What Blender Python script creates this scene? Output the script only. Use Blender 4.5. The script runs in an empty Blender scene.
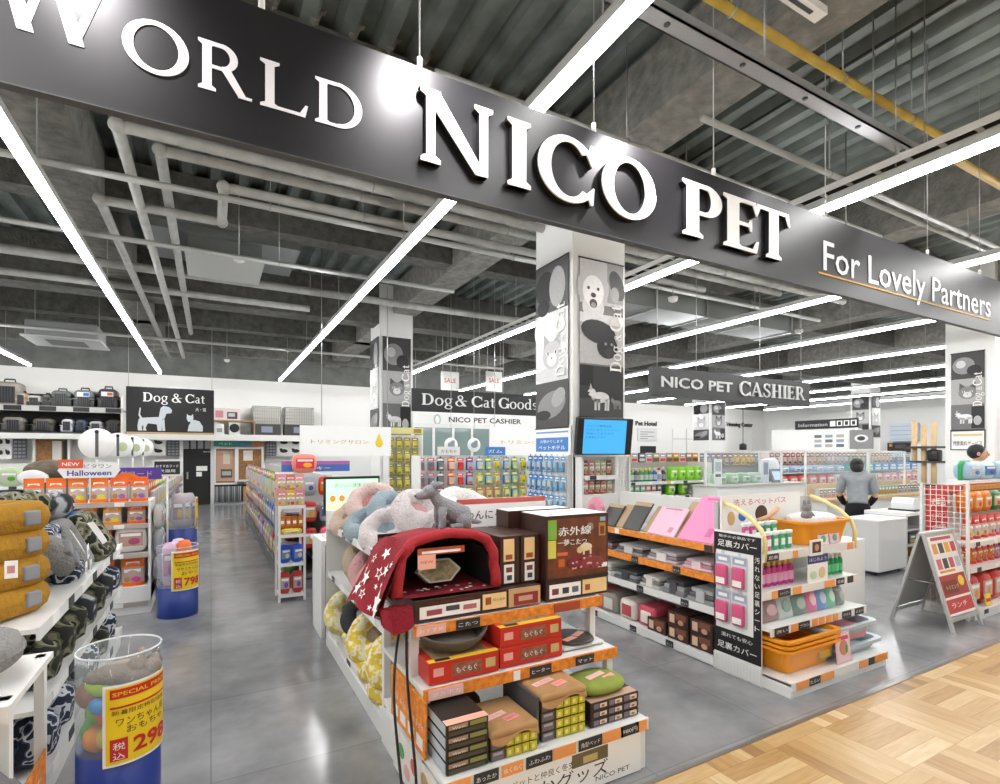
import bpy, math, random
from math import sin, cos, pi, radians
from mathutils import Matrix, Vector
random.seed(7)
SC = bpy.context.scene
COL = SC.collection

# ---------------------------------------------------------------- camera, world, exposure
F, EYE, HOR = 528.0, 1.5, 453.0
YAW = math.atan2(289.0, 528.0)
CY_, SY_ = cos(YAW), sin(YAW)
cam_d = bpy.data.cameras.new('camera')
cam = bpy.data.objects.new('camera', cam_d); COL.objects.link(cam)
cam.location = (0, 0, EYE); cam.rotation_euler = (pi/2, 0, -YAW)
cam_d.sensor_fit = 'HORIZONTAL'; cam_d.sensor_width = 36.0
cam_d.lens = F/1000*36.0; cam_d.shift_y = (HOR-392)/1000.0
cam_d.clip_start = 0.05; cam_d.clip_end = 200
SC.camera = cam
world = bpy.data.worlds.new('mall_light'); SC.world = world; world.use_nodes = True
bg = world.node_tree.nodes['Background']
bg.inputs[0].default_value = (1.0, 0.985, 0.96, 1); bg.inputs[1].default_value = 0.42
SC.view_settings.view_transform = 'Standard'; SC.view_settings.look = 'None'
SC.view_settings.gamma = 1.0; SC.view_settings.use_curve_mapping = False
SC.view_settings.exposure = 0.38
try: SC.cycles.use_denoising = True
except Exception: pass
SC.cycles.max_bounces = 6; SC.cycles.diffuse_bounces = 3; SC.cycles.glossy_bounces = 3
SC.cycles.transparent_max_bounces = 12; SC.cycles.caustics_reflective = False; SC.cycles.caustics_refractive = False
SC.cycles.sample_clamp_indirect = 4.0
LIGHT_H = 3.5
ROW_X = [-6.15, -3.6, -1.114, 1.66, 4.4, 7.0, 9.5, 12.1, 14.7, 17.3, 19.9, 22.5]
ROW_W = 62.0        # watts of each fluorescent row
for i, x in enumerate(ROW_X):
    ld = bpy.data.lights.new('row_lamp', 'AREA'); ld.shape = 'RECTANGLE'; ld.size = 0.07; ld.size_y = 17.4
    ld.energy = ROW_W; ld.color = (1.0, 0.98, 0.95)
    lo = bpy.data.objects.new('row_lamp', ld); COL.objects.link(lo); lo.location = (x, 6.7, LIGHT_H-0.035)
    # fill lamp added past each row's far end to brighten the back wall
    ld = bpy.data.lights.new('wall_fill_lamp', 'AREA'); ld.shape = 'RECTANGLE'; ld.size = 0.5; ld.size_y = 0.08; ld.energy = 16; ld.color = (1.0, 0.98, 0.95)
    lo = bpy.data.objects.new('wall_fill_lamp', ld); COL.objects.link(lo); lo.location = (x, 15.75, LIGHT_H); lo.rotation_euler = (radians(78), 0, 0)

# measured from the photograph: a pixel on a known plane gives the point in the shop
def PZ(u, v, z):
    d = F*(EYE-z)/(v-HOR); l = (u-500)/F*d
    return (SY_*d+CY_*l, CY_*d-SY_*l)
def PY(u, v, Y):
    l = (u-500)/F; d = Y/(CY_-SY_*l); return (d*(SY_+CY_*l), EYE-(v-HOR)/F*d)
def PX(u, v, X):
    l = (u-500)/F; d = X/(SY_+CY_*l); return (d*(CY_-SY_*l), EYE-(v-HOR)/F*d)

# ---------------------------------------------------------------- materials
def lin(c):
    if isinstance(c, str):
        c = c.lstrip('#'); c = [int(c[i:i+2], 16)/255 for i in (0, 2, 4)]
        c = [x/12.92 if x <= .04045 else ((x+.055)/1.055)**2.4 for x in c]
    return (c[0], c[1], c[2], 1)
MATS = {}
def mat(name, col='#888888', rough=.5, metal=0, emit=0, noise=0, nscale=12, bump=0, bscale=60, coat=0):
    if name in MATS: return MATS[name]
    m = bpy.data.materials.new(name); m.use_nodes = True; MATS[name] = m
    nt = m.node_tree; b = nt.nodes['Principled BSDF']; c = lin(col)
    b.inputs['Base Color'].default_value = c; b.inputs['Roughness'].default_value = rough
    b.inputs['Metallic'].default_value = metal
    if coat: b.inputs['Coat Weight'].default_value = coat
    if emit:
        b.inputs['Emission Color'].default_value = c; b.inputs['Emission Strength'].default_value = emit
    if noise or bump:
        tc = nt.nodes.new('ShaderNodeTexCoord')
        if noise:
            n = nt.nodes.new('ShaderNodeTexNoise'); n.inputs['Scale'].default_value = nscale; n.inputs['Detail'].default_value = 4
            nt.links.new(tc.outputs['Object'], n.inputs['Vector'])
            r = nt.nodes.new('ShaderNodeValToRGB')
            r.color_ramp.elements[0].position = .3; r.color_ramp.elements[1].position = .7
            r.color_ramp.elements[0].color = [max(0, x*(1-noise)) for x in c[:3]]+[1]
            r.color_ramp.elements[1].color = [min(1, x*(1+noise)) for x in c[:3]]+[1]
            nt.links.new(n.outputs['Fac'], r.inputs['Fac']); nt.links.new(r.outputs['Color'], b.inputs['Base Color'])
        if bump:
            n2 = nt.nodes.new('ShaderNodeTexNoise'); n2.inputs['Scale'].default_value = bscale; n2.inputs['Detail'].default_value = 3
            nt.links.new(tc.outputs['Object'], n2.inputs['Vector'])
            bp = nt.nodes.new('ShaderNodeBump'); bp.inputs['Strength'].default_value = bump; bp.inputs['Distance'].default_value = .02
            nt.links.new(n2.outputs['Fac'], bp.inputs['Height']); nt.links.new(bp.outputs['Normal'], b.inputs['Normal'])
    return m
def pattern(name, cols, scale=14, rough=.9, bump=.3, detail=1.0, interp='CONSTANT'):
    """patches of several colours: camouflage and printed fleece"""
    if name in MATS: return MATS[name]
    m = mat(name, cols[0], rough); nt = m.node_tree; b = nt.nodes['Principled BSDF']
    tc = nt.nodes.new('ShaderNodeTexCoord'); n = nt.nodes.new('ShaderNodeTexNoise')
    n.inputs['Scale'].default_value = scale; n.inputs['Detail'].default_value = detail
    nt.links.new(tc.outputs['Object'], n.inputs['Vector'])
    r = nt.nodes.new('ShaderNodeValToRGB'); r.color_ramp.interpolation = interp
    e = r.color_ramp.elements; k = len(cols)
    e[0].position = 0; e[0].color = lin(cols[0]); e[1].position = .36+.28/k; e[1].color = lin(cols[1])
    for i in range(2, k):
        q = e.new(.36+.28*i/k); q.color = lin(cols[i])
    nt.links.new(n.outputs['Fac'], r.inputs['Fac']); nt.links.new(r.outputs['Color'], b.inputs['Base Color'])
    return m
def glass(name, col='#f4fbff', a=.14, rough=.03):
    if name in MATS: return MATS[name]
    m = bpy.data.materials.new(name); m.use_nodes = True; MATS[name] = m
    nt = m.node_tree; nt.nodes.remove(nt.nodes['Principled BSDF']); out = nt.nodes['Material Output']
    t = nt.nodes.new('ShaderNodeBsdfTransparent'); t.inputs[0].default_value = (.97, .985, .99, 1)
    g = nt.nodes.new('ShaderNodeBsdfPrincipled'); g.inputs['Base Color'].default_value = lin(col); g.inputs['Roughness'].default_value = rough
    mx = nt.nodes.new('ShaderNodeMixShader'); mx.inputs[0].default_value = a
    nt.links.new(t.outputs[0], mx.inputs[1]); nt.links.new(g.outputs[0], mx.inputs[2]); nt.links.new(mx.outputs[0], out.inputs[0])
    return m
def C(hexcol, rough=.45):
    """plain printed or moulded colour"""
    return mat('colour_'+hexcol.strip('#')+('' if rough == .45 else '_%d' % int(rough*100)), hexcol, rough)

# ---------------------------------------------------------------- mesh builder
TXT = {}
def text_mesh(s, bold=0.0):
    k = (s, bold)
    if k in TXT: return TXT[k]
    cu = bpy.data.curves.new('lettering', 'FONT'); cu.body = s; cu.offset = bold; cu.resolution_u = 2
    o = bpy.data.objects.new('lettering', cu); COL.objects.link(o)
    dg = bpy.context.evaluated_depsgraph_get()
    me = bpy.data.meshes.new_from_object(o.evaluated_get(dg))
    V = [tuple(v.co) for v in me.vertices]; P = [tuple(p.vertices) for p in me.polygons]
    bpy.data.objects.remove(o); bpy.data.meshes.remove(me); bpy.data.curves.remove(cu)
    if V:
        x0 = min(v[0] for v in V); x1 = max(v[0] for v in V)
    else: x0 = x1 = 0
    TXT[k] = (V, P, x0, x1); return TXT[k]

class MB:
    def __init__(s):
        s.v = []; s.f = []; s.m = []; s.sm = []; s.mats = []; s.M = Matrix.Identity(4)
    def mi(s, m):
        if isinstance(m, str): m = C(m)
        if m not in s.mats: s.mats.append(m)
        return s.mats.index(m)
    def add(s, V, Fs, m, smooth=False, M=None):
        k = len(s.v); T = s.M if M is None else s.M @ M
        s.v += [tuple(T @ Vector(p)) for p in V]
        i = s.mi(m)
        for f in Fs:
            s.f.append(tuple(k+j for j in f)); s.m.append(i); s.sm.append(smooth)
        return s
    def box(s, x0, x1, y0, y1, z0, z1, m, M=None):
        V = [(x0,y0,z0),(x1,y0,z0),(x1,y1,z0),(x0,y1,z0),(x0,y0,z1),(x1,y0,z1),(x1,y1,z1),(x0,y1,z1)]
        return s.add(V, [(3,2,1,0),(4,5,6,7),(0,1,5,4),(1,2,6,5),(2,3,7,6),(3,0,4,7)], m, False, M)
    def rbox(s, x0, x1, y0, y1, z0, z1, r, m, M=None, smooth=True):
        """box with rounded edges"""
        cx, cy, cz = (x0+x1)/2, (y0+y1)/2, (z0+z1)/2; a, b, c = (x1-x0)/2, (y1-y0)/2, (z1-z0)/2
        r = min(r, a*.98, b*.98, c*.98); nu, nv = 16, 8; V = []; Fs = []
        def sg(t): return 1 if t > 0 else -1
        for j in range(nv+1):
            ph = -pi/2+pi*j/nv
            for i in range(nu):
                th = 2*pi*(i+.5)/nu
                dx, dy, dz = cos(ph)*cos(th), cos(ph)*sin(th), sin(ph)
                zz = cz+sg(ph+1e-6 if j != nv//2 else 1e-6)*(c-r)+r*dz
                V.append((cx+sg(dx)*(a-r)+r*dx, cy+sg(dy)*(b-r)+r*dy, zz))
            if j == nv//2:
                # equator twice keeps the walls straight
                row = V[-nu:]
                lo = [(p[0], p[1], cz-(c-r)) for p in row]; V[-nu:] = lo; V += [(p[0], p[1], cz+(c-r)) for p in row]
        rows = len(V)//nu
        for j in range(rows-1):
            for i in range(nu):
                Fs.append((j*nu+i, j*nu+(i+1) % nu, (j+1)*nu+(i+1) % nu, (j+1)*nu+i))
        Fs.append(tuple(range(nu))[::-1]); Fs.append(tuple((rows-1)*nu+i for i in range(nu)))
        return s.add(V, Fs, m, smooth, M)
    def prism(s, P, z0, z1, m, M=None):
        n = len(P); V = [(p[0], p[1], z0) for p in P]+[(p[0], p[1], z1) for p in P]
        Fs = [tuple(range(n))[::-1], tuple(range(n, 2*n))]+[(i, (i+1) % n, n+(i+1) % n, n+i) for i in range(n)]
        return s.add(V, Fs, m, False, M)
    def poly(s, P, m, M=None):
        return s.add([(p[0], p[1], p[2] if len(p) > 2 else 0) for p in P], [tuple(range(len(P)))], m, False, M)
    def lathe(s, prof, m, n=20, M=None, cap0=True, cap1=True, smooth=True, sx=1, sy=1):
        V = []; Fs = []; k = len(prof)
        for r, z in prof:
            for i in range(n):
                a = 2*pi*i/n; V.append((r*cos(a)*sx, r*sin(a)*sy, z))
        for j in range(k-1):
            for i in range(n): Fs.append((j*n+i, j*n+(i+1) % n, (j+1)*n+(i+1) % n, (j+1)*n+i))
        if cap0: Fs.append(tuple(range(n))[::-1])
        if cap1: Fs.append(tuple((k-1)*n+i for i in range(n)))
        return s.add(V, Fs, m, smooth, M)
    def cyl(s, p0, p1, r, m, n=10, r1=None, smooth=True):
        p0, p1 = Vector(p0), Vector(p1); d = p1-p0; L = d.length
        if L < 1e-6: return s
        q = d.to_track_quat('Z', 'Y').to_matrix().to_4x4()
        return s.lathe([(r, 0), (r if r1 is None else r1, L)], m, n, Matrix.Translation(p0) @ q, smooth=smooth)
    def tube(s, pts, r, m, n=8, smooth=True):
        pts = [Vector(p) for p in pts]; V = []; Fs = []; k = len(pts); up = None
        for i, p in enumerate(pts):
            t = (pts[min(i+1, k-1)]-pts[max(i-1, 0)]).normalized()
            if up is None:
                up = Vector((0, 0, 1)) if abs(t.z) < .9 else Vector((1, 0, 0))
            a = t.cross(up)
            a = a.normalized() if a.length > 1e-5 else Vector((1, 0, 0)); b = a.cross(t).normalized(); up = b
            rr = r[i] if isinstance(r, (list, tuple)) else r
            for j in range(n):
                w = 2*pi*j/n; V.append(tuple(p+a*rr*cos(w)+b*rr*sin(w)))
        for i in range(k-1):
            for j in range(n): Fs.append((i*n+j, i*n+(j+1) % n, (i+1)*n+(j+1) % n, (i+1)*n+j))
        Fs.append(tuple(range(n))[::-1]); Fs.append(tuple((k-1)*n+j for j in range(n)))
        return s.add(V, Fs, m, smooth)
    def ell(s, c, r, m, M=None, p=1.0, nu=16, nv=10, noise=0, seed=0):
        """ellipsoid; p<1 makes it boxier (cushion)"""
        rnd = random.Random(seed); V = []; Fs = []
        def pw(t): return (1 if t >= 0 else -1)*abs(t)**p
        for j in range(nv+1):
            ph = -pi/2+pi*j/nv
            for i in range(nu):
                th = 2*pi*i/nu; k = 1+noise*(rnd.random()-.5) if 0 < j < nv else 1
                V.append((c[0]+r[0]*k*pw(cos(ph))*pw(cos(th)), c[1]+r[1]*k*pw(cos(ph))*pw(sin(th)), c[2]+r[2]*k*pw(sin(ph))))
        for j in range(nv):
            for i in range(nu): Fs.append((j*nu+i, j*nu+(i+1) % nu, (j+1)*nu+(i+1) % nu, (j+1)*nu+i))
        return s.add(V, Fs, m, True, M)
    def grid(s, fn, nu, nv, m, M=None, smooth=True):
        V = [fn(i/nu, j/nv) for j in range(nv+1) for i in range(nu+1)]
        Fs = [(j*(nu+1)+i, j*(nu+1)+i+1, (j+1)*(nu+1)+i+1, (j+1)*(nu+1)+i) for j in range(nv) for i in range(nu)]
        return s.add(V, Fs, m, smooth, M)
    def text(s, t, M, size, m, width=None, bold=0.0, ext=0, align='c'):
        """lettering in the XY plane of M; width fits the line to that width"""
        V, P, x0, x1 = text_mesh(t, bold)
        if not V: return s
        sx = size
        if width: sx = width/max(x1-x0, 1e-4)
        ox = -(x0+x1)/2 if align == 'c' else -x0
        W = [((v[0]+ox)*sx, v[1]*size, 0) for v in V]
        if ext:
            k = len(W); W2 = W+[(p[0], p[1], ext) for p in W]
            Fs = [tuple(j+k for j in f) for f in P]
            ed = {}
            for f in P:
                for a, b in zip(f, f[1:]+f[:1]):
                    if (b, a) in ed: del ed[(b, a)]
                    else: ed[(a, b)] = 1
            Fs += [(a, b, b+k, a+k) for a, b in ed]
            return s.add(W2, Fs, m, False, M)
        return s.add(W, P, m, False, M)
    def build(s, name, parent=None, loc=None, smooth_angle=None):
        me = bpy.data.meshes.new(name); me.from_pydata(s.v, [], s.f)
        for m in s.mats: me.materials.append(m)
        me.polygons.foreach_set('material_index', s.m); me.polygons.foreach_set('use_smooth', s.sm)
        me.update()
        o = bpy.data.objects.new(name, me); COL.objects.link(o)
        if parent: o.parent = parent
        if loc: o.location = loc
        return o

def tag(o, label, cat, group=None, kind=None):
    if label: o['label'] = label
    if cat: o['category'] = cat
    if group: o['group'] = group
    if kind: o['kind'] = kind
    return o
def T(name, label, cat, loc=(0,0,0), rz=0.0, group=None):
    o = bpy.data.objects.new(name, None); COL.objects.link(o); o.empty_display_size = .1
    o.location = loc; o.rotation_euler = (0, 0, rz); return tag(o, label, cat, group)
def struct(mb, name, parent=None):
    o = mb.build(name, parent)
    if not parent: o['kind'] = 'structure'
    return o
KIDS = {}
def dup(root, loc=None, rot=None, label=None, group=None, scale=None):
    r = root.copy(); COL.objects.link(r)
    if loc: r.location = loc
    if rot is not None: r.rotation_euler = rot if isinstance(rot, (tuple, list)) else (0, 0, rot)
    if label: r['label'] = label
    if group: r['group'] = group
    if scale: r.scale = scale
    if root.name not in KIDS: KIDS[root.name] = [(c, list(c.children)) for c in root.children]
    for c, gs in KIDS[root.name]:
        k = c.copy(); COL.objects.link(k); k.parent = r
        for g in gs:
            q = g.copy(); COL.objects.link(q); q.parent = k
    return r
ORD = ['first','second','third','fourth','fifth','sixth','seventh','eighth','ninth','tenth','eleventh','twelfth','thirteenth','fourteenth','fifteenth',
       'sixteenth','seventeenth','eighteenth','nineteenth','twentieth','twenty-first','twenty-second','twenty-third','twenty-fourth','twenty-fifth','twenty-sixth']
def FM(o, right, up):
    """frame: x along right, y along up, z out of the face"""
    r = Vector(right).normalized(); u = Vector(up).normalized(); n = r.cross(u)
    M = Matrix.Identity(4)
    for i in range(3): M[i][0] = r[i]; M[i][1] = u[i]; M[i][2] = n[i]; M[i][3] = o[i]
    return M
def front(x, y, z): return FM((x, y, z), (1,0,0), (0,0,1))      # face looking to -Y
def top(x, y, z): return FM((x, y, z), (1,0,0), (0,1,0))
def leftf(x, y, z): return FM((x, y, z), (0,-1,0), (0,0,1))     # face looking to -X
def rightf(x, y, z): return FM((x, y, z), (0,1,0), (0,0,1))     # face looking to +X
def Rz(a): return Matrix.Rotation(a, 4, 'Z')
def Rx(a): return Matrix.Rotation(a, 4, 'X')
def Ry(a): return Matrix.Rotation(a, 4, 'Y')
def Tr(x, y, z): return Matrix.Translation((x, y, z))
WHITE = mat('white_steel', '#e9e9e6', .38); OFFW = mat('white_board', '#f2f2f0', .5)
BLACK = mat('black_plastic', '#141416', .4); DARK = mat('dark_print', '#1f1f22', .45)
STEEL = mat('galvanised_steel', '#9a9d9b', .38, .7, noise=.12, nscale=6)
ORANGE = mat('orange_rail', '#e58a30', .5, noise=.25, nscale=40)
PAPER = mat('white_paper', '#f7f6f2', .6)
# ---------------------------------------------------------------- setting: floors
def node_floor_grey():
    m = mat('grey_vinyl_floor', '#7b7b7d', .2); nt = m.node_tree; b = nt.nodes['Principled BSDF']
    tc = nt.nodes.new('ShaderNodeTexCoord'); n = nt.nodes.new('ShaderNodeTexNoise'); n.inputs['Scale'].default_value = 1.6; n.inputs['Detail'].default_value = 4
    n.inputs['Roughness'].default_value = .62
    nt.links.new(tc.outputs['Object'], n.inputs['Vector'])
    r = nt.nodes.new('ShaderNodeValToRGB'); r.color_ramp.elements[0].position = .3; r.color_ramp.elements[1].position = .72
    r.color_ramp.elements[0].color = lin('#76777a'); r.color_ramp.elements[1].color = lin('#a6a6a7')
    nt.links.new(n.outputs['Fac'], r.inputs['Fac'])
    br = nt.nodes.new('ShaderNodeTexBrick'); br.offset = 0; br.inputs['Scale'].default_value = 1
    br.inputs['Brick Width'].default_value = .91; br.inputs['Row Height'].default_value = .91; br.inputs['Mortar Size'].default_value = .004
    br.inputs['Color1'].default_value = (1,1,1,1); br.inputs['Color2'].default_value = (.87,.87,.87,1); br.inputs['Mortar'].default_value = (.72,.72,.72,1)
    nt.links.new(tc.outputs['Object'], br.inputs['Vector'])
    mx = nt.nodes.new('ShaderNodeMixRGB'); mx.blend_type = 'MULTIPLY'; mx.inputs[0].default_value = 1
    nt.links.new(r.outputs['Color'], mx.inputs[1]); nt.links.new(br.outputs['Color'], mx.inputs[2]); nt.links.new(mx.outputs[0], b.inputs['Base Color'])
    n2 = nt.nodes.new('ShaderNodeTexNoise'); n2.inputs['Scale'].default_value = 5; n2.inputs['Detail'].default_value = 1
    nt.links.new(tc.outputs['Object'], n2.inputs['Vector'])
    mr = nt.nodes.new('ShaderNodeMapRange'); mr.inputs['To Min'].default_value = .09; mr.inputs['To Max'].default_value = .22
    nt.links.new(n2.outputs['Fac'], mr.inputs['Value']); nt.links.new(mr.outputs[0], b.inputs['Roughness'])
    return m
def node_parquet(B=.42, K=5):
    m = mat('oak_parquet', '#c9a468', .32); nt = m.node_tree; b = nt.nodes['Principled BSDF']; L = nt.links
    def math_(op, a=None, c=None):
        q = nt.nodes.new('ShaderNodeMath'); q.operation = op
        for i, w in enumerate((a, c)):
            if w is None: continue
            if isinstance(w, (int, float)): q.inputs[i].default_value = w
            else: L.new(w, q.inputs[i])
        return q.outputs[0]
    tc = nt.nodes.new('ShaderNodeTexCoord'); sp = nt.nodes.new('ShaderNodeSeparateXYZ'); L.new(tc.outputs['Object'], sp.inputs[0])
    x = math_('DIVIDE', sp.outputs[0], B); y = math_('DIVIDE', sp.outputs[1], B)
    fx = math_('FLOOR', x); fy = math_('FLOOR', y)
    par = math_('FLOORED_MODULO', math_('ADD', fx, fy), 2.0)
    gx = math_('SUBTRACT', x, fx); gy = math_('SUBTRACT', y, fy)
    inv = math_('SUBTRACT', 1.0, par)
    st = math_('MULTIPLY', math_('ADD', math_('MULTIPLY', gx, par), math_('MULTIPLY', gy, inv)), float(K))
    fs = math_('FLOOR', st)
    cb = nt.nodes.new('ShaderNodeCombineXYZ'); L.new(fx, cb.inputs[0]); L.new(fy, cb.inputs[1]); L.new(fs, cb.inputs[2])
    wn = nt.nodes.new('ShaderNodeTexWhiteNoise'); L.new(cb.outputs[0], wn.inputs['Vector'])
    cb2 = nt.nodes.new('ShaderNodeCombineXYZ'); L.new(fx, cb2.inputs[0]); L.new(fy, cb2.inputs[1])
    wn2 = nt.nodes.new('ShaderNodeTexWhiteNoise'); L.new(cb2.outputs[0], wn2.inputs['Vector'])
    v = math_('ADD', math_('MULTIPLY', wn.outputs['Value'], .6), math_('MULTIPLY', wn2.outputs['Value'], .4))
    # grain along the strip
    mp = nt.nodes.new('ShaderNodeCombineXYZ')
    L.new(math_('MULTIPLY', math_('ADD', math_('MULTIPLY', sp.outputs[0], par), math_('MULTIPLY', sp.outputs[1], inv)), 60.0), mp.inputs[0])
    L.new(math_('MULTIPLY', math_('ADD', math_('MULTIPLY', sp.outputs[1], par), math_('MULTIPLY', sp.outputs[0], inv)), 6.0), mp.inputs[1]); L.new(wn.outputs['Value'], mp.inputs[2])
    gn = nt.nodes.new('ShaderNodeTexNoise'); gn.inputs['Scale'].default_value = 1; gn.inputs['Detail'].default_value = 3; L.new(mp.outputs[0], gn.inputs['Vector'])
    v2 = math_('ADD', v, math_('MULTIPLY', math_('SUBTRACT', gn.outputs['Fac'], .5), .5))
    r = nt.nodes.new('ShaderNodeValToRGB'); e = r.color_ramp.elements
    e[0].position = .05; e[0].color = lin('#8f683c'); e[1].position = .95; e[1].color = lin('#dfc89c')
    q = e.new(.35); q.color = lin('#b8915a'); q = e.new(.65); q.color = lin('#cba975')
    L.new(v2, r.inputs['Fac'])
    edge = math_('LESS_THAN', math_('MINIMUM', math_('SUBTRACT', st, fs), math_('MULTIPLY', math_('MINIMUM', gx, gy), float(K))), .03)
    mx = nt.nodes.new('ShaderNodeMixRGB'); mx.blend_type = 'MULTIPLY'; mx.inputs[2].default_value = (.62,.5,.38,1)
    L.new(edge, mx.inputs[0]); L.new(r.outputs['Color'], mx.inputs[1]); L.new(mx.outputs[0], b.inputs['Base Color'])
    return m
FY = 1.78
mb = MB(); mb.box(-9, 27, FY, 18.2, -.1, 0, node_floor_grey()); struct(mb, 'floor')
mb = MB(); mb.box(-9, 27, -6, FY, -.1, 0, node_parquet()); struct(mb, 'floor_parquet')
mb = MB(); mb.box(-9, 27, FY-.012, FY+.012, 0, .003, mat('floor_strip_metal', '#8d8a82', .3, .6)); struct(mb, 'trim_1')

# ---------------------------------------------------------------- setting: walls
WALLW = mat('white_wall_paint', '#f6f6f4', .7)
GREYW = mat('grey_concrete_wall', '#6d706d', .85, noise=.2, nscale=3)
BY, RX = 18.0, 26.0
mb = MB(); mb.box(-9, RX, BY, BY+.2, 0, 3.75, WALLW); struct(mb, 'wall_back')
mb = MB(); mb.box(-9, RX, BY+.02, BY+.2, 3.75, 4.95, GREYW); struct(mb, 'wall_back_upper')
mb = MB(); mb.box(RX, RX+.2, -6, BY+.2, 0, 4.0, WALLW); mb.box(RX+.02, RX+.2, -6, BY, 4.0, 4.95, GREYW); struct(mb, 'wall_right')
mb = MB(); mb.box(-9.2, -9, -6, BY+.2, 0, 3.75, WALLW); mb.box(-9.2, -9.02, -6, BY, 3.75, 4.95, GREYW); struct(mb, 'wall_left')

# ---------------------------------------------------------------- setting: steel deck, sprayed beams
DZ = 4.85
DECK = mat('steel_deck', '#7b8481', .45, .35, noise=.35, nscale=2.5)
mb = MB(); prof = []; x = -9.0; per = .30
while x < 27:
    prof += [(x, DZ), (x+.11, DZ), (x+.15, DZ+.09), (x+.26, DZ+.09)]; x += per
V = []; Fs = []
for i, (a, z) in enumerate(prof): V += [(a, -5, z), (a, 18.2, z)]
for i in range(len(prof)-1): Fs.append((2*i, 2*i+1, 2*i+3, 2*i+2))
mb.add(V, Fs, DECK); mb.box(-9.2, 27.2, -5, 18.2, DZ+.11, DZ+.2, GREYW); struct(mb, 'ceiling')
SPRAY = mat('sprayed_fireproofing', '#7d7c76', .95, noise=.28, nscale=9, bump=.8, bscale=25)
def beam(x0, x1, y0, y1, z0, name):
    mb = MB(); mb.box(x0, x1, y0, y1, z0, DZ, SPRAY); struct(mb, name)
for i, (a, b) in enumerate([(-5.6,-5.1), (-1.46,-1.05), (3.2,3.68), (7.6,8.05), (11.6,12.1), (16.1,16.6), (20.5,21)]): beam(a, b, -5, 18.0, 4.3 if i != 1 else 4.3, 'beam_%d' % (i+1))
XB = mat('sprayed_fireproofing_dark', '#5c5c58', .95, noise=.3, nscale=9, bump=.8, bscale=25)
for i, (a, b, z) in enumerate([(4.3,4.75,4.15), (7.35,7.65,4.35), (10.35,10.8,4.07), (13.4,13.7,4.3), (16.4,16.7,4.2)]):
    mb = MB(); mb.box(-9, 26, a, b, z, DZ-.005, XB)
    if i == 0:
        xx = -4.0
        while xx < 5:
            mb.prism([(0,0),(.03,.02),(.06,.1),(.09,.12),(-.09,.12),(-.06,.1),(-.03,.02)], 0, .05, SPRAY, front(xx+.2, a, DZ-.03)); xx += .3
    struct(mb, 'beam_%d' % (i+8))

# ---------------------------------------------------------------- columns of the grid (white boxed), built at their measured places
def column(x, y, w, n):
    mb = MB(); mb.box(x, x+w, y, y+w, 0, DZ, mat('column_white', '#f0f0ee', .45)); return struct(mb, 'column_%d' % n)
COL1 = (3.18, 4.29, .68); COL2 = (2.93, 10.3, .68); COL3 = (11.5, 3.77, .68)
column(*COL1, 1); column(*COL2, 2); column(*COL3, 3)
COL4 = (18.4, 15.2, .95); column(*COL4, 4)
COL5 = (21.5, 10.6, .68); column(*COL5, 5)

# ---------------------------------------------------------------- fluorescent rows
HOUS = mat('strip_housing', '#c9ccca', .4)
TUBE = mat('fluorescent_tube', '#ffffff', .3, emit=24.0)
for i, x in enumerate(ROW_X):
    names = ['first','second','third','fourth','fifth','sixth','seventh','eighth','ninth','tenth','eleventh','twelfth']
    t = T('strip_light', 'white fluorescent strip, %s row across the shop from the left end' % names[i], 'light', (x, 0, LIGHT_H), 0, 'fluorescent strip rows')
    m = MB(); m.box(-.04, .04, -2.0, 15.6, .012, .07, HOUS)
    for yy in range(-1, 16, 3): m.cyl((0, yy, .07), (0, yy, DZ-LIGHT_H), .005, STEEL, 5)
    m.build('housing', t)
    m = MB(); m.rbox(-.036, .036, -1.98, 15.58, -.03, .012, .012, TUBE, smooth=False); m.build('tube', t)
# ---------------------------------------------------------------- pipes, rails and ducts under the deck
PIPE = mat('grey_conduit', '#b4b6b2', .4, .3); LAG = mat('pipe_lagging', '#a9aaa5', .6, noise=.15, nscale=8)
YEL = mat('yellow_gas_pipe', '#b99a3c', .5, noise=.2, nscale=5)
def pipe(pts, r, label, m=PIPE, name='ceiling_pipe', hang=()):
    t = T(name, label, 'pipe', pts[0]); q = [Vector(p)-Vector(pts[0]) for p in pts]
    # rounded elbows
    out = [q[0]]
    for a, b, c in zip(q, q[1:], q[2:]):
        d1 = (a-b).normalized(); d2 = (c-b).normalized(); k = r*1.6
        out += [b+d1*k, b+(d1+d2)*k*.3, b+d2*k]
    out.append(q[-1])
    M_ = MB(); M_.tube(out, r, m, 10); M_.build('run', t)
    for s in q[1:-1]:
        J = MB(); J.ell(tuple(s), (r*1.35,)*3, m, nu=10, nv=6); J.build('elbow', t)
    for h in hang:
        H = MB(); p = q[0]+(q[1]-q[0])*h; H.cyl(tuple(p), (p.x, p.y, DZ-pts[0][2]), .006, STEEL, 5)
        H.tube([(p.x, p.y+(r+.006)*cos(a), p.z+(r+.006)*sin(a)) for a in [i*pi/6 for i in range(13)]], .006, STEEL, 5); H.build('hanger', t)
    return t
def zpt(u, v, z):
    x, y = PZ(u, v, z); return (x, y, z)
za, zb = 3.95, 4.05
a = zpt(117,125,za); pipe([(9.0, a[1], za), a, (a[0], 15.8, za)], .045, 'lagged pipe bending towards the back wall, first of three beside the sign', LAG, hang=(.3,.6,.8))
a = zpt(160,150,zb); pipe([(8.0, a[1], zb), a, (a[0], 13.0, zb)], .045, 'lagged pipe bending towards the back wall, second of three beside the sign', LAG, hang=(.3,.6,.8))
c0 = zpt(102,204,za); c1 = zpt(222,222,za); c2 = zpt(219,186,za)
pipe([(6.5, c2[1], za), (c1[0], c2[1], za), (c1[0], c1[1], za), (c0[0], c1[1], za), (c0[0], 15.8, za)], .045, 'lagged pipe with a double jog, the third and widest of the bent pipes', LAG, hang=(.4,.8))
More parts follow.
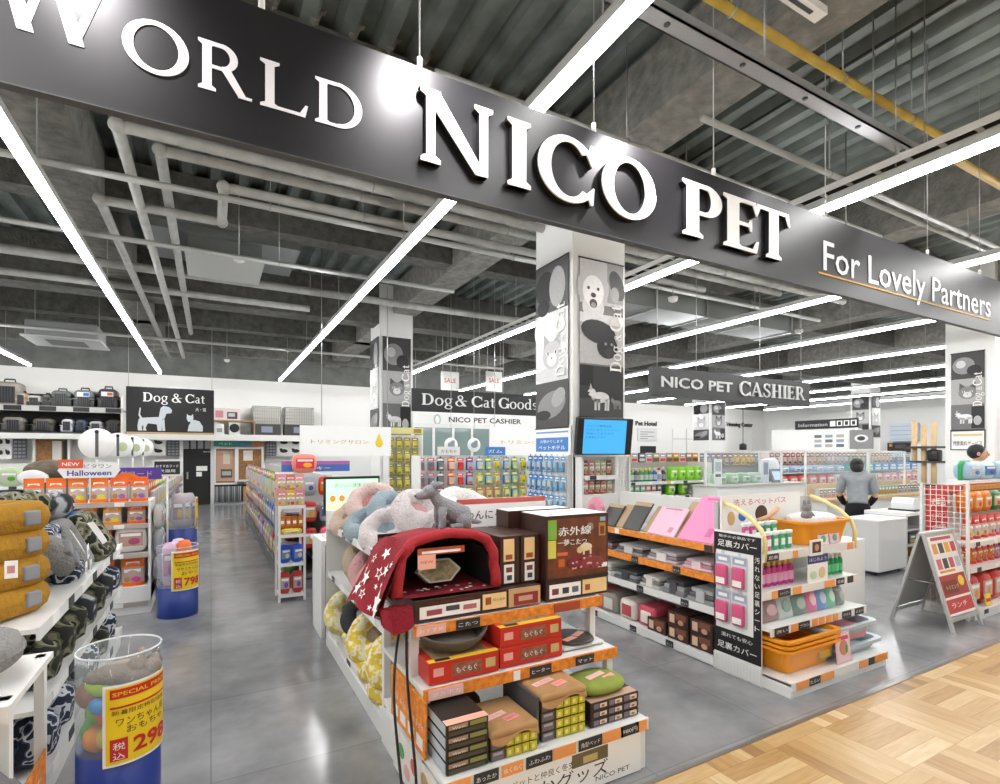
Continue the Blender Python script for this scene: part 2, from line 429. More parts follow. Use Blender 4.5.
y1 = PZ(175,188,3.86)[1]; pipe([(-8.5, y1, 3.86), (9.5, y1, 3.86)], .03, 'straight grey conduit crossing above the white strip lights near the big sign', hang=(.2,.35,.5,.65))
y1 = PZ(200,251,3.8)[1]; pipe([(-8.5, y1, 3.8), (PZ(420,314,3.8)[0], y1, 3.8)], .028, 'straight grey conduit ending at the concrete beam over the dog sign aisle', hang=(.2,.5,.8))
y1 = PZ(60,278,4.0)[1]; pipe([(-8.5, y1, 4.0), (1.5, y1, 4.0)], .05, 'thick grey pipe crossing behind the bent lagged pipes', LAG, hang=(.3,.7))
y1 = PZ(60,330,3.8)[1]; pipe([(-8.5, y1, 3.8), (7, y1, 3.8)], .03, 'grey conduit crossing in front of the ceiling air conditioner', hang=(.2,.5))
y1 = PZ(300,290,4.1)[1]; pipe([(-8.5, y1, 4.1), (8, y1, 4.1)], .06, 'wide grey duct pipe crossing just before the far picture column', LAG, hang=(.3,.6))
y1 = PZ(830,70,4.15)[1]; x0 = PZ(715,-5,4.15)[0]; x1 = PZ(940,140,4.15)[0]
t = pipe([(x0-2.5, y1, 4.15), (x1, y1, 4.15), (x1+.12, y1, 4.0)], .028, 'ochre yellow gas pipe crossing above the big sign', YEL, hang=(.5,.72,.9))
y1 = PZ(960,162,4.1)[1]; x0, x1 = PZ(925,158,4.1)[0], PZ(1010,150,4.1)[0]
pipe([(x0, y1-1.2, 4.1), (x0, y1, 4.1), (x0+4, y1, 4.1)], .035, 'short ochre pipe with one elbow right of the long yellow pipe', YEL)
y1 = PZ(780,85,3.75)[1]; x0 = PZ(640,4,3.75)[0]; x1 = PZ(912,160,3.75)[0]
t = T('ceiling_rail', 'pale steel rail with slots hanging beside the yellow pipe', 'rail', (x0-2, y1, 3.75)); L = x1-x0+2
RAILG = mat('rail_steel', '#a3a5a6', .4, .4); m = MB(); m.box(0, L, -.05, .05, 0, .012, RAILG); m.box(0, L, -.05, -.042, 0, .06, RAILG); m.box(0, L, .042, .05, 0, .06, RAILG)
for k in range(8): m.lathe([(.018, -.004), (.018, .002)], DARK, 10, Tr(.4+k*L/8, 0, 0))
m.build('channel', t)
for k in range(4):
    m = MB(); m.cyl((.6+k*L/4, 0, .06), (.6+k*L/4, 0, DZ-3.75), .006, STEEL, 5); m.build('hanger', t)
y1 = PZ(815,15,4.2)[1]; x0 = PZ(800,0,4.2)[0]
t = T('ceiling_rail', 'short pale steel rail with dark slot at the top edge of the view', 'rail', (x0-1.2, y1, 4.2))
m = MB(); m.box(0, 1.45, -.04, .04, 0, .05, WHITE); m.box(.05, 1.35, -.012, .012, -.004, 0, DARK); m.build('channel', t)
m = MB(); m.cyl((.4,0,.05), (.4,0,DZ-4.2), .006, STEEL, 5); m.cyl((1.2,0,.05), (1.2,0,DZ-4.2), .006, STEEL, 5); m.build('hanger', t)
for u, v, lab in [(700,170,'nearest'),(880,196,'middle'),(960,240,'far')]:
    x, y = PZ(u, v, 4.0); pipe([(x-2.5, y, 4.0), (x+3, y, 4.0)], .025, 'thin pale conduit crossing behind the big sign top, %s of three' % lab, hang=(.3,.8))
for u, v, lab in [(560,70,'second deck bay'), (905,30,'far deck bay')]:
    x, y = PZ(u, v, 4.55); pipe([(x, y-2, 4.55), (x, y+3, 4.55)], .014, 'thin dark cable run under the %s' % lab, BLACK, 'cable_run', hang=(.2,.8))
t = T('ceiling_air_conditioner', 'square grey ceiling air conditioner hanging over the left aisles', 'air conditioner', (*PZ(68,342,3.7), 3.7))
m = MB(); m.rbox(-.55, .55, -.5, .5, 0, .3, .04, mat('grey_unit', '#8f9290', .5)); m.build('body', t)
m = MB(); m.box(-.6, .6, -.55, .55, -.03, 0, C('#c9cbc8')); m.box(-.3, .3, -.3, .3, -.035, -.03, C('#6f7371')); m.build('grille', t)
for sx in (-.5,.5):
    m = MB(); m.cyl((sx,0,.3), (sx,0,DZ-3.7), .008, STEEL, 5); m.build('hanger', t)
t = T('air_duct', 'grey box duct with stepped outlet below the deck, behind the bent pipes', 'duct', (*PZ(225,268,4.05), 4.05))
DUCT = mat('duct_sheet', '#7d817f', .45, .4)
m = MB(); m.box(-.9, .9, -.6, .6, .2, .75, DUCT); m.build('box', t)
m = MB(); m.box(-.42, .42, -.5, .5, 0, .2, DUCT); m.box(-.46,.46,-.54,.54,-.02,0,C('#b5b8b5')); m.build('outlet', t)
for k,(u,v,lab) in enumerate([(690,322,'behind the near picture column')]):
    x, y = PZ(u, v, 3.64)
    t = T('air_duct', 'wide flat grey duct running across '+lab, 'duct', (x, y, 3.64)); m = MB(); m.box(-2.2, 2.2, -.35, .35, 0, .4, DUCT)
    for q in range(5): m.box(-2.2+q*1.08, -2.17+q*1.08, -.37, .37, -.02, .42, STEEL)
    m.build('duct_body', t)
for k, (u, v, z) in enumerate([(239,260,3.85),(227,361,3.8),(673,300,3.7),(846,240,3.75),(799,332,3.7)]):
    x, y = PZ(u, v, z)
    t = T('smoke_detector', 'small white ceiling detector, %s from the front among the pipes' % ORD[k], 'detector', (x, y, z))
    m = MB(); m.lathe([(.03,-.03),(.06,-.015),(.07,.02),(.07,.04)], WHITE, 12); m.build('detector_body', t)
    m = MB(); m.cyl((0,0,.04), (0,0,DZ-z+.12), .008, STEEL, 5); m.build('drop_rod', t)

t = T('cable_tray', 'perforated pale cable tray running above the fourth strip row', 'cable tray', (4.4, 0, 3.60))
m = MB(); m.box(-.06, -.05, -1.5, 15, 0, .05, WHITE); m.box(.05, .06, -1.5, 15, 0, .05, WHITE)
for k in range(82): m.box(-.05, .05, -1.5+.2*k, -1.47+.2*k, .0, .012, WHITE)
m.tube([(.02, -1.4, .022), (.03, 5, .022), (0, 14.9, .022)], .016, BLACK, 6); m.build('tray', t)
for k in range(6):
    m = MB(); m.cyl((-.055, -1+2.8*k, .05), (-.055, -1+2.8*k, DZ-3.60), .005, STEEL, 5); m.build('hanger', t)

# ---------------------------------------------------------------- serif lettering, drawn stroke by stroke (cap height 1)
SF = .055
def _stem(P, x, w, y0=0, y1=1, lo=True, hi=True, o=.07, s=SF):
    P.append([(x, y0), (x+w, y0), (x+w, y1), (x, y1)])
    for on, y, d in ((lo, y0, 1), (hi, y1, -1)):
        if on: P.append([(x-o, y), (x+w+o, y), (x+w+o, y+d*s), (x+w, y+d*(s+.05)), (x, y+d*(s+.05)), (x-o, y+d*s)][::d])
def _arc(P, cx, cy, rx, ry, wx, wy, a0, a1, n=20):
    for i in range(n):
        a, b = radians(a0+(a1-a0)*i/n), radians(a0+(a1-a0)*(i+1)/n)
        P.append([(cx+rx*cos(a), cy+ry*sin(a)), (cx+rx*cos(b), cy+ry*sin(b)), (cx+(rx-wx)*cos(b), cy+(ry-wy)*sin(b)), (cx+(rx-wx)*cos(a), cy+(ry-wy)*sin(a))])
def _bar(P, x0, y0, x1, y1): P.append([(x0, y0), (x1, y0), (x1, y1), (x0, y1)])
def _diag(P, xb, xt, w, y0=0, y1=1): P.append([(xb, y0), (xb+w, y0), (xt+w, y1), (xt, y1)])
def glyph(c, W=.205, w=.09):
    P = []
    if c == 'O': _arc(P, .5, .5, .5, .52, W, .09, 0, 360, 32); return P, 1.0
    if c == 'C' or c == 'G':
        _arc(P, .5, .5, .5, .52, W, .09, 42, 318, 28)
        P.append([(.80,.80),(.88,.64),(.90,.64),(.90,.98),(.86,.98)])
        if c == 'C': P.append([(.80,.20),(.90,.30),(.92,.30),(.90,.02),(.86,.02)])
        else: _stem(P, .74, W-.02, 0.03, .44, lo=False)
        return P, .95
    if c == 'N':
        _stem(P, .1, w+.02, lo=True, hi=True); _stem(P, .8, w+.02, lo=False, hi=True); P.append([(.02,1),(.26,1),(.9,0),(.74,0)]); return P, 1.0
    if c == 'I': _stem(P, .1, W); return P, .37
    if c == 'P':
        _stem(P, .09, W); _bar(P, .2, .915, .42, 1); _bar(P, .2, .42, .42, .49); _arc(P, .42, .71, .28, .29, W-.02, .085, -90, 90, 14); return P, .72
    if c == 'R':
        _stem(P, .09, W); _bar(P, .2, .915, .42, 1); _bar(P, .2, .46, .45, .53); _arc(P, .42, .73, .28, .27, W-.02, .085, -90, 90, 14)
        P.append([(.40,.50),(.58,.50),(.84,.05),(.86,0),(.72,0)]); _bar(P, .70, 0, .95, SF); return P, .93
    if c == 'E':
        _stem(P, .09, W); _bar(P, .2, 0, .62, .07); _bar(P, .2, .93, .6, 1); _bar(P, .2, .48, .5, .55)
        P += [[(.62,0),(.66,.24),(.62,.24),(.55,.07)], [(.60,1),(.55,.93),(.6,.78),(.63,.78)], [(.5,.40),(.53,.40),(.53,.63),(.5,.63),(.46,.52)]]; return P, .70
    if c == 'T':
        _stem(P, .30, W, hi=False); _bar(P, .03, .93, .74, 1); P += [[(.03,1),(.0,.74),(.03,.74),(.10,.93)], [(.74,1),(.67,.93),(.74,.74),(.77,.74)]]; return P, .77
    if c == 'W':
        _diag(P, .24, .02, W); P.append([(.24,0),(.34,0),(.60,1),(.52,1)]); _diag(P, .74, .50, W); P.append([(.74,0),(.84,0),(1.16,1),(1.07,1)])
        for x in (-.05, .45, .98): _bar(P, x, 1-SF, x+.27, 1)
        return P, 1.2
    if c == 'L':
        _stem(P, .09, W-.03); _bar(P, .2, 0, .66, .07); P.append([(.66,0),(.70,.26),(.66,.26),(.58,.07)]); return P, .72
    if c == 'D':
        _stem(P, .09, W-.02); _bar(P, .2, 0, .42, .07); _bar(P, .2, .915, .42, 1); _arc(P, .42, .5, .44, .5, W-.02, .085, -90, 90, 18); return P, .9
    if c == 'A':
        P.append([(.02,0),(.10,0),(.44,1),(.38,.96)]); P.append([(.30,1),(.46,1),(.84,0),(.66,0)]); _bar(P, .2, .30, .62, .37); _bar(P, -.04, 0, .2, SF); _bar(P, .56, 0, .92, SF); return P, .9
    if c == 'S':
        _arc(P, .32, .74, .27, .27, .12, .07, 40, 270, 16); _arc(P, .32, .26, .29, .28, .13, .07, -140, 90, 16)
        P += [[(.16,.63),(.30,.60),(.52,.42),(.40,.36)], [(.52,.98),(.57,.98),(.57,.70),(.54,.70),(.5,.86)], [(.03,.02),(.08,.02),(.12,.16),(.05,.32),(.03,.32)]]; return P, .66
    if c == 'H': _stem(P, .09, W-.01); _stem(P, .62, W-.01); _bar(P, .2, .47, .65, .54); return P, .9
    if c == 'o': _arc(P, .31, .33, .31, .35, .13, .06, 0, 360, 24); return P, .64
    if c == 'd': _arc(P, .29, .33, .29, .35, .13, .06, 0, 360, 24); _stem(P, .44, .13, 0, 1.02, lo=False, hi=False); _bar(P, .36, .97, .5, 1.02); _bar(P, .5, 0, .66, SF); return P, .68
    if c == 'g':
        _arc(P, .27, .42, .25, .27, .11, .05, 0, 360, 22); _arc(P, .29, -.12, .29, .2, .1, .07, 0, 360, 22); P.append([(.1,.2),(.2,.2),(.24,.06),(.1,.02)]); _bar(P, .42, .58, .58, .66); return P, .6
    if c == 'a':
        _stem(P, .32, .13, 0, .5, lo=False, hi=False); _arc(P, .26, .5, .19, .18, .1, .06, 0, 150, 12); _arc(P, .22, .19, .2, .2, .11, .06, 60, 330, 14); _bar(P, .4, 0, .54, SF); return P, .56
    if c == 't': _stem(P, .12, .13, .08, .86, lo=False, hi=False); _bar(P, 0, .6, .38, .66); _arc(P, .28, .13, .16, .14, .1, .05, 180, 330, 10); return P, .42
    if c == 's':
        _arc(P, .22, .49, .19, .18, .1, .05, 40, 270, 12); _arc(P, .22, .18, .2, .18, .1, .05, -140, 90, 12); return P, .44
    if c == '&':
        _arc(P, .38, .78, .2, .22, .1, .06, 0, 360, 18); _arc(P, .34, .26, .32, .28, .13, .07, 60, 360, 18); P.append([(.22,.66),(.36,.70),(.82,0),(.62,0)]); _bar(P, .55, .47, .85, .52); return P, .86
    return P, .35
def serif(mb, text, M, h, m, ext=.004, gap=.08, width=None, small=None, align='l'):
    """returns width; small = list of per-character heights"""
    runs = []; x = 0
    for i, ch in enumerate(text):
        k = 1 if not small else small[i]
        P, adv = glyph(ch); runs.append((P, x, k)); x += (adv+gap)*k
    tot = (x-gap)*h; sx = (width/tot if width else 1.0)
    off = -tot*sx/2 if align == 'c' else 0
    n = 0
    for P, x, k in runs:
        for q in P:
            n += 1
            pts = [((x+p[0]*k)*h*sx+off, p[1]*k*h) for p in q]
            mb.prism(pts, 0, ext+(n % 9)*.0004, m, M)
    return tot*sx

# ---------------------------------------------------------------- the big fascia sign
SY = 2.1; SB, ST = 2.612, 3.117
SIGN = mat('charcoal_sign_panel', '#1c1b1e', .38)
t = T('fascia_sign', 'long charcoal shop fascia with raised white letters hung over the entrance', 'sign', (0, SY, 0))
m = MB(); m.box(-3.2, 7.4, 0, .035, SB, ST, SIGN); m.box(-3.2, 7.4, -.002, .037, SB-.004, SB, C('#4a4a4c')); m.build('board', t)
RAISED = mat('raised_letter_face', '#fbfbfa', .4); RSIDE = mat('raised_letter_side', '#1b1b1d', .5)
def xat(u, v): return PY(u, v, SY)[0]
def zat(u, v): return PY(u, v, SY)[1]
# raised channel letters: black returns behind, white face in front
for word in ((('N',420,493),('I',508,531),('C',538,594),('O',602,656)), (('P',683,722),('E',724,759),('T',756,790))):
    for ch, u0, u1 in word:
        x0, x1 = PY(u0, 150, SY-.036)[0], PY(u1, 180, SY-.036)[0]; z0 = zat((u0+u1)/2, 0)
        h = .305; base = 2.71
        P, adv = glyph(ch); L = MB(); xs = [p[0] for q in P for p in q]; k = (x1-x0)/(max(xs)-min(xs)); ox = min(xs)
        for n, q in enumerate(P):
            pts = [(x0+(p[0]-ox)*k, base+p[1]*h) for p in q]; e = (n % 40)*.00015
            L.prism(pts, .004, .03, RSIDE, front(0, 0, 0)); L.prism(pts, .03, .036+e, RAISED, front(0, 0, 0))
        L.build('raised_letter', t)
FLAT = mat('flat_letter_white', '#f4f3fa', .5)
for ch, u0, u1, h, base in (('W',-15,118,.235,2.783), ('O',122,189,.172,2.766), ('R',198,252,.172,2.764), ('L',260,308,.172,2.764), ('D',315,362,.172,2.762)):
    x0, x1 = xat(u0, 50), xat(u1, 50); P, adv = glyph(ch, .16, .075); L = MB(); xs = [p[0] for q in P for p in q]; k = (x1-x0)/(max(xs)-min(xs)); ox = min(xs)
    for n, q in enumerate(P): L.prism([(x0+(p[0]-ox)*k, base+p[1]*h) for p in q], .001, .003+(n % 40)*.00012, FLAT, front(0, 0, 0))
    L.build('flat_letter', t)
xa, xb = xat(823, 250), xat(990, 300)
L = MB(); L.text('For Lovely Partners', front(xa, -.003, 2.75), .29, FLAT, width=xb-xa, align='l', bold=.004, ext=.002); L.build('tagline', t)
xa, xb = xat(818, 270), xat(989, 318)
L = MB(); L.box(xa, xb, -.006, -.001, 2.716, 2.726, C('#d9a63a')); L.build('underline', t)
for u in (262, 421, 596, 716, 828, 930, 982):
    x = xat(u, 100)
    L = MB(); L.cyl((x, .018, ST), (x, .018, DZ), .0035, mat('hanging_wire', '#b9bbbb', .35, .6), 5); L.cyl((x, .018, ST), (x, .018, ST+.05), .012, WHITE, 8); L.build('hanging_wire', t)
# picture lights of the fascia (the pools of light along its upper edge)
for x in (-.44, .82, 2.06, 3.3, 4.54, 5.78):
    ld = bpy.data.lights.new('fascia_spot', 'SPOT'); ld.energy = 46 if x < 2.5 else 14; ld.spot_size = radians(95); ld.spot_blend = .9; ld.shadow_soft_size = .03; ld.color = (1, .95, .97)
    lo = bpy.data.objects.new('fascia_spot', ld); COL.objects.link(lo); lo.location = (x, SY-.38, ST+.20)
    lo.rotation_euler = (Vector((x, SY, ST-.18))-Vector(lo.location)).to_track_quat('-Z', 'Y').to_euler()

# ---------------------------------------------------------------- hanging signs
WIRE = mat('hanging_wire')
def hang_sign(name, label, x0, x1, y, z0, z1, m_face, wires, thick=.03, ceil=DZ, part='board'):
    t = T(name, label, 'sign', ((x0+x1)/2, y, z0)); w = (x1-x0)/2; h = z1-z0
    b = MB(); b.box(-w, w, 0, thick, 0, h, m_face); b.build(part, t)
    for k in wires:
        q = MB(); q.cyl((k*w, thick/2, h), (k*w, thick/2, ceil-z0), .006, WIRE, 5); q.build('hanging_wire', t)
    return t, w, h
# cashier
yc = 5.2; xa, z1 = PY(653, 366, yc); xb, _ = PY(810, 378, yc); z0 = PY(655, 396, yc)[1]
t, w, h = hang_sign('cashier_sign', 'charcoal NICO PET CASHIER sign hanging right of the picture column', xa, xb, yc, z0, z1, mat('charcoal_board', '#2b2c2e', .45), (-.93, -.5, .3, .9), .09)
q = MB(); SIL = mat('silver_letter', '#d5d6d6', .4)
q.text('NICO PET', front(-w*.92, -.004, h*.34), h*.5, SIL, width=w*.82, bold=.02, ext=.01, align='l'); q.build('lettering', t)
q = MB(); serif(q, 'CASHIER', front(-w*.02, -.004, h*.25), h*.53, SIL, .016, .06, width=w*.93); q.build('lettering', t)
# dog and cat goods
yg = 9.6; xa, z1 = PY(412, 388, yg); xb, _ = PY(545, 393, yg); z0 = PY(412, 411, yg)[1]
BLK = mat('black_board', '#131415', .5); PALE = mat('pale_letter', '#dcdedd', .5)
t, w, h = hang_sign('aisle_sign', 'black Dog & Cat Goods sign hanging between the two picture columns', xa, xb, yg, z0, z1, BLK, (-.05, .32), .04)
q = MB()
for wd, u0, u1 in (('Dog',421.5,452.5), ('&',455,467), ('Cat',471.5,495), ('Goods',498.5,537)):
    a_, b_ = PY(u0, 400, yg)[0]-t.location.x, PY(u1, 400, yg)[0]-t.location.x; serif(q, wd, front(a_, -.002, h*.3), h*.5, PALE, .006, .06, width=b_-a_)
q.build('lettering', t)
# dog and cat, far left aisle
yd = 15.2; xa, z1 = PY(126, 386, yd); xb, z0 = PY(214, 433, yd)
t, w, h = hang_sign('aisle_sign', 'black Dog & Cat sign with pale dog and cat silhouettes in the far aisle', xa, xb, yd, z0, z1, BLK, (-.95, .95), .06)
q = MB(); serif(q, 'Dog', front(-w*.64, -.004, h*.68), h*.2, OFFW, .006, .06, width=w*.56); serif(q, '&', front(.0, -.004, h*.68), h*.2, OFFW, .006, width=w*.24); serif(q, 'Cat', front(w*.32, -.004, h*.68), h*.2, OFFW, .006, .06, width=w*.46)
q.text('犬・猫', front(w*.68, -.004, h*.5), h*.09, OFFW, width=w*.25); q.build('lettering', t)
SILH = mat('silhouette_print', '#c3cbd2', .6)
FN = [0]
def flat(mb, pts, M, m, z=.004):
    FN[0] = (FN[0]+1) % 9; mb.prism(pts, .0005, z+FN[0]*.0004, m, M)
dog = MB(); M_ = front(-w*.42, -.002, h*.03); k = h*.56
for pts in ([(-.62,.50),(.38,.56),(.50,.62),(.40,.30),(.30,.24),(-.30,.30),(-.66,.26)], [(.30,.60),(.38,.92),(.52,1.0),(.80,.96),(.94,.84),(.90,.72),(.66,.70),(.58,.52),(.36,.4)],
            [(.18,.34),(.44,.36),(.42,.0),(.24,.0)], [(.42,.4),(.56,.5),(.60,.0),(.46,.0)], [(-.66,.46),(-.36,.40),(-.52,.14),(-.50,.0),(-.70,.0),(-.72,.2)], [(-.5,.34),(-.2,.34),(-.34,.12),(-.30,.0),(-.46,.0),(-.44,.16)],
            [(-.60,.48),(-.68,.62),(-.62,.90),(-.56,.90),(-.60,.64),(-.50,.5)]):
    flat(dog, [(p[0]*k*.70, p[1]*k) for p in pts], M_, SILH)
dog.build('dog_silhouette', t)
cat = MB(); M_ = front(w*.5, -.002, h*.03); k = h*.40
for pts in ([(-.34,.0),(.60,.0),(.62,.28),(.40,.58),(.10,.66),(-.10,.62),(-.28,.3)], [(-.40,.72),(-.38,1.0),(-.26,.90),(-.12,.90),(0,1.0),(.02,.72),(-.06,.56),(-.30,.54)]):
    flat(cat, [(p[0]*k*.8, p[1]*k) for p in pts], M_, SILH)
cat.build('cat_silhouette', t)
sh = MB(); sh.box(-w, w, -.25, 0, -.05, -.01, mat('pale_wood', '#c9a878', .5)); sh.build('wood_ledge', t)
# two bright white boards
for (u0, u1, v0, v1, yy, lab, n) in ((300, 391, 425, 456, 8.4, 'bright white hanging board with a yellow figure, left of the far picture column', 0), (490, 583, 427, 455, 8.9, 'bright white hanging board partly behind the near picture column', 1)):
    xa, z1 = PY(u0, v0, yy); xb, z0 = PY(u1, v1, yy)
    t, w, h = hang_sign('white_board_sign', lab, xa, xb, yy, z0, z1, mat('bright_white_board', '#fbfbf9', .45), (-.55, .92) if n == 0 else (-.9,), .03)
    q = MB(); q.text('トリミングサロン', front(-w*.15, -.002, h*.42), h*.15, C('#c9a05a'), width=w*1.25); q.build('lettering', t)
    q = MB(); q.ell((w*.72, -.002, h*.45), (h*.13, .002, h*.15), C('#f2d233'), nu=12, nv=8); q.prism([(w*.64,h*.5),(w*.72,h*.78),(w*.78,h*.52)], .0, .002, C('#f2d233'), front(0,-.002,0)); q.build('yellow_figure', t)
# far band sign and two small white banners
yy = 14.0; xa, z1 = PY(412, 412, yy); xb, z0 = PY(545, 429, yy)
t, w, h = hang_sign('wall_band_sign', 'white band sign with dark lettering below the Dog & Cat Goods sign', xa, xb, yy, z0, z1, OFFW, (-.95, .95), .05)
q = MB(); q.text('NICO PET CASHIER', front(w*.05, -.003, h*.35), h*.55, DARK, width=w*1.1, bold=.02); q.build('lettering', t)
q = MB(); q.ell((-w*.66, -.004, h*.5), (h*.30, .003, h*.42), C('#b9bcbc'), nu=12, nv=8); q.ell((-w*.66, -.008, h*.5), (h*.18, .003, h*.28), OFFW, nu=12, nv=8); q.build('emblem', t)
for u0, u1, lab in ((441, 459, 'small white hanging banner with red lettering, first above the goods sign'), (486, 502, 'small white hanging banner with red lettering, second above the goods sign')):
    yy = 12.0; xa, z1 = PY(u0, 371, yy); xb, z0 = PY(u1, 392, yy)
    t, w, h = hang_sign('small_banner', lab, xa, xb, yy, z0, z1, OFFW, (-.8, .8), .01)
    q = MB(); q.text('SALE', front(0, -.002, h*.45), h*.3, C('#c8463e'), width=w*1.3, bold=.02); q.build('lettering', t)
# ---------------------------------------------------------------- shop fixture helpers
RAILW = mat('white_rail', '#e6e6e4', .4)
TAGB = C('#2b2e33', .5); TAGO = C('#f3a25c', .5); TAGP = C('#f7b9a2', .55); PINKT = C('#f2c3bd', .55); RED = C('#c8261f'); YELLOW = C('#f5d21e')
def price_tag(parent, x, y, z, w, h, m, txt=None, tcol=None, M=None, name='price_tag'):
    q = MB(); q.box(x-w/2, x+w/2, y-.0035, y, z, z+h, m, M)
    if txt:
        F0 = front(x, y-.0042, z+h*.30); q.text(txt, (M @ F0) if M else F0, h*.5, tcol or PAPER, width=w*.82)
    return q.build(name, parent)
def shelf(parent, x0, x1, y0, y1, z, rail=ORANGE, tags=(), th=.022, rh=.04, m=WHITE, nm='shelf'):
    q = MB(); q.box(x0, x1, y0, y1, z-th, z, m); s = q.build(nm, parent)
    q = MB(); q.box(x0, x1, y0-.012, y0-.001, z-rh, z+.004, rail); q.build('price_rail', s)
    for (tx, w, mm, txt) in tags: price_tag(s, tx, y0-.0125, z-rh+.003, w, rh-.002, mm, txt)
    return s
def carton(name, label, x0, x1, y0, y1, z0, z1, m, prints=(), tops=(), group=None, rz=0, cat='box', lefts=()):
    """a printed box; prints = (u0,u1,v0,v1,material) or (u,v,text,height,width,material) on its front"""
    t = MB(); W, D, H = x1-x0, y1-y0, z1-z0
    t.rbox(-W/2, W/2, 0, D, 0, H, .004, m, smooth=False)
    e = .0008
    for k, p in enumerate(prints):
        if isinstance(p[2], str): t.text(p[2], front(-W/2+p[0]*W, -e*(k+2), p[1]*H), p[3]*H, p[5], width=p[4]*W)
        else: t.box(-W/2+p[0]*W, -W/2+p[1]*W, -e*(k+1), -.0001, p[2]*H, p[3]*H, p[4])
    for k, p in enumerate(tops):
        if isinstance(p[2], str): t.text(p[2], top(-W/2+p[0]*W, p[1]*D, H+e*(k+2)), p[3]*D, p[5], width=p[4]*W)
        else: t.box(-W/2+p[0]*W, -W/2+p[1]*W, p[2]*D, p[3]*D, H-.0001, H+e*(k+1), p[4])
    for k, p in enumerate(lefts): t.box(-W/2-e*(k+1), -W/2-.0001, p[0]*D, p[1]*D, p[2]*H, p[3]*H, p[4])
    o = t.build(name); o.location = ((x0+x1)/2, y0, z0); o.rotation_euler = (0, 0, rz)
    return tag(o, label, cat, group)

# ---------------------------------------------------------------- stepped rack of warm goods at the end of the bed aisle
RX0, RY0 = .78, 1.85
rack = T('display_rack', 'stepped white display rack with orange price rails nearest the wooden floor', 'rack', (RX0, RY0, 0))
m = MB(); m.box(0, 1.04, .03, .86, 0, .185, WHITE); b = m.build('plinth', rack)
q = MB(); q.box(.02, 1.0, .018, .029, .005, .185, PAPER)
q.text('寒い日もペットと仲良く冬支度', front(.40, .017, .128), .034, DARK, width=.5); q.text('あったかグッズ', front(.47, .017, .055), .075, DARK, width=.66)
q.text('NICO PET', front(.83, .017, .03), .03, DARK, width=.2); q.box(.60, .80, .0165, .018, .122, .18, C('#6b6045')); q.box(.66, .74, .0158, .0165, .13, .16, C('#c9b07a')); q.build('front_banner', b)
q = MB(); q.box(-.012, -.001, .05, .62, .005, .2, C('#ece7df'))
for k, (cy, cz, cc) in enumerate([(.14,.13,'#4f8fc4'), (.24,.08,'#e2c04a'), (.33,.14,'#d8604a'), (.42,.07,'#e8b9ae'), (.5,.13,'#5a9a5a'), (.2,.15,'#c9a071')]):
    q.ell((-.0125, cy, cz), (.001, .045, .034), C(cc), nu=10, nv=6)
q.build('side_poster', b)
q = MB(); q.box(-.01, -.001, .2, .66, .235, .47, ORANGE)
for k in range(4):
    q.text('あったか', leftf(-.0115, .26+.11*k, .34), .035, PAPER, width=.085); q.box(-.0112, -.01, .225+.11*k, .30+.11*k, .26, .31, PAPER)
q.build('orange_side_panel', rack)
for px, py, z0, z1 in [(.02,.28,.185,.47), (1.02,.28,.185,.47), (.02,.42,.49,.71), (1.02,.42,.49,.71), (.02,.84,0,.71), (1.02,.84,0,.71)]:
    q = MB(); q.box(px-.018, px+.018, py-.018, py+.018, z0, z1, WHITE); q.build('post', rack)
shelf(rack, 0, 1.05, .03, .86, .235, WHITE, [(.06,.1,TAGO,None), (.18,.11,TAGB,'あったか'), (.30,.1,TAGO,'ぬくぬく'), (.43,.13,TAGB,'ふわふわ'), (.56,.12,TAGO,None), (.70,.13,TAGB,'角型ベッド'), (.83,.12,TAGO,None), (.93,.11,TAGB,'980円'), (1.0,.07,TAGO,None)], rh=.05)
shelf(rack, 0, 1.05, .25, .86, .5, ORANGE, [(.10,.16,PINKT,'ポカポカ'), (.45,.035,PAPER,None), (.58,.12,TAGB,'ヒーター'), (.84,.11,TAGB,'マット')], rh=.045)
shelf(rack, 0, 1.05, .37, .86, .735, ORANGE, [(.08,.14,TAGP,'おすすめ'), (.26,.12,TAGB,'こたつ'), (.82,.16,C('#a8482c'),None)], rh=.045)

BRN = C('#3a2018', .4); CREAM = C('#efcf96'); WINE = C('#7d2430')
kp = [(.04,.49,.12,.68,PAPER), (.09,.2,.25,.5,C('#a24a55')), (.23,.33,.35,.58,C('#3f4a52')), (.36,.46,.3,.52,C('#b06a6f')), (.27,.78,'温度調整',.12,.34,WINE), (.51,.70,.12,.86,CREAM), (.53,.575,.35,.7,C('#a3541f')), (.64,.5,'安心設計',.14,.1,C('#7a5a30'))]
kA = carton('kotatsu_box', 'flat dark brown kotatsu box lying under the red star tent', .79, 1.46, 2.24, 2.68, .742, .84, BRN, kp+[(.72,.99,.05,.95,C('#c8a27c')), (.76,.97,.1,.7,C('#8c2f30')), (.8,.92,.3,.55,C('#caa08a'))])
for k, x in enumerate((1.25, 1.37)):
    carton('kotatsu_box', 'narrow brown upright kotatsu box beside the red tent, '+('next to the tent' if k == 0 else 'touching the big front box'), x+.003, x+.117, 2.29, 2.66, .842, 1.085, BRN,
           [(.18,.72,.48,.94,CREAM), (.28,.62,.52,.62,C('#a3541f')), (.2,.7,.04,.42,PAPER), (.3,.6,.26,.36,C('#7a4048')), (.34,.58,.1,.2,C('#3f4a52'))])
big = MB(); W, D, H = .405, .25, .435
big.rbox(-W/2, W/2, 0, D, 0, H, .004, BRN, smooth=False); big.box(-W/2+.004, W/2-.004, .004, D-.004, H-.001, H+.001, PAPER)
def pr(u0, u1, v0, v1, mm, k): big.box(-W/2+u0*W, -W/2+u1*W, -.0007*k, -.0001, v0*H, v1*H, mm)
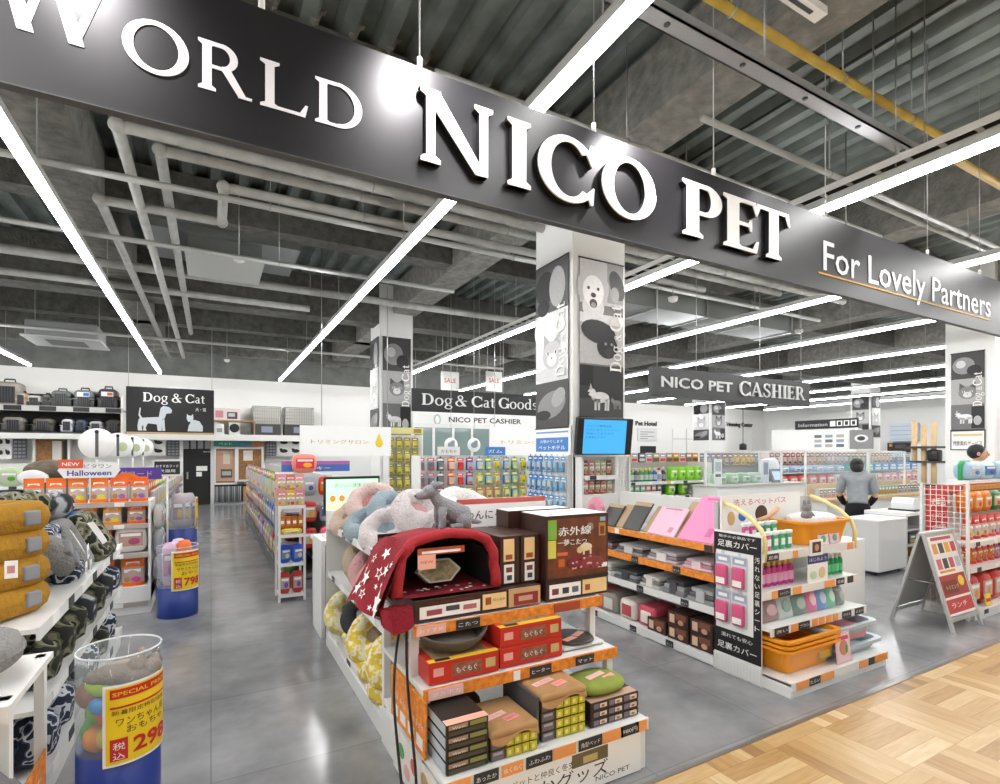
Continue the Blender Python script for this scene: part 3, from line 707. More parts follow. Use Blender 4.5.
pr(.03,.97,.26,.96,mat('kotatsu_print', '#6e3a22', .4, noise=.45, nscale=14),1); pr(0,1,.22,.25,C('#2a1814'),2)
pr(.03,.16,.72,.95,C('#7cb342'),2); pr(.03,.15,.5,.71,C('#d9cf5a'),2); pr(.84,.95,.72,.88,C('#b98a3e'),2); pr(.86,.93,.74,.84,C('#7a3a2a'),3); pr(.86,.95,.9,.95,C('#8fb3c9'),2)
pr(.70,.98,.33,.385,PAPER,3); pr(.05,.54,.03,.19,PAPER,2); pr(.57,.97,.03,.2,CREAM,2); pr(.61,.69,.07,.14,C('#a3541f'),3)
for u, cc in ((.14,'#7a3040'), (.3,'#3b3f48'), (.45,'#5a6a86')): pr(u-.05,u+.05,.07,.14,C(cc),3)
for dx in (-.0011, 0, .0011): big.text('赤外線', front(-W*.06+dx, -.0045-(dx+.0011)*.5, .765*H), .115*H, PAPER, width=W*.52); big.text('一夢こたつ', front(-W*.10+dx*.5, -.0045-(dx+.0011)*.5, .645*H), .08*H, PAPER, width=W*.46)
pr(.17,.33,.52,.56,C('#d96a4a'),2); pr(.16,.30,.37,.5,C('#8a3a18'),2); pr(.19,.28,.39,.48,C('#c86a28'),3)
big.ell((W*.02, -.0015, H*.42), (W*.2, .001, H*.09), WINE, nu=16, nv=8); big.ell((W*.22, -.002, H*.4), (W*.2, .001, H*.08), C('#8a3a3e'), nu=16, nv=8)
for k in range(16): big.ell((W*(-.12+.5*random.random()), -.003, H*(.34+.15*random.random())), (.008, .001, .006), C(['#d8a8a0','#4a2026','#c98a7a'][k % 3]), nu=8, nv=4)
big.ell((W*.12, -.0035, H*.60), (W*.10, .001, H*.05), C('#e9d6b4'), nu=14, nv=8); big.ell((W*.02, -.004, H*.57), (W*.05, .001, H*.04), C('#e0c498'), nu=12, nv=8)
for u in (.07,.18): big.box(W*u, W*(u+.03), -.0042, -.0035, H*.51, H*.58, C('#e9d6b4'))
big.ell((W*.19, -.003, H*.84), (W*.055, .001, H*.05), C('#8f8b83'), nu=12, nv=8)
o = big.build('kotatsu_box'); o.location = (1.695, 2.24, .742); tag(o, 'large dark brown upright box with white 赤外線 lettering and a cream dog picture', 'box')
carton('kotatsu_box', 'brown kotatsu box standing behind the large printed front box', 1.43, 1.85, 2.52, 2.66, .742, 1.18, BRN, tops=[(.02,.98,.05,.95,PAPER)])

# red star tent (kotatsu bed)
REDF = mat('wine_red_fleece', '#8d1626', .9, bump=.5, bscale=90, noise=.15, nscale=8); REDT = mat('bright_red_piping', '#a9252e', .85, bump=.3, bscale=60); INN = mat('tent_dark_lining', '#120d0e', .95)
tent = T('pet_tent', 'wine red pet tent with white stars and an arched opening, under the grey toy dog', 'pet bed', (.96, 2.26, .845)); tent.scale = (1, 1, .9)
def arch(u, r=1.0):
    # from the left foot over the crown to the right foot
    pts = [(-.26,0), (-.255,.12), (-.235,.215), (-.19,.275), (-.10,.305), (.02,.315), (.14,.30), (.215,.265), (.25,.20), (.262,.11), (.27,0)]
    k = u*(len(pts)-1); i = min(int(k), len(pts)-2); f = k-i
    return (pts[i][0]*(1-f)+pts[i+1][0]*f, pts[i][1]*(1-f)+pts[i+1][1]*f)
m = MB()
m.grid(lambda u, v: (arch(u)[0]*(1+.02*sin(9*u)), .0+.40*v, arch(u)[1]*(1-.10*v*v)+.006*sin(17*u+5*v)), 30, 8, REDF); m.build('cover', tent)
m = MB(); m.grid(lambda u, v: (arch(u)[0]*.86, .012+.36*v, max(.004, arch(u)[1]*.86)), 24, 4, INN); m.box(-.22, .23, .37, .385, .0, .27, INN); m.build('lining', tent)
m = MB(); m.tube([(arch(i/26)[0]*.93, -.004+.008*sin(i*1.7), arch(i/26)[1]*.94+.02) for i in range(27)], .026, REDT, 10); m.build('rim_roll', tent)
m = MB(); m.grid(lambda u, v: (-.25+.51*u, -.02+.36*v, .012+.006*sin(13*u)*sin(6*v)), 12, 8, REDF)
for k in range(16):
    a, b = -.2+.4*random.random(), -.01+.12*random.random(); m.lathe([(.008+.006*random.random(), .0205)], PAPER, 5, Tr(a, b, 0), cap0=False)
m.build('floor_pad', tent)
# left drape falling past the shelf edge
def drape(u, v):
    x = -.235-.11*v-.03*sin(2.5*u)*v; z = .25-.30*v-.015*sin(8*u)
    if v < .12: x += .02; z += .02
    return (x-.012*sin(11*u+3*v)*v, -.035+.40*u, z)
m = MB(); m.grid(drape, 18, 16, REDF); m.grid(lambda u, v: tuple(a+b for a, b in zip(drape(u, v), (.022, 0, -.004))), 18, 16, REDF); m.build('side_drape', tent)
m = MB()
def tail(u, v): return (-.325+.135*u+.012*sin(9*u), -.03-.012*sin(7*u+1)-.03*v, -.02-.125*v*(.3+.7*max(0, sin(pi*(.08+.84*u)))**.7))
m.grid(tail, 16, 8, REDF); m.grid(lambda u, v: tuple(a+b for a, b in zip(tail(u, v), (0, .025, .004))), 16, 8, REDF); m.build('drape_tail', tent)
def star(mb, c, M, r, mm, hollow=False):
    P = [(r*(1 if i % 2 == 0 else .42)*sin(i*pi/5), r*(1 if i % 2 == 0 else .42)*cos(i*pi/5)) for i in range(10)]
    if hollow:
        Q = [(.62*a, .62*b) for a, b in P]
        V = [(a, b, 0) for a, b in P]+[(a, b, 0) for a, b in Q]; mb.add(V, [(i, (i+1) % 10, 10+(i+1) % 10, 10+i) for i in range(10)], mm, False, M)
    else: mb.add([(0, 0, .0005)]+[(a, b, 0) for a, b in P], [(0, i+1, (i+1) % 10+1) for i in range(10)], mm, False, M)
m = MB()
for u, v, r, hol in [(.12,.78,.048,0), (.07,.93,.032,0), (.35,.42,.026,1), (.2,.30,.024,0), (.38,.12,.024,0), (.55,.6,.03,0), (.3,.6,.012,0), (.16,.52,.012,0), (.6,.3,.02,1), (.75,.5,.03,0), (.45,.8,.02,1), (.85,.8,.03,0), (.1,.2,.014,0), (.25,.9,.012,0)]:
    p = Vector(drape(u, v)); du = (Vector(drape(u+.03, v))-p); dv = (Vector(drape(u, v-.03))-p)
    M_ = FM(p, -du, dv); n = M_.col[2].to_3d(); M_.translation = p+n*.006*(1 if n.x < 0 else -1)
    star(m, None, M_, r*1.45, PAPER, hol)
m.build('star_print', tent)
m = MB(); F0 = front(0, -.012, 0)
m.box(-.15, .08, -.014, -.012, .215, .25, C('#b5512c')); m.box(-.13, .06, -.0145, -.014, .222, .235, PAPER); m.build('header_card', tent)
m = MB(); m.box(-.15, -.065, -.0165, -.0145, .145, .218, TAGP); m.text('NEW', front(-.107, -.0172, .175), .02, C('#c4483c'), width=.06); m.build('price_card', tent)
m = MB(); hx = [(.11*cos(a), .068*sin(a)) for a in [i*pi/3 for i in range(6)]]
m.prism(hx, 0, .05, mat('grey_cushion_edge', '#b9b6ae', .8), front(-.01, .12, .10) @ Rx(-.2)); m.prism([(a*.86, b*.86) for a, b in hx], .05, .053, mat('cat_print_fabric', '#8d8264', .85, noise=.5, nscale=30), front(-.01, .12, .10) @ Rx(-.2)); m.build('hexagon_cushion', tent)

# power cord down the rack side
m = MB(); cp = [Vector(c) for c in [(.80,2.36,.715), (.768,2.28,.68), (.752,2.22,.5), (.748,2.14,.3), (.74,2.06,.14), (.71,2.0,.05), (.685,2.04,.04), (.69,2.14,.2), (.70,2.26,.44), (.75,2.36,.62), (.79,2.42,.69)]]
for _ in range(2):
    nw = [cp[0]]
    for a_, b_ in zip(cp, cp[1:]): nw += [a_*.75+b_*.25, a_*.25+b_*.75]
    cp = nw+[cp[-1]]
m.tube(cp, .006, BLACK, 8)
tag(m.build('power_cord'), 'black power cord looping down the side of the stepped rack', 'cord')

# grey toy dog on the tent
PLUSH = mat('grey_plush', '#8f9095', .95, bump=.6, bscale=120)
dogt = T('toy_dog', 'grey plush toy dog sitting on the red tent', 'toy', (.985, 2.40, 1.128))
m = MB()
m.tube([(.145,.0,.045), (.12,.0,.055), (.06,.0,.085), (.0,.0,.125), (-.025,0,.15), (-.04,0,.175)], [.035,.056,.05,.036,.028,.028], PLUSH, 14)
m.ell((-.055,0,.185), (.042,.036,.033), PLUSH, nu=14, nv=8); m.tube([(-.05,0,.182), (-.085,0,.172), (-.12,0,.165), (-.13,0,.164)], [.03,.024,.017,.008], PLUSH, 12)
for s in (-1, 1):
    m.tube([(.0,.026*s,.11), (-.006,.03*s,.06), (-.004,.032*s,.02), (-.02,.032*s,.012)], [.024,.019,.017,.015], PLUSH, 10)
    m.ell((.105,.04*s,.04), (.045,.026,.04), PLUSH, nu=12, nv=8); m.tube([(.09,.05*s,.016), (.03,.05*s,.014)], [.019,.014], PLUSH, 10)
m.tube([(.165,0,.03), (.205,.01,.022), (.225,.02,.02)], [.014,.011,.007], PLUSH, 8)
m.build('body', dogt)
for s in (-1, 1):
    m = MB(); m.tube([(-.045,.022*s,.205), (-.025,.032*s,.222), (-.005,.036*s,.205)], [.012,.016,.008], PLUSH, 8); m.build('ear', dogt)
    m = MB(); m.ell((-.075,.026*s,.19), (.004,.004,.004), BLACK, nu=8, nv=6); m.build('eye', dogt)
m = MB(); m.ell((-.131,0,.167), (.006,.008,.006), BLACK, nu=8, nv=6); m.build('nose', dogt)

# ---- middle shelf
RB = C('#c02a1e', .35); rp = [(.06,.2,.35,.72,C('#e9a7a0')), (.32,.74,.22,.78,mat('box_artwork', '#8a5a48', .4, noise=.4, nscale=40)), (.52,.36,'もぐもぐ',.3,.3,PAPER), (.8,.94,.3,.72,C('#c9b27a'))]
rt = [(0,1,0,.12,C('#f2c33a')), (.1,.9,.12,.95,mat('box_top_art', '#9a7d5a', .45, noise=.5, nscale=25)), (.1,.3,.02,.1,DARK)]
carton('heater_box', 'bright red flat box under the grey-brown oval bed', .815, 1.155, 2.12, 2.42, .505, .60, RB, rp, rt)
carton('heater_box', 'bright red flat box at the bottom of the stack of two', 1.165, 1.515, 2.13, 2.45, .505, .598, RB, rp)
carton('heater_box', 'bright red flat box with a yellow edge, topmost of the stack of two', 1.168, 1.512, 2.132, 2.45, .599, .692, RB, rp, rt)
def oval_bed(name, label, x, y, z, rx, ry, h, m_out, m_in, card=True):
    t = T(name, label, 'pet bed', (x, y, z)); t.rotation_euler = (radians(17), 0, 0)
    q = MB(); q.lathe([(.70,0), (.82,h*.12), (.95,h*.62), (1.0,h*.93), (.985,h), (.94,h*.97), (.86,h*.6), (.75,h*.22), (.3,h*.16), (0.001,h*.16)], m_out, 36, Matrix.Diagonal((rx, ry, 1, 1))); q.build('bowl', t)
    q = MB(); q.ell((0, 0, h*.22), (rx*.74, ry*.74, h*.12), m_in, nu=28, nv=8); q.build('cushion', t)
    if card:
        q = MB(); q.box(-.045, .045, -.001, 0, 0, .035, TAGP, FM((rx*.35, -ry*.55, h*.36), (1,.1,0), (0,.5,.8))); q.build('price_card', t)
    return t
oval_bed('oval_pet_bed', 'grey-brown oval felt bed on the red flat box', .98, 2.27, .632, .17, .135, .075, mat('taupe_felt', '#5d544c', .95, bump=.3, bscale=150), mat('taupe_felt_inner', '#6d645b', .95))
q = MB(); q.rbox(-.13, .13, -.11, .11, 0, .018, .008, C('#e6e6e2', .7)); q2 = tag(q.build('heating_pad'), 'white flat heating pad under the dark round plate', 'pad'); q2.location = (1.675, 2.27, .505)
t = T('round_plate', 'dark brown round heater plate with pink cards beside the red boxes', 'heater plate', (1.665, 2.26, .524))
q = MB(); q.lathe([(.105,0), (.118,.006), (.115,.013), (.1,.016), (.001,.014)], mat('dark_plate', '#3e3328', .4), 28); q.build('plate', t)
for dx, a in ((-.04,.3), (.045,.5)):
    q = MB(); q.box(-.042, .042, -.018, .018, 0, .0015, TAGP, Tr(dx, -.02+dx*.5, .0165) @ Rz(a)); q.build('price_card', t)

# ---- bottom shelf
DK = C('#26231f', .45)
for k in range(4):
    carton('pet_bed_box', 'slim dark printed box beside the rack post, %s of the stack of four' % ['lowest','second','third','topmost'][k], .805, .99, 1.905, 2.12, .237+.05*k, .285+.05*k, DK,
           [(.05,.5,.55,.9,C('#a88a72')), (.55,.95,.55,.9,C('#8a8a4a')), (.06,.9,.1,.4,C('#4a4436')), (.28,.6,'Warm',.3,.3,PAPER)], lefts=[(.05,.95,.1,.9,C('#b9c3cc'))],
           tops=[(0,1,0,.2,TAGP), (.02,.98,.2,.98,DK)] if k == 3 else ())
TAN = mat('tan_cardboard_cloth', '#b48a5c', .9, noise=.12, nscale=10); YB = C('#c9bd2a')
def yel_stack(x0, x1, y0, y1, z0, n, h, lab):
    for k in range(n):
        pr_ = [(.02,.27,.1,.9,C('#6f6470')), (.05,.24,.55,.8,C('#b0a6ac'))]
        for i in range(4): pr_.append((.33+.165*i, .33+.165*i+.145, .08, .92, YB)); pr_.append((.36+.165*i, .42+.165*i, .3, .7, C('#e2d98a')))
        carton('pet_bed_box', 'box with yellow front squares, %s from the bottom of the %s tan-topped stack' % (ORD[k], lab), x0, x1, y0, y1, z0+h*k, z0+h*(k+1)-.002, C('#4a4520'), pr_)
    z = z0+h*n
    t = T('tan_pet_mat', 'tan square mat with pink price cards on the %s stack of yellow boxes' % lab, 'pet mat', ((x0+x1)/2, y0-.01, z))
    w = (x1-x0)/2+.005; d = y1-y0+.02
    q = MB(); q.rbox(-w, w, 0, d, 0, .035, .016, TAN); q.grid(lambda u, v: (-w*.98+2*w*.98*u, -.002+.02*v*v, .02-.05*(1-v)*(.6+.4*sin(7*u))), 14, 5, TAN); q.build('mat', t)
    for (dx, dy, ww, hh, mm, tx) in ((-.04,.12,.12,.035,PINKT,'あったかい'), (.02,.075,.075,.04,C('#f3a7a0'),'980円')):
        q = MB(); q.box(-ww/2, ww/2, -hh/2, hh/2, 0, .001, mm, Tr(dx, dy, .0358+(.001 if dx > 0 else 0)) @ Rz(.25)); q.text(tx, Tr(dx, dy-.008, .0375+(.001 if dx > 0 else 0)) @ Rz(.25), .022, C('#c4483c'), width=ww*.8); q.build('price_card', t)
yel_stack(1.0, 1.225, 1.905, 2.16, .237, 2, .045, 'lower')
yel_stack(1.262, 1.50, 1.93, 2.22, .237, 4, .043, 'taller')
q = MB(); q.box(-.006, .006, 0, .3, 0, .2, C('#4d5258')); o = q.build('shelf_divider'); o.location = (1.243, 1.93, .237); tag(o, 'dark upright divider between the two tan-topped stacks', 'divider')
for k in range(3):
    pr_ = []
    for i in range(3): pr_ += [(.06+.31*i, .16+.31*i, .2, .8, C('#7c6f7e')), (.18+.31*i, .32+.31*i, .25, .75, C('#e6d3bd')), (.21+.31*i, .27+.31*i, .35, .6, C('#a36b4a'))]
    carton('pet_bed_box', 'brown patterned flat box under the green round cushion, %s of three' % ['lowest','middle','topmost'][k], 1.525, 1.815, 1.92, 2.16, .237+.038*k, .274+.038*k, C('#2f2018'), pr_, [(.02,.98,.02,.25,C('#caa489'))] if k == 2 else ())
t = T('green_round_cushion', 'olive green round cushion with a price card on the brown patterned boxes', 'cushion', (1.655, 2.05, .352))
q = MB(); q.ell((0, 0, .028), (.145, .115, .034), mat('olive_felt', '#8c9a45', .95, noise=.1, bump=.3, bscale=120), p=.8, nu=28, nv=10); q.build('cushion', t)
for (dx, dy, ww, hh, mm) in ((-.01,-.01,.12,.03,PINKT), (.05,-.045,.075,.035,C('#f3a7a0'))):
    q = MB(); q.box(-ww/2, ww/2, -hh/2, hh/2, 0, .001, mm, Tr(dx, dy, .0625 if dx < 0 else .0575) @ Rz(.25) @ Rx(.12 if dx < 0 else .3)); q.build('price_card', t)
oval = MB(); oval.rbox(-.12, .12, 0, .2, 0, .14, .05, mat('dark_olive_cloth', '#3c3a24', .95, bump=.4, bscale=40)); o = oval.build('folded_bed'); o.location = (1.0, 2.2, .237); tag(o, 'folded dark olive bed behind the slim dark boxes', 'pet bed')
# ---------------------------------------------------------------- plush beds
FLC = mat('cream_fleece', '#d9d3c4', .98, bump=.9, bscale=90); FLB = mat('beige_fleece', '#a99a86', .98, bump=.9, bscale=90)
YPL = pattern('yellow_white_plush', ['#cfae22','#ece4c4','#d8bd3c'], 24, interp='EASE'); PKP = mat('pink_plush', '#d9a6a6', .98, bump=.9, bscale=80); WPL = mat('white_plush', '#e6e3e2', .98, bump=1, bscale=70)
BLP = mat('blue_grey_plush', '#9fb1ba', .98, bump=.9, bscale=80); WPK = mat('white_pink_plush', '#e2d9d9', .98, noise=.1, nscale=14, bump=1, bscale=70); GRP = mat('grey_fleece', '#8b8a88', .98, bump=.9, bscale=70)
MUS = mat('mustard_corduroy', '#a87a1a', .92, bump=.5, bscale=50, noise=.12, nscale=9); CAMO = pattern('camouflage_fleece', ['#22241c','#5f5e48','#8d8a72','#16170f'], 13); NAV = pattern('navy_print_fleece', ['#1f2a3d','#c9cdd2','#31415c','#11182a'], 15)
DKGP = pattern('dark_grey_print', ['#2a2c30','#6f7176','#b5b6b8'], 14)
def round_bed(name, label, loc, rot, R, r, m_ring, m_in, segs=0, group=None, sq=.85, depth=.0):
    """plush ring with a cushion in the middle"""
    t = T(name, label, 'pet bed', loc, 0, group); t.rotation_euler = rot
    q = MB(); nu, nv = 40, 12
    def f(u, v):
        a = 2*pi*u; b = 2*pi*v; k = 1+(.10*abs(sin(segs*a/2)) if segs else .05*sin(5*a+1))
        rr = r*k; return ((R+rr*cos(b))*cos(a), (R+rr*cos(b))*sin(a)*sq, r+rr*sin(b)*1.15)
    q.grid(f, nu, nv, m_ring); q.build('bolster', t)
    q = MB(); q.ell((0, 0, r*.75-depth), (R*.98, R*.98*sq, r*.62), m_in, nu=26, nv=10, noise=.05, seed=3); q.build('cushion', t)
    return t
def square_bed(name, label, loc, rot, w, d, h, m_ring, m_in, m_tag=None, group=None):
    t = T(name, label, 'pet bed', loc, 0, group); t.rotation_euler = rot
    r = h/2; q = MB()
    def f(u, v):
        a = 2*pi*u; b = 2*pi*v; c, s = cos(a), sin(a); e = .26
        px = (1 if c >= 0 else -1)*abs(c)**e*(w/2-r*.8); py = (1 if s >= 0 else -1)*abs(s)**e*(d/2-r*.8)
        L = math.hypot(c/w, s/d)+1e-6; nx, ny = c/w/L, s/d/L; k = 1+.06*sin(7*a)
        return (px+nx*r*.8*cos(b)*k, py+ny*r*.8*cos(b)*k, r+r*sin(b)*1.05)
    q.grid(f, 48, 10, m_ring); q.build('bolster', t)
    q = MB(); q.ell((0, 0, r*.95), (w/2-r*.7, d/2-r*.7, r*.8), m_in, p=.55, nu=28, nv=10, noise=.03); q.build('cushion', t)
    if m_tag:
        for dx in (-.26*w, .2*w):
            q = MB(); q.rbox(dx-.035, dx+.035, -d/2-.012, -d/2+.03, r*.55, r*1.5, .01, m_tag); q.build('fabric_patch', t)
    return t
def roll(name, label, loc, rot, L, r, m_, m_in=None, bend=.0):
    """a bed folded over into a soft roll"""
    t = T(name, label, 'pet bed', loc); t.rotation_euler = rot
    q = MB(); n = 14; q.tube([(-L/2+L*i/n, bend*sin(pi*i/n), r+.012*sin(i*2.2)) for i in range(n+1)], [r*(.55 if i in (0, n) else .9 if i in (1, n-1) else 1+.07*sin(i*2.7)) for i in range(n+1)], m_, 14); q.build('roll', t)
    q = MB(); q.ell((-L/2-.0, 0, r), (.02, r*.5, r*.5), m_in or m_, nu=12, nv=8); q.build('inner_fold', t)
    return t

# ---------------------------------------------------------------- bed aisle gondola, running back from the stepped rack
GX, GY0, GY1 = .79, 2.74, 4.26
gon = T('gondola_shelf', 'white gondola of plush beds running back behind the stepped rack', 'shelf', (GX, GY0, 0)); L = GY1-GY0
m = MB(); m.box(0, .95, 0, L, 0, .1, WHITE); m.build('plinth', gon)
m = MB(); m.box(.46, .50, 0, L, .1, 1.02, WHITE); m.build('back_panel', gon)
for y in (.0, L/2, L-.03):
    m = MB(); m.box(.455, .505, y, y+.03, .1, 1.05, WHITE); m.build('upright', gon)
def side_shelf(parent, x0, x1, y0, y1, z, rail, tags, toward=-1, th=.02, rh=.04, nm='shelf', m_=None):
    """shelf whose front edge looks to -X (toward=-1) or +X"""
    q = MB(); q.box(min(x0, x1), max(x0, x1), y0, y1, z-th, z, m_ or WHITE); s = q.build(nm, parent)
    a = x0+toward*.012
    q = MB(); q.box(min(x0, a), max(x0, a), y0, y1, z-rh, z+.004, rail); q.build('price_rail', s)
    for ty, w, mm, txt in tags:
        q = MB(); b = a+toward*.003; q.box(min(a, b), max(a, b), ty-w/2, ty+w/2, z-rh+.003, z+.001, mm)
        if txt: q.text(txt, leftf(b-.001, ty, z-rh+.013) if toward < 0 else rightf(b+.001, ty, z-rh+.013), rh*.45, PAPER, width=w*.8)
        q.build('price_tag', s)
    return s
side_shelf(gon, .02, .46, 0, L, .13, RAILW, [(.3,.1,PAPER,None), (.8,.1,TAGB,'ベッド'), (1.2,.1,PAPER,None)], rh=.06)
side_shelf(gon, .02, .46, 0, L, .58, RAILW, [(.2,.12,PAPER,None), (.6,.09,TAGB,'1980円'), (1.0,.12,PAPER,None), (1.3,.09,TAGB,'980円')])
side_shelf(gon, .02, .46, 0, L, .95, RAILW, [(.2,.09,TAGB,'ベッド'), (.5,.12,PAPER,None), (.95,.09,TAGB,'1280円'), (1.3,.1,PAPER,None)])
m = MB(); m.box(.0,.94,L+.002,L+.02,0,1.05,WHITE); m.build('end_panel', gon)
# yellow plush beds on the lowest shelf: nearest first
YP2 = pattern('pale_yellow_plush', ['#d8c65a','#ece6cc','#dccb70'], 24, interp='EASE')
for k, (x, y, z, lab) in enumerate([(.97,2.92,.12,'nearest on the low shelf'), (.97,3.24,.12,'second on the low shelf'), (.97,3.56,.12,'third on the low shelf'), (.97,3.90,.12,'far end of the low shelf')]):
    round_bed('plush_bed', 'yellow and white plush bed lying flat, %s' % lab, (x, y, z+.02), (radians(14), radians(-10), .4*k), .13, .07, YPL, FLB, 9)
for k, (x, y, z, lab) in enumerate([(.95,2.92,.30,'nearest'), (.93,3.32,.31,'middle'), (.92,3.98,.30,'farthest')]):
    round_bed('plush_bed', 'yellow plush bed with beige lining tilted toward the aisle, %s of three' % lab, (x, y, z), (radians(38), radians(-30), .2), .13, .068, YPL if k < 2 else YP2, FLB, 9)
round_bed('plush_bed', 'dark grey plush bed squeezed under the middle shelf behind the yellow beds', (.95, 3.66, .36), (radians(40), radians(-40), 0), .11, .06, mat('charcoal_plush', '#3f4044', .98, bump=.8), FLC)
# middle shelf
for k, (y, mr, mi, lab) in enumerate([(2.96,GRP,PKP,'grey plush bed with pink lining'), (3.26,PKP,mat('rose_lining', '#cf9a9c', .98, bump=.8),'dusty pink plush bed'), (3.56,PKP,FLB,'pink plush bed with beige lining'), (3.86,mat('beige_plush', '#b7a68f', .98, bump=.8),PKP,'beige plush bed with pink lining')]):
    round_bed('plush_bed', lab+' tilted on the middle shelf of the bed gondola', (.96, y, .67), (radians(42), radians(-30), .3*k), .125, .066, mr, mi, 7)
# top of the gondola
for k, (x, y, z, rx, ry, rz, R, r, mr, mi, lab) in enumerate([
    (1.02,3.80,1.10,.85,radians(-22),.2,.135,.058,mat('pale_pink_plush', '#e3c6c0', .98, bump=.8),mat('rose_fleece', '#d79a94', .98, bump=.9),'large pale pink round bed tilted on top of the gondola'),
    (.95,3.52,.975,.4,radians(-25),0,.115,.06,BLP,FLC,'blue-grey plush bed below the large pale pink bed'),
    (1.02,3.44,1.07,.6,radians(-25),1,.115,.06,BLP,WPL,'blue-grey plush bed on top of another blue-grey bed'),
    (.95,3.98,.975,.3,radians(-40),0,.115,.06,mat('beige_pink_plush', '#cdb8a6', .98, bump=.8),FLB,'beige plush bed at the far top corner of the gondola'),
    (.96,3.20,.975,.4,radians(-30),.4,.12,.062,WPK,BLP,'white and pink fuzzy bed directly behind the red tent'),
    (1.10,3.12,1.09,.5,radians(-20),.9,.125,.062,WPK,PKP,'fuzzy white-pink bed on top of the white and pink one'),
    (1.22,3.38,1.07,.4,radians(-12),.1,.13,.062,WPL,mat('blush_fleece', '#d9b9b5', .98, bump=.8),'fluffy white bed leaning behind the head of the toy dog'),
    (1.37,2.98,1.115,.5,radians(12),.1,.145,.055,mat('off_white_fleece', '#efecea', .98, bump=.6),mat('blush_fleece_2', '#dcc3c0', .98, bump=.8),'off-white bed with blush lining behind the back of the toy dog'),
    (1.34,3.00,.965,0,0,.3,.15,.06,GRP,FLC,'grey bed flat on the gondola top under the off-white one'),
    (1.30,3.60,.965,0,0,.3,.15,.06,BLP,FLC,'blue-grey bed flat at the gondola top centre')]):
    round_bed('plush_bed', lab, (x, y, z), (rx, ry, rz), R, r, mr, mi, 8)
# white header board behind the brown boxes
t = T('header_sign', 'white header board with red stripe behind the brown kotatsu boxes', 'sign', (1.50, 2.74, .95))
q = MB(); q.box(-.28, .32, 0, .012, 0, .285, PAPER); q.box(-.28, .32, -.001, 0, .255, .285, C('#c65a50')); q.text('わんにゃんこたつ', front(.02, -.002, .17), .06, DARK, width=.5, bold=.005); q.box(-.27, -.19, -.002, 0, .05, .16, C('#c4643c')); q.build('board', t)
q = MB(); q.box(-.2, -.18, .012, .03, -.22, .1, WHITE); q.box(.18, .2, .012, .03, -.22, .1, WHITE); q.build('support', t)

# ---------------------------------------------------------------- left bed gondola, facing the aisle on its right side
LX = -.62
lg = T('gondola_shelf', 'white gondola along the left edge with mustard beds and camouflage rolls', 'shelf', (LX, 2.77, 0)); L = 2.28
m = MB(); m.box(-1.0, 0, 0, L, 0, .1, WHITE); m.build('plinth', lg)
m = MB(); m.box(-.52, -.48, 0, L, .1, 1.0, WHITE); m.build('back_panel', lg)
tags = [(.25+.30*k, .11, TAGB if k % 2 else PAPER, None) for k in range(7)]
side_shelf(lg, 0, -.48, 0, L, .14, RAILW, tags, 1, rh=.05); side_shelf(lg, 0, -.48, 0, L, .79, RAILW, tags, 1, rh=.05); side_shelf(lg, 0, -.48, 0, L, .46, RAILW, tags, 1, rh=.045)
GTAG = mat('grey_felt_patch', '#8b8c90', .9)
for k in range(4):
    square_bed('square_bed', 'mustard yellow square bed with grey patches, %s of its stack' % ['lowest','second from the floor','third from the floor','topmost'][k], (-.93, 3.03, .795+.118*k), (0, 0, radians(58+[2,-3,2,-1][k])), .50, .46, .135, MUS, FLC if k < 3 else mat('cream_white_fleece', '#e9e2cf', .98, bump=.7), GTAG)
q = MB(); q.box(-.02, .02, 0, .003, 0, .07, PAPER); q.box(-.012, .012, -.001, 0, .02, .05, C('#c98a8a')); o = q.build('hang_tag'); o.location = (-.70, 2.785, 1.0); tag(o, 'white paper tag hanging on the third mustard bed', 'tag')
square_bed('square_bed', 'grey square bed with white fleece leaning beside the mustard stack', (-.84, 3.52, .86), (radians(-10), radians(28), radians(90)), .40, .42, .15, GRP, mat('white_fleece', '#ecebe8', .98, bump=.7), GTAG)
square_bed('square_bed', 'grey bed standing upright behind the mustard stack under the camouflage rolls', (-1.05, 3.35, 1.05), (radians(70), 0, radians(20)), .5, .4, .14, mat('mid_grey_plush', '#8e9094', .98, bump=.6), GRP)
square_bed('square_bed', 'navy and white printed bed standing on edge with paper tags', (-.82, 3.80, .90), (0, radians(62), radians(5)), .36, .40, .13, NAV, mat('light_blue_fleece', '#c8d2d8', .98, bump=.7))
square_bed('square_bed', 'light grey bed standing on edge after the navy printed one', (-.82, 4.08, .90), (0, radians(64), radians(5)), .36, .34, .13, GRP, WPL)
square_bed('square_bed', 'camouflage bed with white lining standing at the aisle edge', (-.78, 4.45, .90), (0, radians(60), radians(-4)), .36, .40, .14, CAMO, WPL)
for k, (y, x, z) in enumerate([(3.55,-1.0,1.10), (3.85,-.98,1.09), (4.15,-.95,1.07), (4.45,-.98,1.04)]):
    roll('rolled_bed', 'camouflage fleece bed folded on top of the upright beds, %s' % ['nearest','second','third','farthest'][k], (x, y, z), (.2, -.15, radians(35+20*(k % 2))), .40, .085, CAMO if k < 2 else DKGP if k == 2 else NAV)
q = MB(); q.rbox(-.05, .05, -.06, .06, 0, .1, .02, C('#3f6fb0', .8)); o = q.build('blue_pouch'); o.location = (-.82, 4.55, 1.0); tag(o, 'small blue cloth pouch on top of the dark printed rolls', 'pouch')
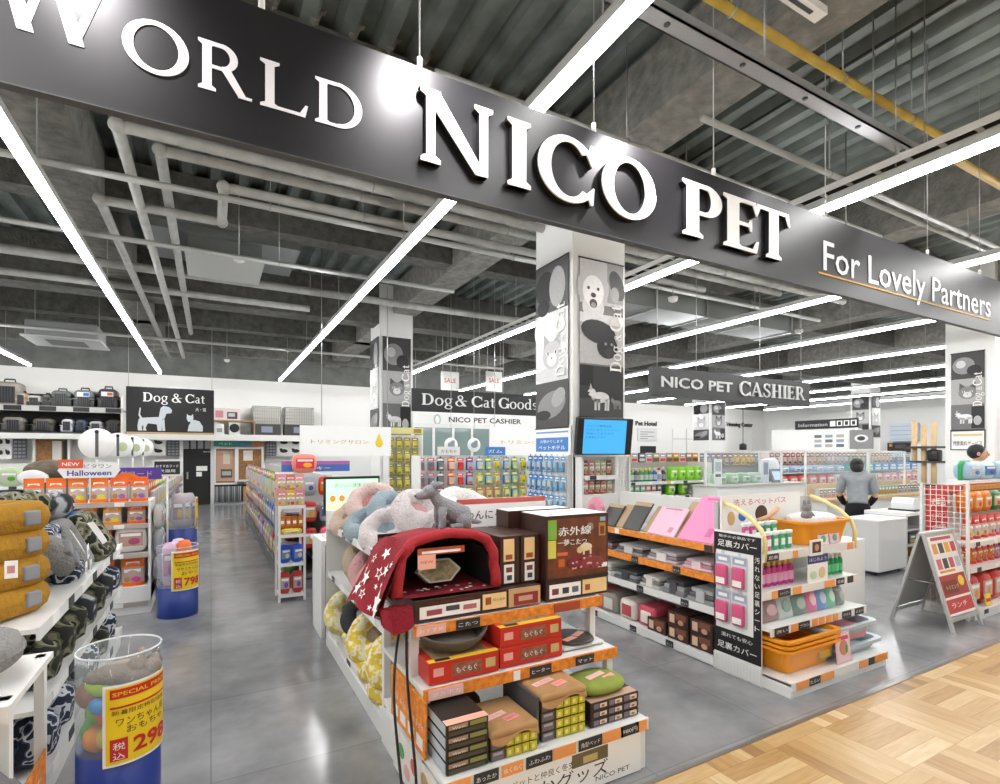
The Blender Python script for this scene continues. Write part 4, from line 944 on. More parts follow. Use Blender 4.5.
for k, (y, mm) in enumerate([(3.05,CAMO), (3.33,CAMO), (3.62,CAMO), (3.9,DKGP), (4.2,CAMO), (4.5,DKGP), (4.8,NAV)]):
    roll('rolled_bed', '%s bed rolled up under the mustard beds, %s from the near end' % ('camouflage' if mm is CAMO else 'dark printed' if mm is DKGP else 'navy printed', ORD[k]), (-.80, y, .465), (0, 0, radians(8*((k % 3)-1))), .40, .10, mm, WPL)
for k, (y, mm) in enumerate([(3.0,NAV), (3.3,NAV), (3.62,DKGP), (3.95,NAV), (4.3,CAMO), (4.62,NAV)]):
    roll('rolled_bed', '%s bed rolled up on the lowest left shelf, %s from the near end' % ({id(NAV):'navy printed', id(DKGP):'dark grey printed', id(CAMO):'camouflage'}[id(mm)], ORD[k]), (-.80, y, .145), (0, 0, radians(7*((k % 3)-1))), .40, .11, mm, WPL)
for k, (y, z) in enumerate([(3.62,.83), (3.75,.82), (3.68,.92)]):
    q = MB(); q.box(0, .003, -.022, .022, 0, .075, PAPER); q.box(.003, .004, -.012, .012, .02, .045, C('#9fb0c2')); o = q.build('hang_tag'); o.location = (-.60, y, z); o.rotation_euler = (.15*k, 0, 0); tag(o, 'white paper tag on the upright printed beds, %s from the mustard stack' % ORD[k], 'tag')

# end rack in front of the left gondola, cut by the edge of the view
er = T('display_rack', 'white end rack with grey cushions cut off at the near left corner', 'rack', (-1.53, 2.1, 0))
m = MB(); m.box(0, .98, .02, .5, 0, .14, WHITE); m.build('plinth', er)
m = MB(); m.box(.955, .985, .05, .09, .14, .74, WHITE); m.build('post', er); m = MB(); m.box(.955, .985, .44, .48, .14, .74, WHITE); m.build('post', er)
m = MB(); m.box(.986, .99, .10, .44, .16, .40, ORANGE); m.box(.99, .991, .14, .40, .2, .26, PAPER); m.text('あったか', rightf(.992, .27, .30), .05, PAPER, width=.2); m.build('orange_side_panel', er)
for z in (.17, .74):
    shelf(er, 0, 1.0, 0, .5, z, RAILW, [(.3,.1,TAGB,None), (.6,.1,PAPER,None), (.93,.07,TAGB,None)], rh=.05)
def soft(name, label, loc, rot, rx, ry, rz, mm, p=.7):
    t = T(name, label, 'cushion', loc); t.rotation_euler = rot
    q = MB(); q.ell((0, 0, rz), (rx, ry, rz), mm, p=p, nu=26, nv=12, noise=.02); q.build('cushion', t)
    q = MB(); q.tube([((rx*.99)*(1 if cos(a) >= 0 else -1)*abs(cos(a))**p, (ry*.99)*(1 if sin(a) >= 0 else -1)*abs(sin(a))**p, rz) for a in [2*pi*i/40 for i in range(41)]], .006, mm, 6); q.build('piping', t)
soft('grey_cushion', 'grey oval cushion on the end rack top at the left edge', (-.82, 2.34, .745), (0, radians(-6), .3), .27, .20, .07, GRP)
soft('grey_cushion', 'large grey round cushion leaning out of the end rack at the bottom left corner', (-.72, 2.12, .40), (radians(0), radians(55), .4), .19, .2, .10, mat('dark_grey_fleece', '#77767a', .98, bump=.7, bscale=60))
q = MB(); q.box(-.06, .06, -.04, .04, 0, .002, C('#c9bfae')); o = q.build('leaflet'); o.location = (-.85, 2.28, .885); o.rotation_euler = (0, 0, .4); tag(o, 'small beige leaflet on the grey oval cushion', 'leaflet')
# ---------------------------------------------------------------- second gondola: cooling boards, and the bath goods at its end
g2 = T('gondola_shelf', 'white gondola with orange rails and leaning pink cooling boards', 'shelf', (3.1, 2.53, 0)); L = 1.50
m = MB(); m.box(0, 1.02, 0, L, 0, .05, WHITE); m.build('plinth', g2)
m = MB(); m.box(.46, .5, 0, L, .05, 1.12, WHITE); m.build('back_panel', g2)
m = MB(); m.box(0, 1.02, L, L+.02, 0, 1.1, WHITE); m.build('end_panel', g2)
tg = lambda ys: [(y, .075, TAGB, 'マット') for y in ys]
side_shelf(g2, 0, .46, 0, L, .06, RAILW, tg([.4,.8,1.3]), rh=.05); side_shelf(g2, .03, .46, 0, L, .40, RAILW, tg([.28,.75,1.2]), rh=.05)
side_shelf(g2, .02, .46, 0, L, .635, ORANGE, tg([.35,.8,1.3]), rh=.05); side_shelf(g2, 0, .46, 0, L, .845, ORANGE, [(.04,.07,TAGB,None), (1.0,.05,PAPER,None)], rh=.045)
# boards leaning on the top shelf, seen from the aisle
ALU = mat('cool_board_grey', '#4b4a48', .5); CARD = mat('kraft_backing', '#b49b78', .7)
def cool_board(label, y0, y1, h, col, lean, band=None, x=3.12, z=.85, print_=None):
    t = T('cooling_board', label, 'cooling board', (x, (y0+y1)/2, z)); t.rotation_euler = (0, lean, 0)
    w = (y1-y0)/2; q = MB(); q.rbox(-.006, .012, -w, w, 0, h, .005, col); q.build('board', t)
    q = MB()
    if band: q.box(-.0075, -.006, -w, w, h*.86, h, band)
    if print_: q.box(-.0085, -.006, -w*.7, -w*.4, h*.12, h*.3, print_); q.box(-.0085, -.006, -w*.6, w*.6, h*.91, h*.95, print_)
    if band or print_: q.build('printed_band', t)
    return t
PK = mat('hot_pink_board', '#e58bb4', .45); PP = mat('pale_pink_board', '#f0bcd0', .45)
y0, z0 = PX(712,548,3.1); y1, z1 = PX(672,538,3.1)
cool_board('tall bright pink cooling board, the largest leaning on the top shelf', 2.56, 2.88, .42, PK, radians(42), None, print_=C('#d06a98'))
cool_board('kraft backed board leaning right behind the tall bright pink one', 2.70, 2.98, .36, CARD, radians(44), None, 3.15)
cool_board('pale pink cooling board beside the tall bright pink one', 2.92, 3.20, .27, PP, radians(40), None, print_=C('#c98a9a'))
cool_board('kraft backed board leaning behind the pale pink one', 3.02, 3.28, .27, CARD, radians(42), None, 3.15)
cool_board('dark grey cooling board with kraft band, nearer of two', 3.30, 3.50, .28, ALU, radians(38), CARD)
cool_board('dark grey cooling board with kraft band, farther of two', 3.60, 3.80, .22, ALU, radians(36), CARD)
cool_board('kraft board with pale print between the two dark grey boards', 3.50, 3.62, .24, CARD, radians(38), None, 3.14)
t = T('fleece_ring', 'pink fuzzy round toy bed behind the big printed brown box', 'pet bed', (3.16, 3.90, .85)); q = MB(); q.ell((0,0,.12), (.05,.11,.12), mat('pink_fuzz', '#e59aae', .95, bump=.8)); q.ell((-.045,0,.12), (.02,.05,.06), C('#c97a92', .9)); q.build('bed_body', t)
# folded mats lying on the two middle shelves
def flat_mat(label, y0, y1, z, th, cols, x0=3.13, x1=3.5, group=None, k=3):
    t = T('folded_mat', label, 'mat', (x0, (y0+y1)/2, z)); w = (y1-y0)/2
    for i in range(k):
        q = MB(); d = .012*((i*7) % 3); q.rbox(d, x1-x0-d, -w+d, w-.01*i, th*i/k, th*(i+1)/k-.001, .008, C(cols[i % len(cols)], .6)); q.build('fold', t)
    q = MB(); q.box(-.001, d, -w*.3, w*.3, th*.1, th*.9, C(cols[-1], .6)); q.build('label_band', t)
    return t
for k, (y0, y1, cols, th, lab) in enumerate([(2.58,2.85,['#d8aebc','#b9939e','#e3c9cf'],.07,'pink folded cooling mat in clear wrap'), (2.90,3.22,['#b9a9ae','#8e8387','#d9d4d4'],.08,'mauve folded cooling mat in clear wrap'), (3.27,3.6,['#8d8889','#5d5a5b','#c9c4c4'],.07,'grey folded cooling mat'), (3.65,3.92,['#6b6064','#8d7379','#4f4a4c'],.075,'dark folded cooling mat')]):
    flat_mat(lab+' on the shelf under the boards', y0, y1, .637, th, cols)
for k, (y0, y1, cols, th, lab) in enumerate([(2.56,2.80,['#8a8a8c','#5a5b5e','#b9b9bb'],.10,'grey packed mat nearest the mesh panel'), (2.83,3.05,['#77787b','#9a9a9c','#48494c'],.11,'grey wrapped mat with pale label'), (3.08,3.30,['#b7b2ab','#7a7672','#d9d4cc'],.09,'beige grey packed mat'), (3.33,3.62,['#5a5c60','#8a8b8e','#3d3f42'],.08,'dark grey packed mat'), (3.66,3.95,['#d4d4d0','#9fa09d','#e4e4e0'],.10,'white rolled mat pack')]):
    flat_mat(lab+' on the second lowest cooling shelf', y0, y1, .402, th, cols)
for k, y in enumerate([2.57, 2.79, 3.01]):
    for j in range(2 if k < 2 else 1):
        q = MB(); q.rbox(0, .3, 0, .2, 0, .105, .004, BRN, smooth=False); q.box(-.001, 0, .02, .12, .05, .095, C('#7c4a35')); q.box(-.0015, -.001, .13, .18, .02, .085, C('#d9b9a0')); q.ell((-.001, .07, .035), (.001, .03, .02), C('#c99a80'), nu=10, nv=6)
        o = q.build('printed_box'); o.location = (3.13, y, .063+.108*j); tag(o, 'dark brown printed box low on the cooling gondola, %s from mesh panel, %s' % (ORD[k], ['lower','upper'][j]), 'box')
for k, (y, c1, c2, lab) in enumerate([(3.25,'#c44a5a','#e9e2da','red and white'), (3.48,'#d9d2c8','#b84a54','white with red band'), (3.72,'#8f8a80','#d8d4cc','grey and cream'), (3.90,'#c9677a','#efe6e2','rose pink')]):
    t = T('bedding_pack', lab+' bedding pack on the base of the cooling gondola', 'bedding', (3.15, y, .063)); q = MB(); q.rbox(0, .28, -.1, .1, 0, .17, .04, C(c1, .7)); q.build('pack', t); q = MB(); q.rbox(-.004, .1, -.06, .06, .03, .13, .01, C(c2, .7)); q.build('label_band', t)

# ---- end unit with tubs
E0 = (3.1, 1.97)
e2 = T('end_display', 'white end unit with orange tubs, soap bottles and black mesh side panel', 'shelf', (3.1, 1.97, 0)); W = 1.1
m = MB(); m.box(0, W, 0, .55, 0, .085, WHITE); b = m.build('plinth', e2)
def tags_(lst, z, y, p):
    for (x, w, mm, tx) in lst: price_tag(p, x, y, z, w, .04, mm, tx)
s_ = shelf(e2, .0, W, .0, .55, .095, WHITE, [(.10,.13,TAGO,None), (.22,.12,TAGB,'たらい'), (.36,.14,TAGO,None), (.78,.10,TAGO,None), (.88,.07,TAGB,None), (1.0,.16,ORANGE,None)], rh=.05)
s_ = shelf(e2, 0, W, .14, .55, .385, WHITE, [(.10,.14,TAGB,'洗い'), (.24,.07,TAGO,None), (.34,.12,TAGB,'ブラシ'), (.46,.06,TAGO,None), (.54,.06,TAGO,None), (.62,.06,TAGO,None), (.70,.06,TAGO,None), (.84,.11,TAGB,'タオル'), (1.0,.11,TAGB,'ミスト')], rh=.05)
s_ = shelf(e2, 0, W, .20, .55, .60, WHITE, [(.12,.06,TAGO,None), (.22,.13,TAGB,'シャンプー'), (.36,.09,TAGO,None), (.74,.12,TAGO,None), (.87,.1,TAGB,'消臭'), (1.0,.07,TAGB,None)], rh=.05)
s_ = shelf(e2, 0, W, .20, .55, .845, RAILW, [(.10,.12,TAGB,'足裏'), (.34,.05,TAGO,None), (1.0,.07,TAGO,None)], rh=.05)
m = MB(); m.box(0, W, .53, .56, .085, 1.16, mat('grey_pegboard', '#b9bab9', .5)); m.build('back_panel', e2)
m = MB(); m.box(0, W-.2, .50, .512, .88, 1.20, PAPER); m.text('洗えるペットバス', front(.42, .499, 1.13), .05, C('#cf6a8a'), width=.6, bold=.004)
m.ell((.1,.499,1.04), (.04,.001,.05), C('#d8b070'), nu=12, nv=8); m.ell((.22,.499,1.05), (.045,.001,.035), C('#3a6fc4'), nu=12, nv=8); m.ell((.43,.499,1.06), (.07,.001,.06), C('#4a2e20'), nu=14, nv=8); m.tube([(.38,.498,1.01),(.5,.498,1.03),(.62,.498,1.09)], .018, C('#e0b48c'), 6); m.build('header_board', e2)
YT = mat('yellow_arch_tube', '#e9da9c', .5)
for x in (.03, W-.03):
    m = MB(); m.tube([(x,.20,.80), (x,.19,.92), (x,.22,1.0), (x,.30,1.07), (x,.42,1.13), (x,.52,1.16)], .015, YT, 10); m.build('yellow_arch', e2)
# side panel with packs hanging on mesh
m = MB(); F_ = leftf
m.box(-.012, -.002, .19, .55, .0, .97, OFFW); m.box(-.014, -.012, .19, .55, .835, .955, BLACK); m.box(-.014, -.012, .19, .55, .13, .30, BLACK); m.box(-.014, -.012, .19, .245, .30, .835, BLACK)
m.box(-.014,-.012,.535,.55,.3,.835,BLACK); m.text('足裏カバー', leftf(-.0155, .37, .865), .05, PAPER, width=.3, bold=.006); m.text('散歩の必需品です', leftf(-.0155, .37, .925), .02, PAPER, width=.28); m.text('足裏カバー', leftf(-.0155, .37, .17), .05, PAPER, width=.3, bold=.006); m.text('濡れても安心', leftf(-.0155, .37, .25), .03, PAPER, width=.24)
for k, ch in enumerate('汚れない足裏シート'): m.text(ch, leftf(-.0155, .217, .79-.055*k), .042, PAPER, width=.036)
m.build('side_panel', e2)
m = MB()
for k in range(9): m.box(-.017, -.012, .19, .55, .01+.012*k, .014+.012*k, WHITE)
for k in range(16): m.box(-.0165, -.0125, .19+.024*k, .193+.024*k, .0, .12, WHITE)
m.build('mesh', e2)
def blister(name, label, loc, rz, w, h, d, card, prod, top_=None, group=None, cat='pack'):
    """hanging pack: card with a moulded bubble"""
    q = MB(); q.box(-w/2, w/2, -.002, .001, 0, h, C(card)); q.box(-w*.46, w*.46, -.003, -.002, h*.74, h*.97, C(top_ or '#d8dde2')); q.box(-w*.3, w*.3, -.0035, -.003, h*.80, h*.9, PAPER)
    q.rbox(-w*.4, w*.4, -d, -.002, h*.06, h*.68, d*.35, C(prod, .35)); q.box(-w*.3, w*.3, -d-.0008, -d, h*.12, h*.30, PAPER); q.box(-.012, .012, -.0005, .0015, h, h+.02, C(card))
    o = q.build(name); o.location = loc; o.rotation_euler = (0, 0, rz); return tag(o, label, cat, group)
for r in range(2):
    for c in range(2):
        blister('paw_cover_pack', 'pink paw cover pack on the black side panel, %s row, %s from gondola' % (['upper','lower'][r], ORD[c]), (3.083, 2.445-.13*c, .585-.245*r), -pi/2, .115, .225, .03, '#cfd6dd', '#d85a86', '#9fb0c4', 'paw cover packs')
# tubs
OT = mat('orange_tub_plastic', '#ee9a1c', .3); GT = mat('grey_blue_tub', '#b3c1c9', .35); PT = mat('pink_fold_band', '#d98b9a', .5)
def rr(w, d, r, n=6):
    P = []
    for cx, cy, a0 in ((w-r, d-r, 0), (-w+r, d-r, 90), (-w+r, -d+r, 180), (w-r, -d+r, 270)):
        for i in range(n+1): a = radians(a0+90*i/n); P.append((cx+r*cos(a), cy+r*sin(a)))
    return P
def tub(mb, w, d, h, z, m_, taper=.8, rim=.018):
    prof = [(taper, 0), (1, h), (1+rim/w*1.6, h), (1+rim/w*1.6, h-rim), (1+.2*rim/w, h-rim)]
    def ring(k, zz): return [(p[0]*k, p[1]*k, z+zz) for p in rr(w, d, .06)]
    V = []; Fs = []
    rows = [ring(taper, 0), ring(1.0, h-rim), ring(1+rim/w*1.5, h-rim), ring(1+rim/w*1.5, h), ring(.97, h), ring(taper-.03, .012)]
    n = len(rows[0])
    for r_ in rows: V += r_
    for j in range(len(rows)-1):
        for i in range(n): Fs.append((j*n+i, j*n+(i+1) % n, (j+1)*n+(i+1) % n, (j+1)*n+i))
    Fs.append(tuple(range(n))[::-1]); Fs.append(tuple((len(rows)-1)*n+i for i in range(n))); mb.add(V, Fs, m_, False)
for k in range(3):
    t = T('wash_tub', 'orange plastic wash tub, %s of the nested stack of three' % ['lowest','middle','topmost'][k], 'tub', (3.43, 2.23, .097+.03*k))
    q = MB(); tub(q, .285, .21, .165, 0, OT); q.build('basin', t)
    if k == 0:
        q = MB(); q.box(.06, .21, -.205, -.203, .02, .14, C('#8a9a6a'), Rx(-.13)); q.box(.08,.19,-.2065,-.205,.03,.10,C('#c9a03c'),Rx(-.13)); q.build('label', t)
t = T('folding_tub', 'grey-blue folding tub with pink band beside the orange tubs, upper of two', 'tub', (3.93, 2.25, .176))
q = MB(); tub(q, .27, .20, .125, 0, GT, .86, .022); q.build('basin', t); q = MB(); q.lathe([(1,0)], PT, 4, cap0=False)
q = MB(); P = rr(.246, .186, .06); q.prism(P, .02, .075, PT); q.build('pink_band', t)
q = MB(); q.rbox(.12, .22, .05, .07, .11, .16, .02, GT); q.ell((.285, .0, .14), (.015,.06,.012), C('#e8b9c0')); q.build('handle', t)
t = T('folding_tub', 'grey-blue folding tub lying flat under the upper one', 'tub', (3.98, 2.24, .097)); q = MB(); tub(q, .265, .20, .075, 0, GT, .9, .022); q.build('basin', t)
q = MB(); q.box(-.085, .085, 0, .006, 0, .2, C('#e3b6bd')); q.box(-.075,.075,-.001,0,.01,.19,C('#efd3d6')); q.ell((0,-.002,.1), (.05,.002,.05), C('#c98a72'), nu=12, nv=8); q.ell((.03,-.003,.09), (.02,.002,.03), C('#5a9a5a'), nu=10, nv=6); q.box(-.06,.06,-.0025,-.001,.15,.175,C('#d0506e'))
o = q.build('price_board'); o.location = (3.72, 1.99, .097); o.rotation_euler = (-.1, 0, 0); tag(o, 'pink printed board standing between the orange and grey tubs', 'sign')
# second shelf: packs of cloth
def pouch_pack(label, x, y, z, w, h, d, c1, c2, lean=-.25, name='towel_pack', group=None, rz=0):
    q = MB()
    def f(u, v):
        a = 2*pi*u; k = (1-abs(2*v-1)**3)**.5 if 0 < v < 1 else .0
        return (w/2*cos(a)*(1-.04*(1-abs(2*v-1))), d/2*sin(a)*(.12+.88*k), h*v)
    q.grid(f, 20, 10, C(c1, .3)); q.ell((0, -d*.46, h*.5), (w*.3, .006, h*.26), C(c2, .35), nu=12, nv=8); q.box(-w*.5, w*.5, -.003, .003, h*.985, h*1.03, C(c1, .3))
    o = q.build(name); o.location = (x, y, z); o.rotation_euler = (lean, 0, rz); return tag(o, label, 'pack', group)
for k, (c1, c2, lab) in enumerate([('#9d8488','#c9a9ab','dusty rose'), ('#c2d0cf','#8aa8a2','white and pale green'), ('#7d948c','#a9bcb2','sage green'), ('#e07ea4','#f2c9d6','bright pink'), ('#7f9fd4','#c9d8ee','sky blue'), ('#7fc9a8','#cfe9dc','mint green'), ('#8f9694','#b9bdbb','grey')]):
    pouch_pack('%s cloth pack on the shelf above the tubs' % lab, 3.24+[0,.16,.32,.46,.58,.69,.81][k], 2.20, .387, [.19,.17,.17,.12,.12,.11,.10][k], [.15,.16,.15,.17,.16,.155,.13][k], .06, c1, c2)
# third shelf: shampoo bottles
def bottle(name, label, x, y, z, r, h, col, cap, group=None, lab='#f2f2f2'):
    t = T(name, label, 'bottle', (x, y, z), 0, group)
    q = MB(); q.lathe([(r*.92,0),(r,h*.03),(r,h*.62),(r*.85,h*.72),(r*.42,h*.78),(r*.42,h*.8)], C(col, .25), 14, Matrix.Diagonal((1,.72,1,1))); q.build('body', t)
    q = MB(); q.lathe([(r*.5,h*.8),(r*.5,h*.97),(r*.35,h)], C(cap, .35), 12); q.build('cap', t)
    q = MB(); q.lathe([(r*1.015,h*.14),(r*1.015,h*.5)], C(lab, .4), 14, Matrix.Diagonal((1,.74,1,1)), cap0=False, cap1=False); q.build('label', t); return t
pb = None
for k in range(7):
    lab = 'magenta shampoo bottle with yellow cap on the third shelf, %s from the mesh panel' % ORD[k]
    if pb is None: pb = bottle('shampoo_bottle', lab, 3.17, 2.26, .602, .028, .17, '#c93b8a', '#eec24a', 'magenta shampoo bottles', '#e9a9cc')
    else: dup(pb, (3.17+.062*k, 2.26, .602), None, lab)
pb = None
for k in range(6):
    lab = 'green deodorant bottle with pale cap on the third shelf, %s from the blue sign' % ORD[k]
    if pb is None: pb = bottle('spray_bottle', lab, 3.88, 2.26, .602, .025, .15, '#1f9a56', '#e9ece6', 'green deodorant bottles', '#58c486')
    else: dup(pb, (3.88+.054*k, 2.26, .602), None, lab)
t = T('shelf_card', 'white shelf card with blue band between magenta and green bottles', 'sign', (3.72, 2.17, .602)); q = MB(); q.box(-.12, .12, 0, .004, 0, .19, PAPER); q.box(-.12, .12, -.001, 0, .13, .19, C('#25408f')); q.text('はじめよう', front(0, -.002, .147), .03, PAPER, width=.2); q.ell((.05,-.001,.06), (.04,.001,.04), C('#d8c59a'), nu=12, nv=8); q.ell((-.05,-.001,.05), (.04,.001,.03), C('#b9d8b0'), nu=12, nv=8); q.build('card', t)
# yellow cards above the bottles
for x, w, lab in ((3.36,.36,'magenta'), (4.0,.30,'green')):
    q = MB(); q.box(-w/2, w/2, 0, .004, 0, .045, C('#f0a93a')); 
    for j in range(4): q.box(-w/2+.02+w*.24*j, -w/2+.02+w*.24*j+w*.16, -.001, 0, .008, .036, PAPER)
    o = q.build('shelf_strip'); o.location = (x, 2.30, .775); tag(o, 'orange and white strip card above the %s bottles' % lab, 'sign')
# top shelf: tubes in trays and an orange tub filled with white cloth
pb = None
for k in range(10):
    i, j = k % 5, k//5; lab = 'small pink or green tube pack on the top of the end unit, %s in the %s row' % (ORD[i], ['front','rear'][j])
    c1 = '#d84f9a' if (i < 2) else '#3fa878'
    q = MB(); q.rbox(-.026, .026, -.014, .014, 0, .10, .012, C(c1, .3)); q.rbox(-.03, .03, -.016, .016, .10, .125, .006, C('#eef1ee', .4)); q.box(-.02, .02, -.0155, -.014, .03, .075, PAPER)
    o = q.build('tube_pack'); o.location = (3.19+.075*i, 2.24+.11*j, .848+.05*j); tag(o, lab.replace('pink or green', 'pink' if i < 2 else 'green'), 'pack')
q = MB(); q.box(-.2, .2, 0, .1, 0, .05, OFFW); o = q.build('display_step'); o.location = (3.34, 2.30, .847); tag(o, 'white step under the rear row of tube packs', 'step')
t = T('wash_tub', 'orange tub on the top shelf holding white cloth', 'tub', (3.89, 2.33, .847)); q = MB(); tub(q, .255, .15, .17, 0, OT, .82); q.build('basin', t)
t = T('folded_cloth', 'white folded cloth filling the orange tub on top', 'cloth', (3.92, 2.34, .98)); q = MB(); q.ell((0,0,.02), (.21,.11,.06), mat('white_towel', '#eeeeec', .95, bump=.5), p=.6, noise=.06); q.build('cloth', t)
t = T('toy_bear', 'small grey plush toy sitting at the front of the orange tub', 'toy', (3.77, 2.28, 1.02)); q = MB(); q.ell((0,0,.03), (.045,.035,.04), PLUSH); q.ell((0,0,.085), (.035,.03,.032), PLUSH); q.ell((-.026,0,.125), (.012,.01,.022), PLUSH); q.ell((.026,0,.125), (.012,.01,.022), PLUSH); q.tube([(-.03,-.01,.05),(-.055,-.02,.02)], [.014,.012], PLUSH); q.tube([(.03,-.01,.05),(.055,-.02,.02)], [.014,.012], PLUSH); q.build('body', t)
q = MB(); q.box(-.075, .075, 0, .005, 0, .11, PAPER); q.box(-.05, .05, -.001, 0, .02, .095, C('#5a2a22')); q.ell((0,-.0015,.055), (.025,.001,.025), C('#c9a08a'), nu=10, nv=6); o = q.build('picture_card'); o.location = (3.68, 2.155, .79); tag(o, 'white framed picture card clipped to the top shelf rail', 'card')
for k, (x, c1, lab) in enumerate([(3.82,'#e3e6ea','pale grey'), (3.96,'#edc9dc','pink')]):
    q = MB(); q.box(-.06, .06, 0, .012, 0, .14, C(c1)); q.box(-.045, .045, -.001, 0, .07, .125, C('#cf5a8a' if k else '#b34a52')); q.ell((.0,-.0015,.04), (.03,.001,.025), C('#6fae78'), nu=10, nv=6); o = q.build('brush_pack'); o.location = (x, 2.185, .85); o.rotation_euler = (-.12,0,0); tag(o, lab+' printed pack leaning on the orange top tub', 'pack')
# ---------------------------------------------------------------- packaged goods: one mesh per kind and colour, copied for every pack
PROTO = {}
GREYS = mat('grey_steel_shelf', '#77787a', .5); RAILGR = mat('grey_rail', '#8d8e90', .5)
def ink(h, sat, val):
    """printing ink on glossy packs: deeper and more saturated than paper"""
    r, g, b = [int(h[i:i+2], 16) for i in (1, 3, 5)]; m = (r+g+b)/3
    return '#%02x%02x%02x' % tuple(int(max(0, min(255, (m+(c-m)*sat)*val))) for c in (r, g, b))
def pack_mesh(kind, w, h, d, c1, c2, c3):
    k = (kind, w, h, d, c1, c2, c3)
    if k in PROTO: return PROTO[k]
    q = MB(); e = .0012; c1 = ink(c1, 1.25, .92); c2 = ink(c2, 1.5, .82); c3 = ink(c3, 1.25, .95)
    if kind == 'pouch':
        def f(u, v):
            a = 2*pi*u; z = h*v; flat_ = 1-min(1, max(0, (v-.0)/.92))**2.2 if v < .92 else 0
            return (w/2*cos(a)*(1-.03*sin(pi*v)), d/2*sin(a)*(.10+.9*flat_) if abs(sin(a)) > 1e-6 else 0, z)
        nu, nv = 16, 8; V = [f(i/nu, j/nv) for j in range(nv+1) for i in range(nu)]
        for j in range(nv):
            m_ = C(c1, .3) if (j >= 5 or j == 0) else C(c2, .3)
            q.add(V, [(j*nu+i, j*nu+(i+1) % nu, (j+1)*nu+(i+1) % nu, (j+1)*nu+i) for i in range(nu)], m_, True)
        q.add(V, [tuple(nv*nu+i for i in range(nu))], C(c1, .3))
        q.ell((w*.12, -d*.40, h*.22), (w*.22, d*.12, h*.11), C(c3, .4), nu=10, nv=6); q.ell((-w*.2, -d*.42, h*.24), (w*.14, d*.1, h*.10), C('#b08050', .5), nu=10, nv=6)
        q.box(-w*.34, w*.34, -d*.36, -d*.2, h*.46, h*.56, PAPER); q.box(-w*.28, w*.28, -d*.2, -d*.06, h*.70, h*.80, PAPER)
    elif kind == 'blister':
        q.box(-w/2, w/2, -.002, .001, 0, h, C(c1)); q.box(-w*.45, w*.45, -.003, -.002, h*.74, h*.95, C(c3)); q.box(-w*.3, w*.3, -.0038, -.003, h*.80, h*.89, PAPER)
        q.rbox(-w*.38, w*.38, -d, -.002, h*.06, h*.66, d*.3, C(c2, .35)); q.box(-w*.25, w*.25, -d-.001, -d, h*.14, h*.3, C(c3)); q.box(-.01, .01, -.001, .001, h, h+.02, C(c1))
    elif kind == 'bag':
        q.ell((0, 0, h*.48), (w*.5, d*.5, h*.48), C(c1, .3), p=.55, nu=14, nv=8, noise=.05, seed=len(PROTO)); q.box(-w*.36, w*.36, -d*.5-.002, -d*.42, h*.24, h*.72, C(c2, .35)); q.ell((w*.1, -d*.5, h*.40), (w*.2, .006, h*.13), C(c3, .4), nu=10, nv=6); q.box(-w*.3, w*.3, -d*.5-.004, -d*.42, h*.58, h*.68, PAPER)
    elif kind == 'can':
        q.lathe([(w*.46, 0), (w*.5, h*.03), (w*.5, h*.97), (w*.46, h), (w*.40, h*.985)], C(c1, .3), 14); q.lathe([(w*.505, h*.2), (w*.505, h*.8)], C(c2, .4), 14, cap0=False, cap1=False); q.ell((0, -w*.5, h*.5), (w*.2, .004, h*.2), C(c3, .4), nu=10, nv=6)
    elif kind == 'bottle':
        q.lathe([(w*.46, 0), (w*.5, h*.04), (w*.5, h*.6), (w*.22, h*.76), (w*.22, h*.8)], C(c1, .25), 12); q.lathe([(w*.26, h*.8), (w*.26, h*.97), (w*.2, h)], C(c3, .35), 10); q.lathe([(w*.51, h*.12), (w*.51, h*.5)], C(c2, .4), 12, cap0=False, cap1=False)
    else:
        q.rbox(-w/2, w/2, -d/2, d/2, 0, h, .003, C(c1, .4), smooth=False); q.box(-w*.42, w*.42, -d/2-.0012, -d/2, h*.52, h*.92, C(c2, .4)); q.box(-w*.4, w*.4, -d/2-.002, -d/2, h*.1, h*.42, C(c3, .4)); q.box(-w*.3, w*.3, -d/2-.003, -d/2, h*.62, h*.78, PAPER)
    name = {'pouch':'food_pouch','blister':'hanging_pack','bag':'snack_bag','can':'food_can','bottle':'bottle','box':'carton'}[kind]
    o = q.build(name); COL.objects.unlink(o); PROTO[k] = o; return o
def put(kind, size, cols, loc, rz, label, cat, group=None, tilt=0):
    p = pack_mesh(kind, *size, *cols); o = p.copy(); COL.objects.link(o); o.location = loc; o.rotation_euler = (tilt, 0, rz); return tag(o, label, cat, group)
KNAME = {'pouch':'food pouch','blister':'hanging pack','bag':'snack bag','can':'tin','bottle':'bottle','box':'carton'}
def goods(desc, origin, rz, rows, end='left end', group=None, seed=1, step=0):
    """rows = (row name, z, y, x0, x1, kind, (w,h,d), [(colour name, c1, c2, c3), ...]) in the rack's own frame"""
    rnd = random.Random(seed); R = Rz(rz); cnt = {}
    for (rn, z, y, x0, x1, kind, size, pal) in rows:
        n = max(1, int((x1-x0)/(size[0]*1.08))); run = 1+len(pal)//3
        for i in range(n):
            nm, *cols = pal[(i*len(pal)//n) % len(pal)] if step == 0 else pal[rnd.randrange(len(pal))]
            x = x0+(i+.5)*(x1-x0)/n
            p = Tr(*origin) @ R @ Vector((x, y+.008*rnd.random(), z))
            label = '%s %s, %s, %s, %s from %s' % (nm, KNAME[kind], rn.replace('in the ', '').replace(' of', '').replace('on the ', ''), desc.replace('of the ', '').replace('on the ', '').replace('at the ', '').replace('under the ', 'under '), ORD[min(i, 25)], end)
            put(kind, size, cols, p, rz+(rnd.random()-.5)*.06, label, 'pack' if kind != 'can' else 'tin', group or ('goods on '+desc))
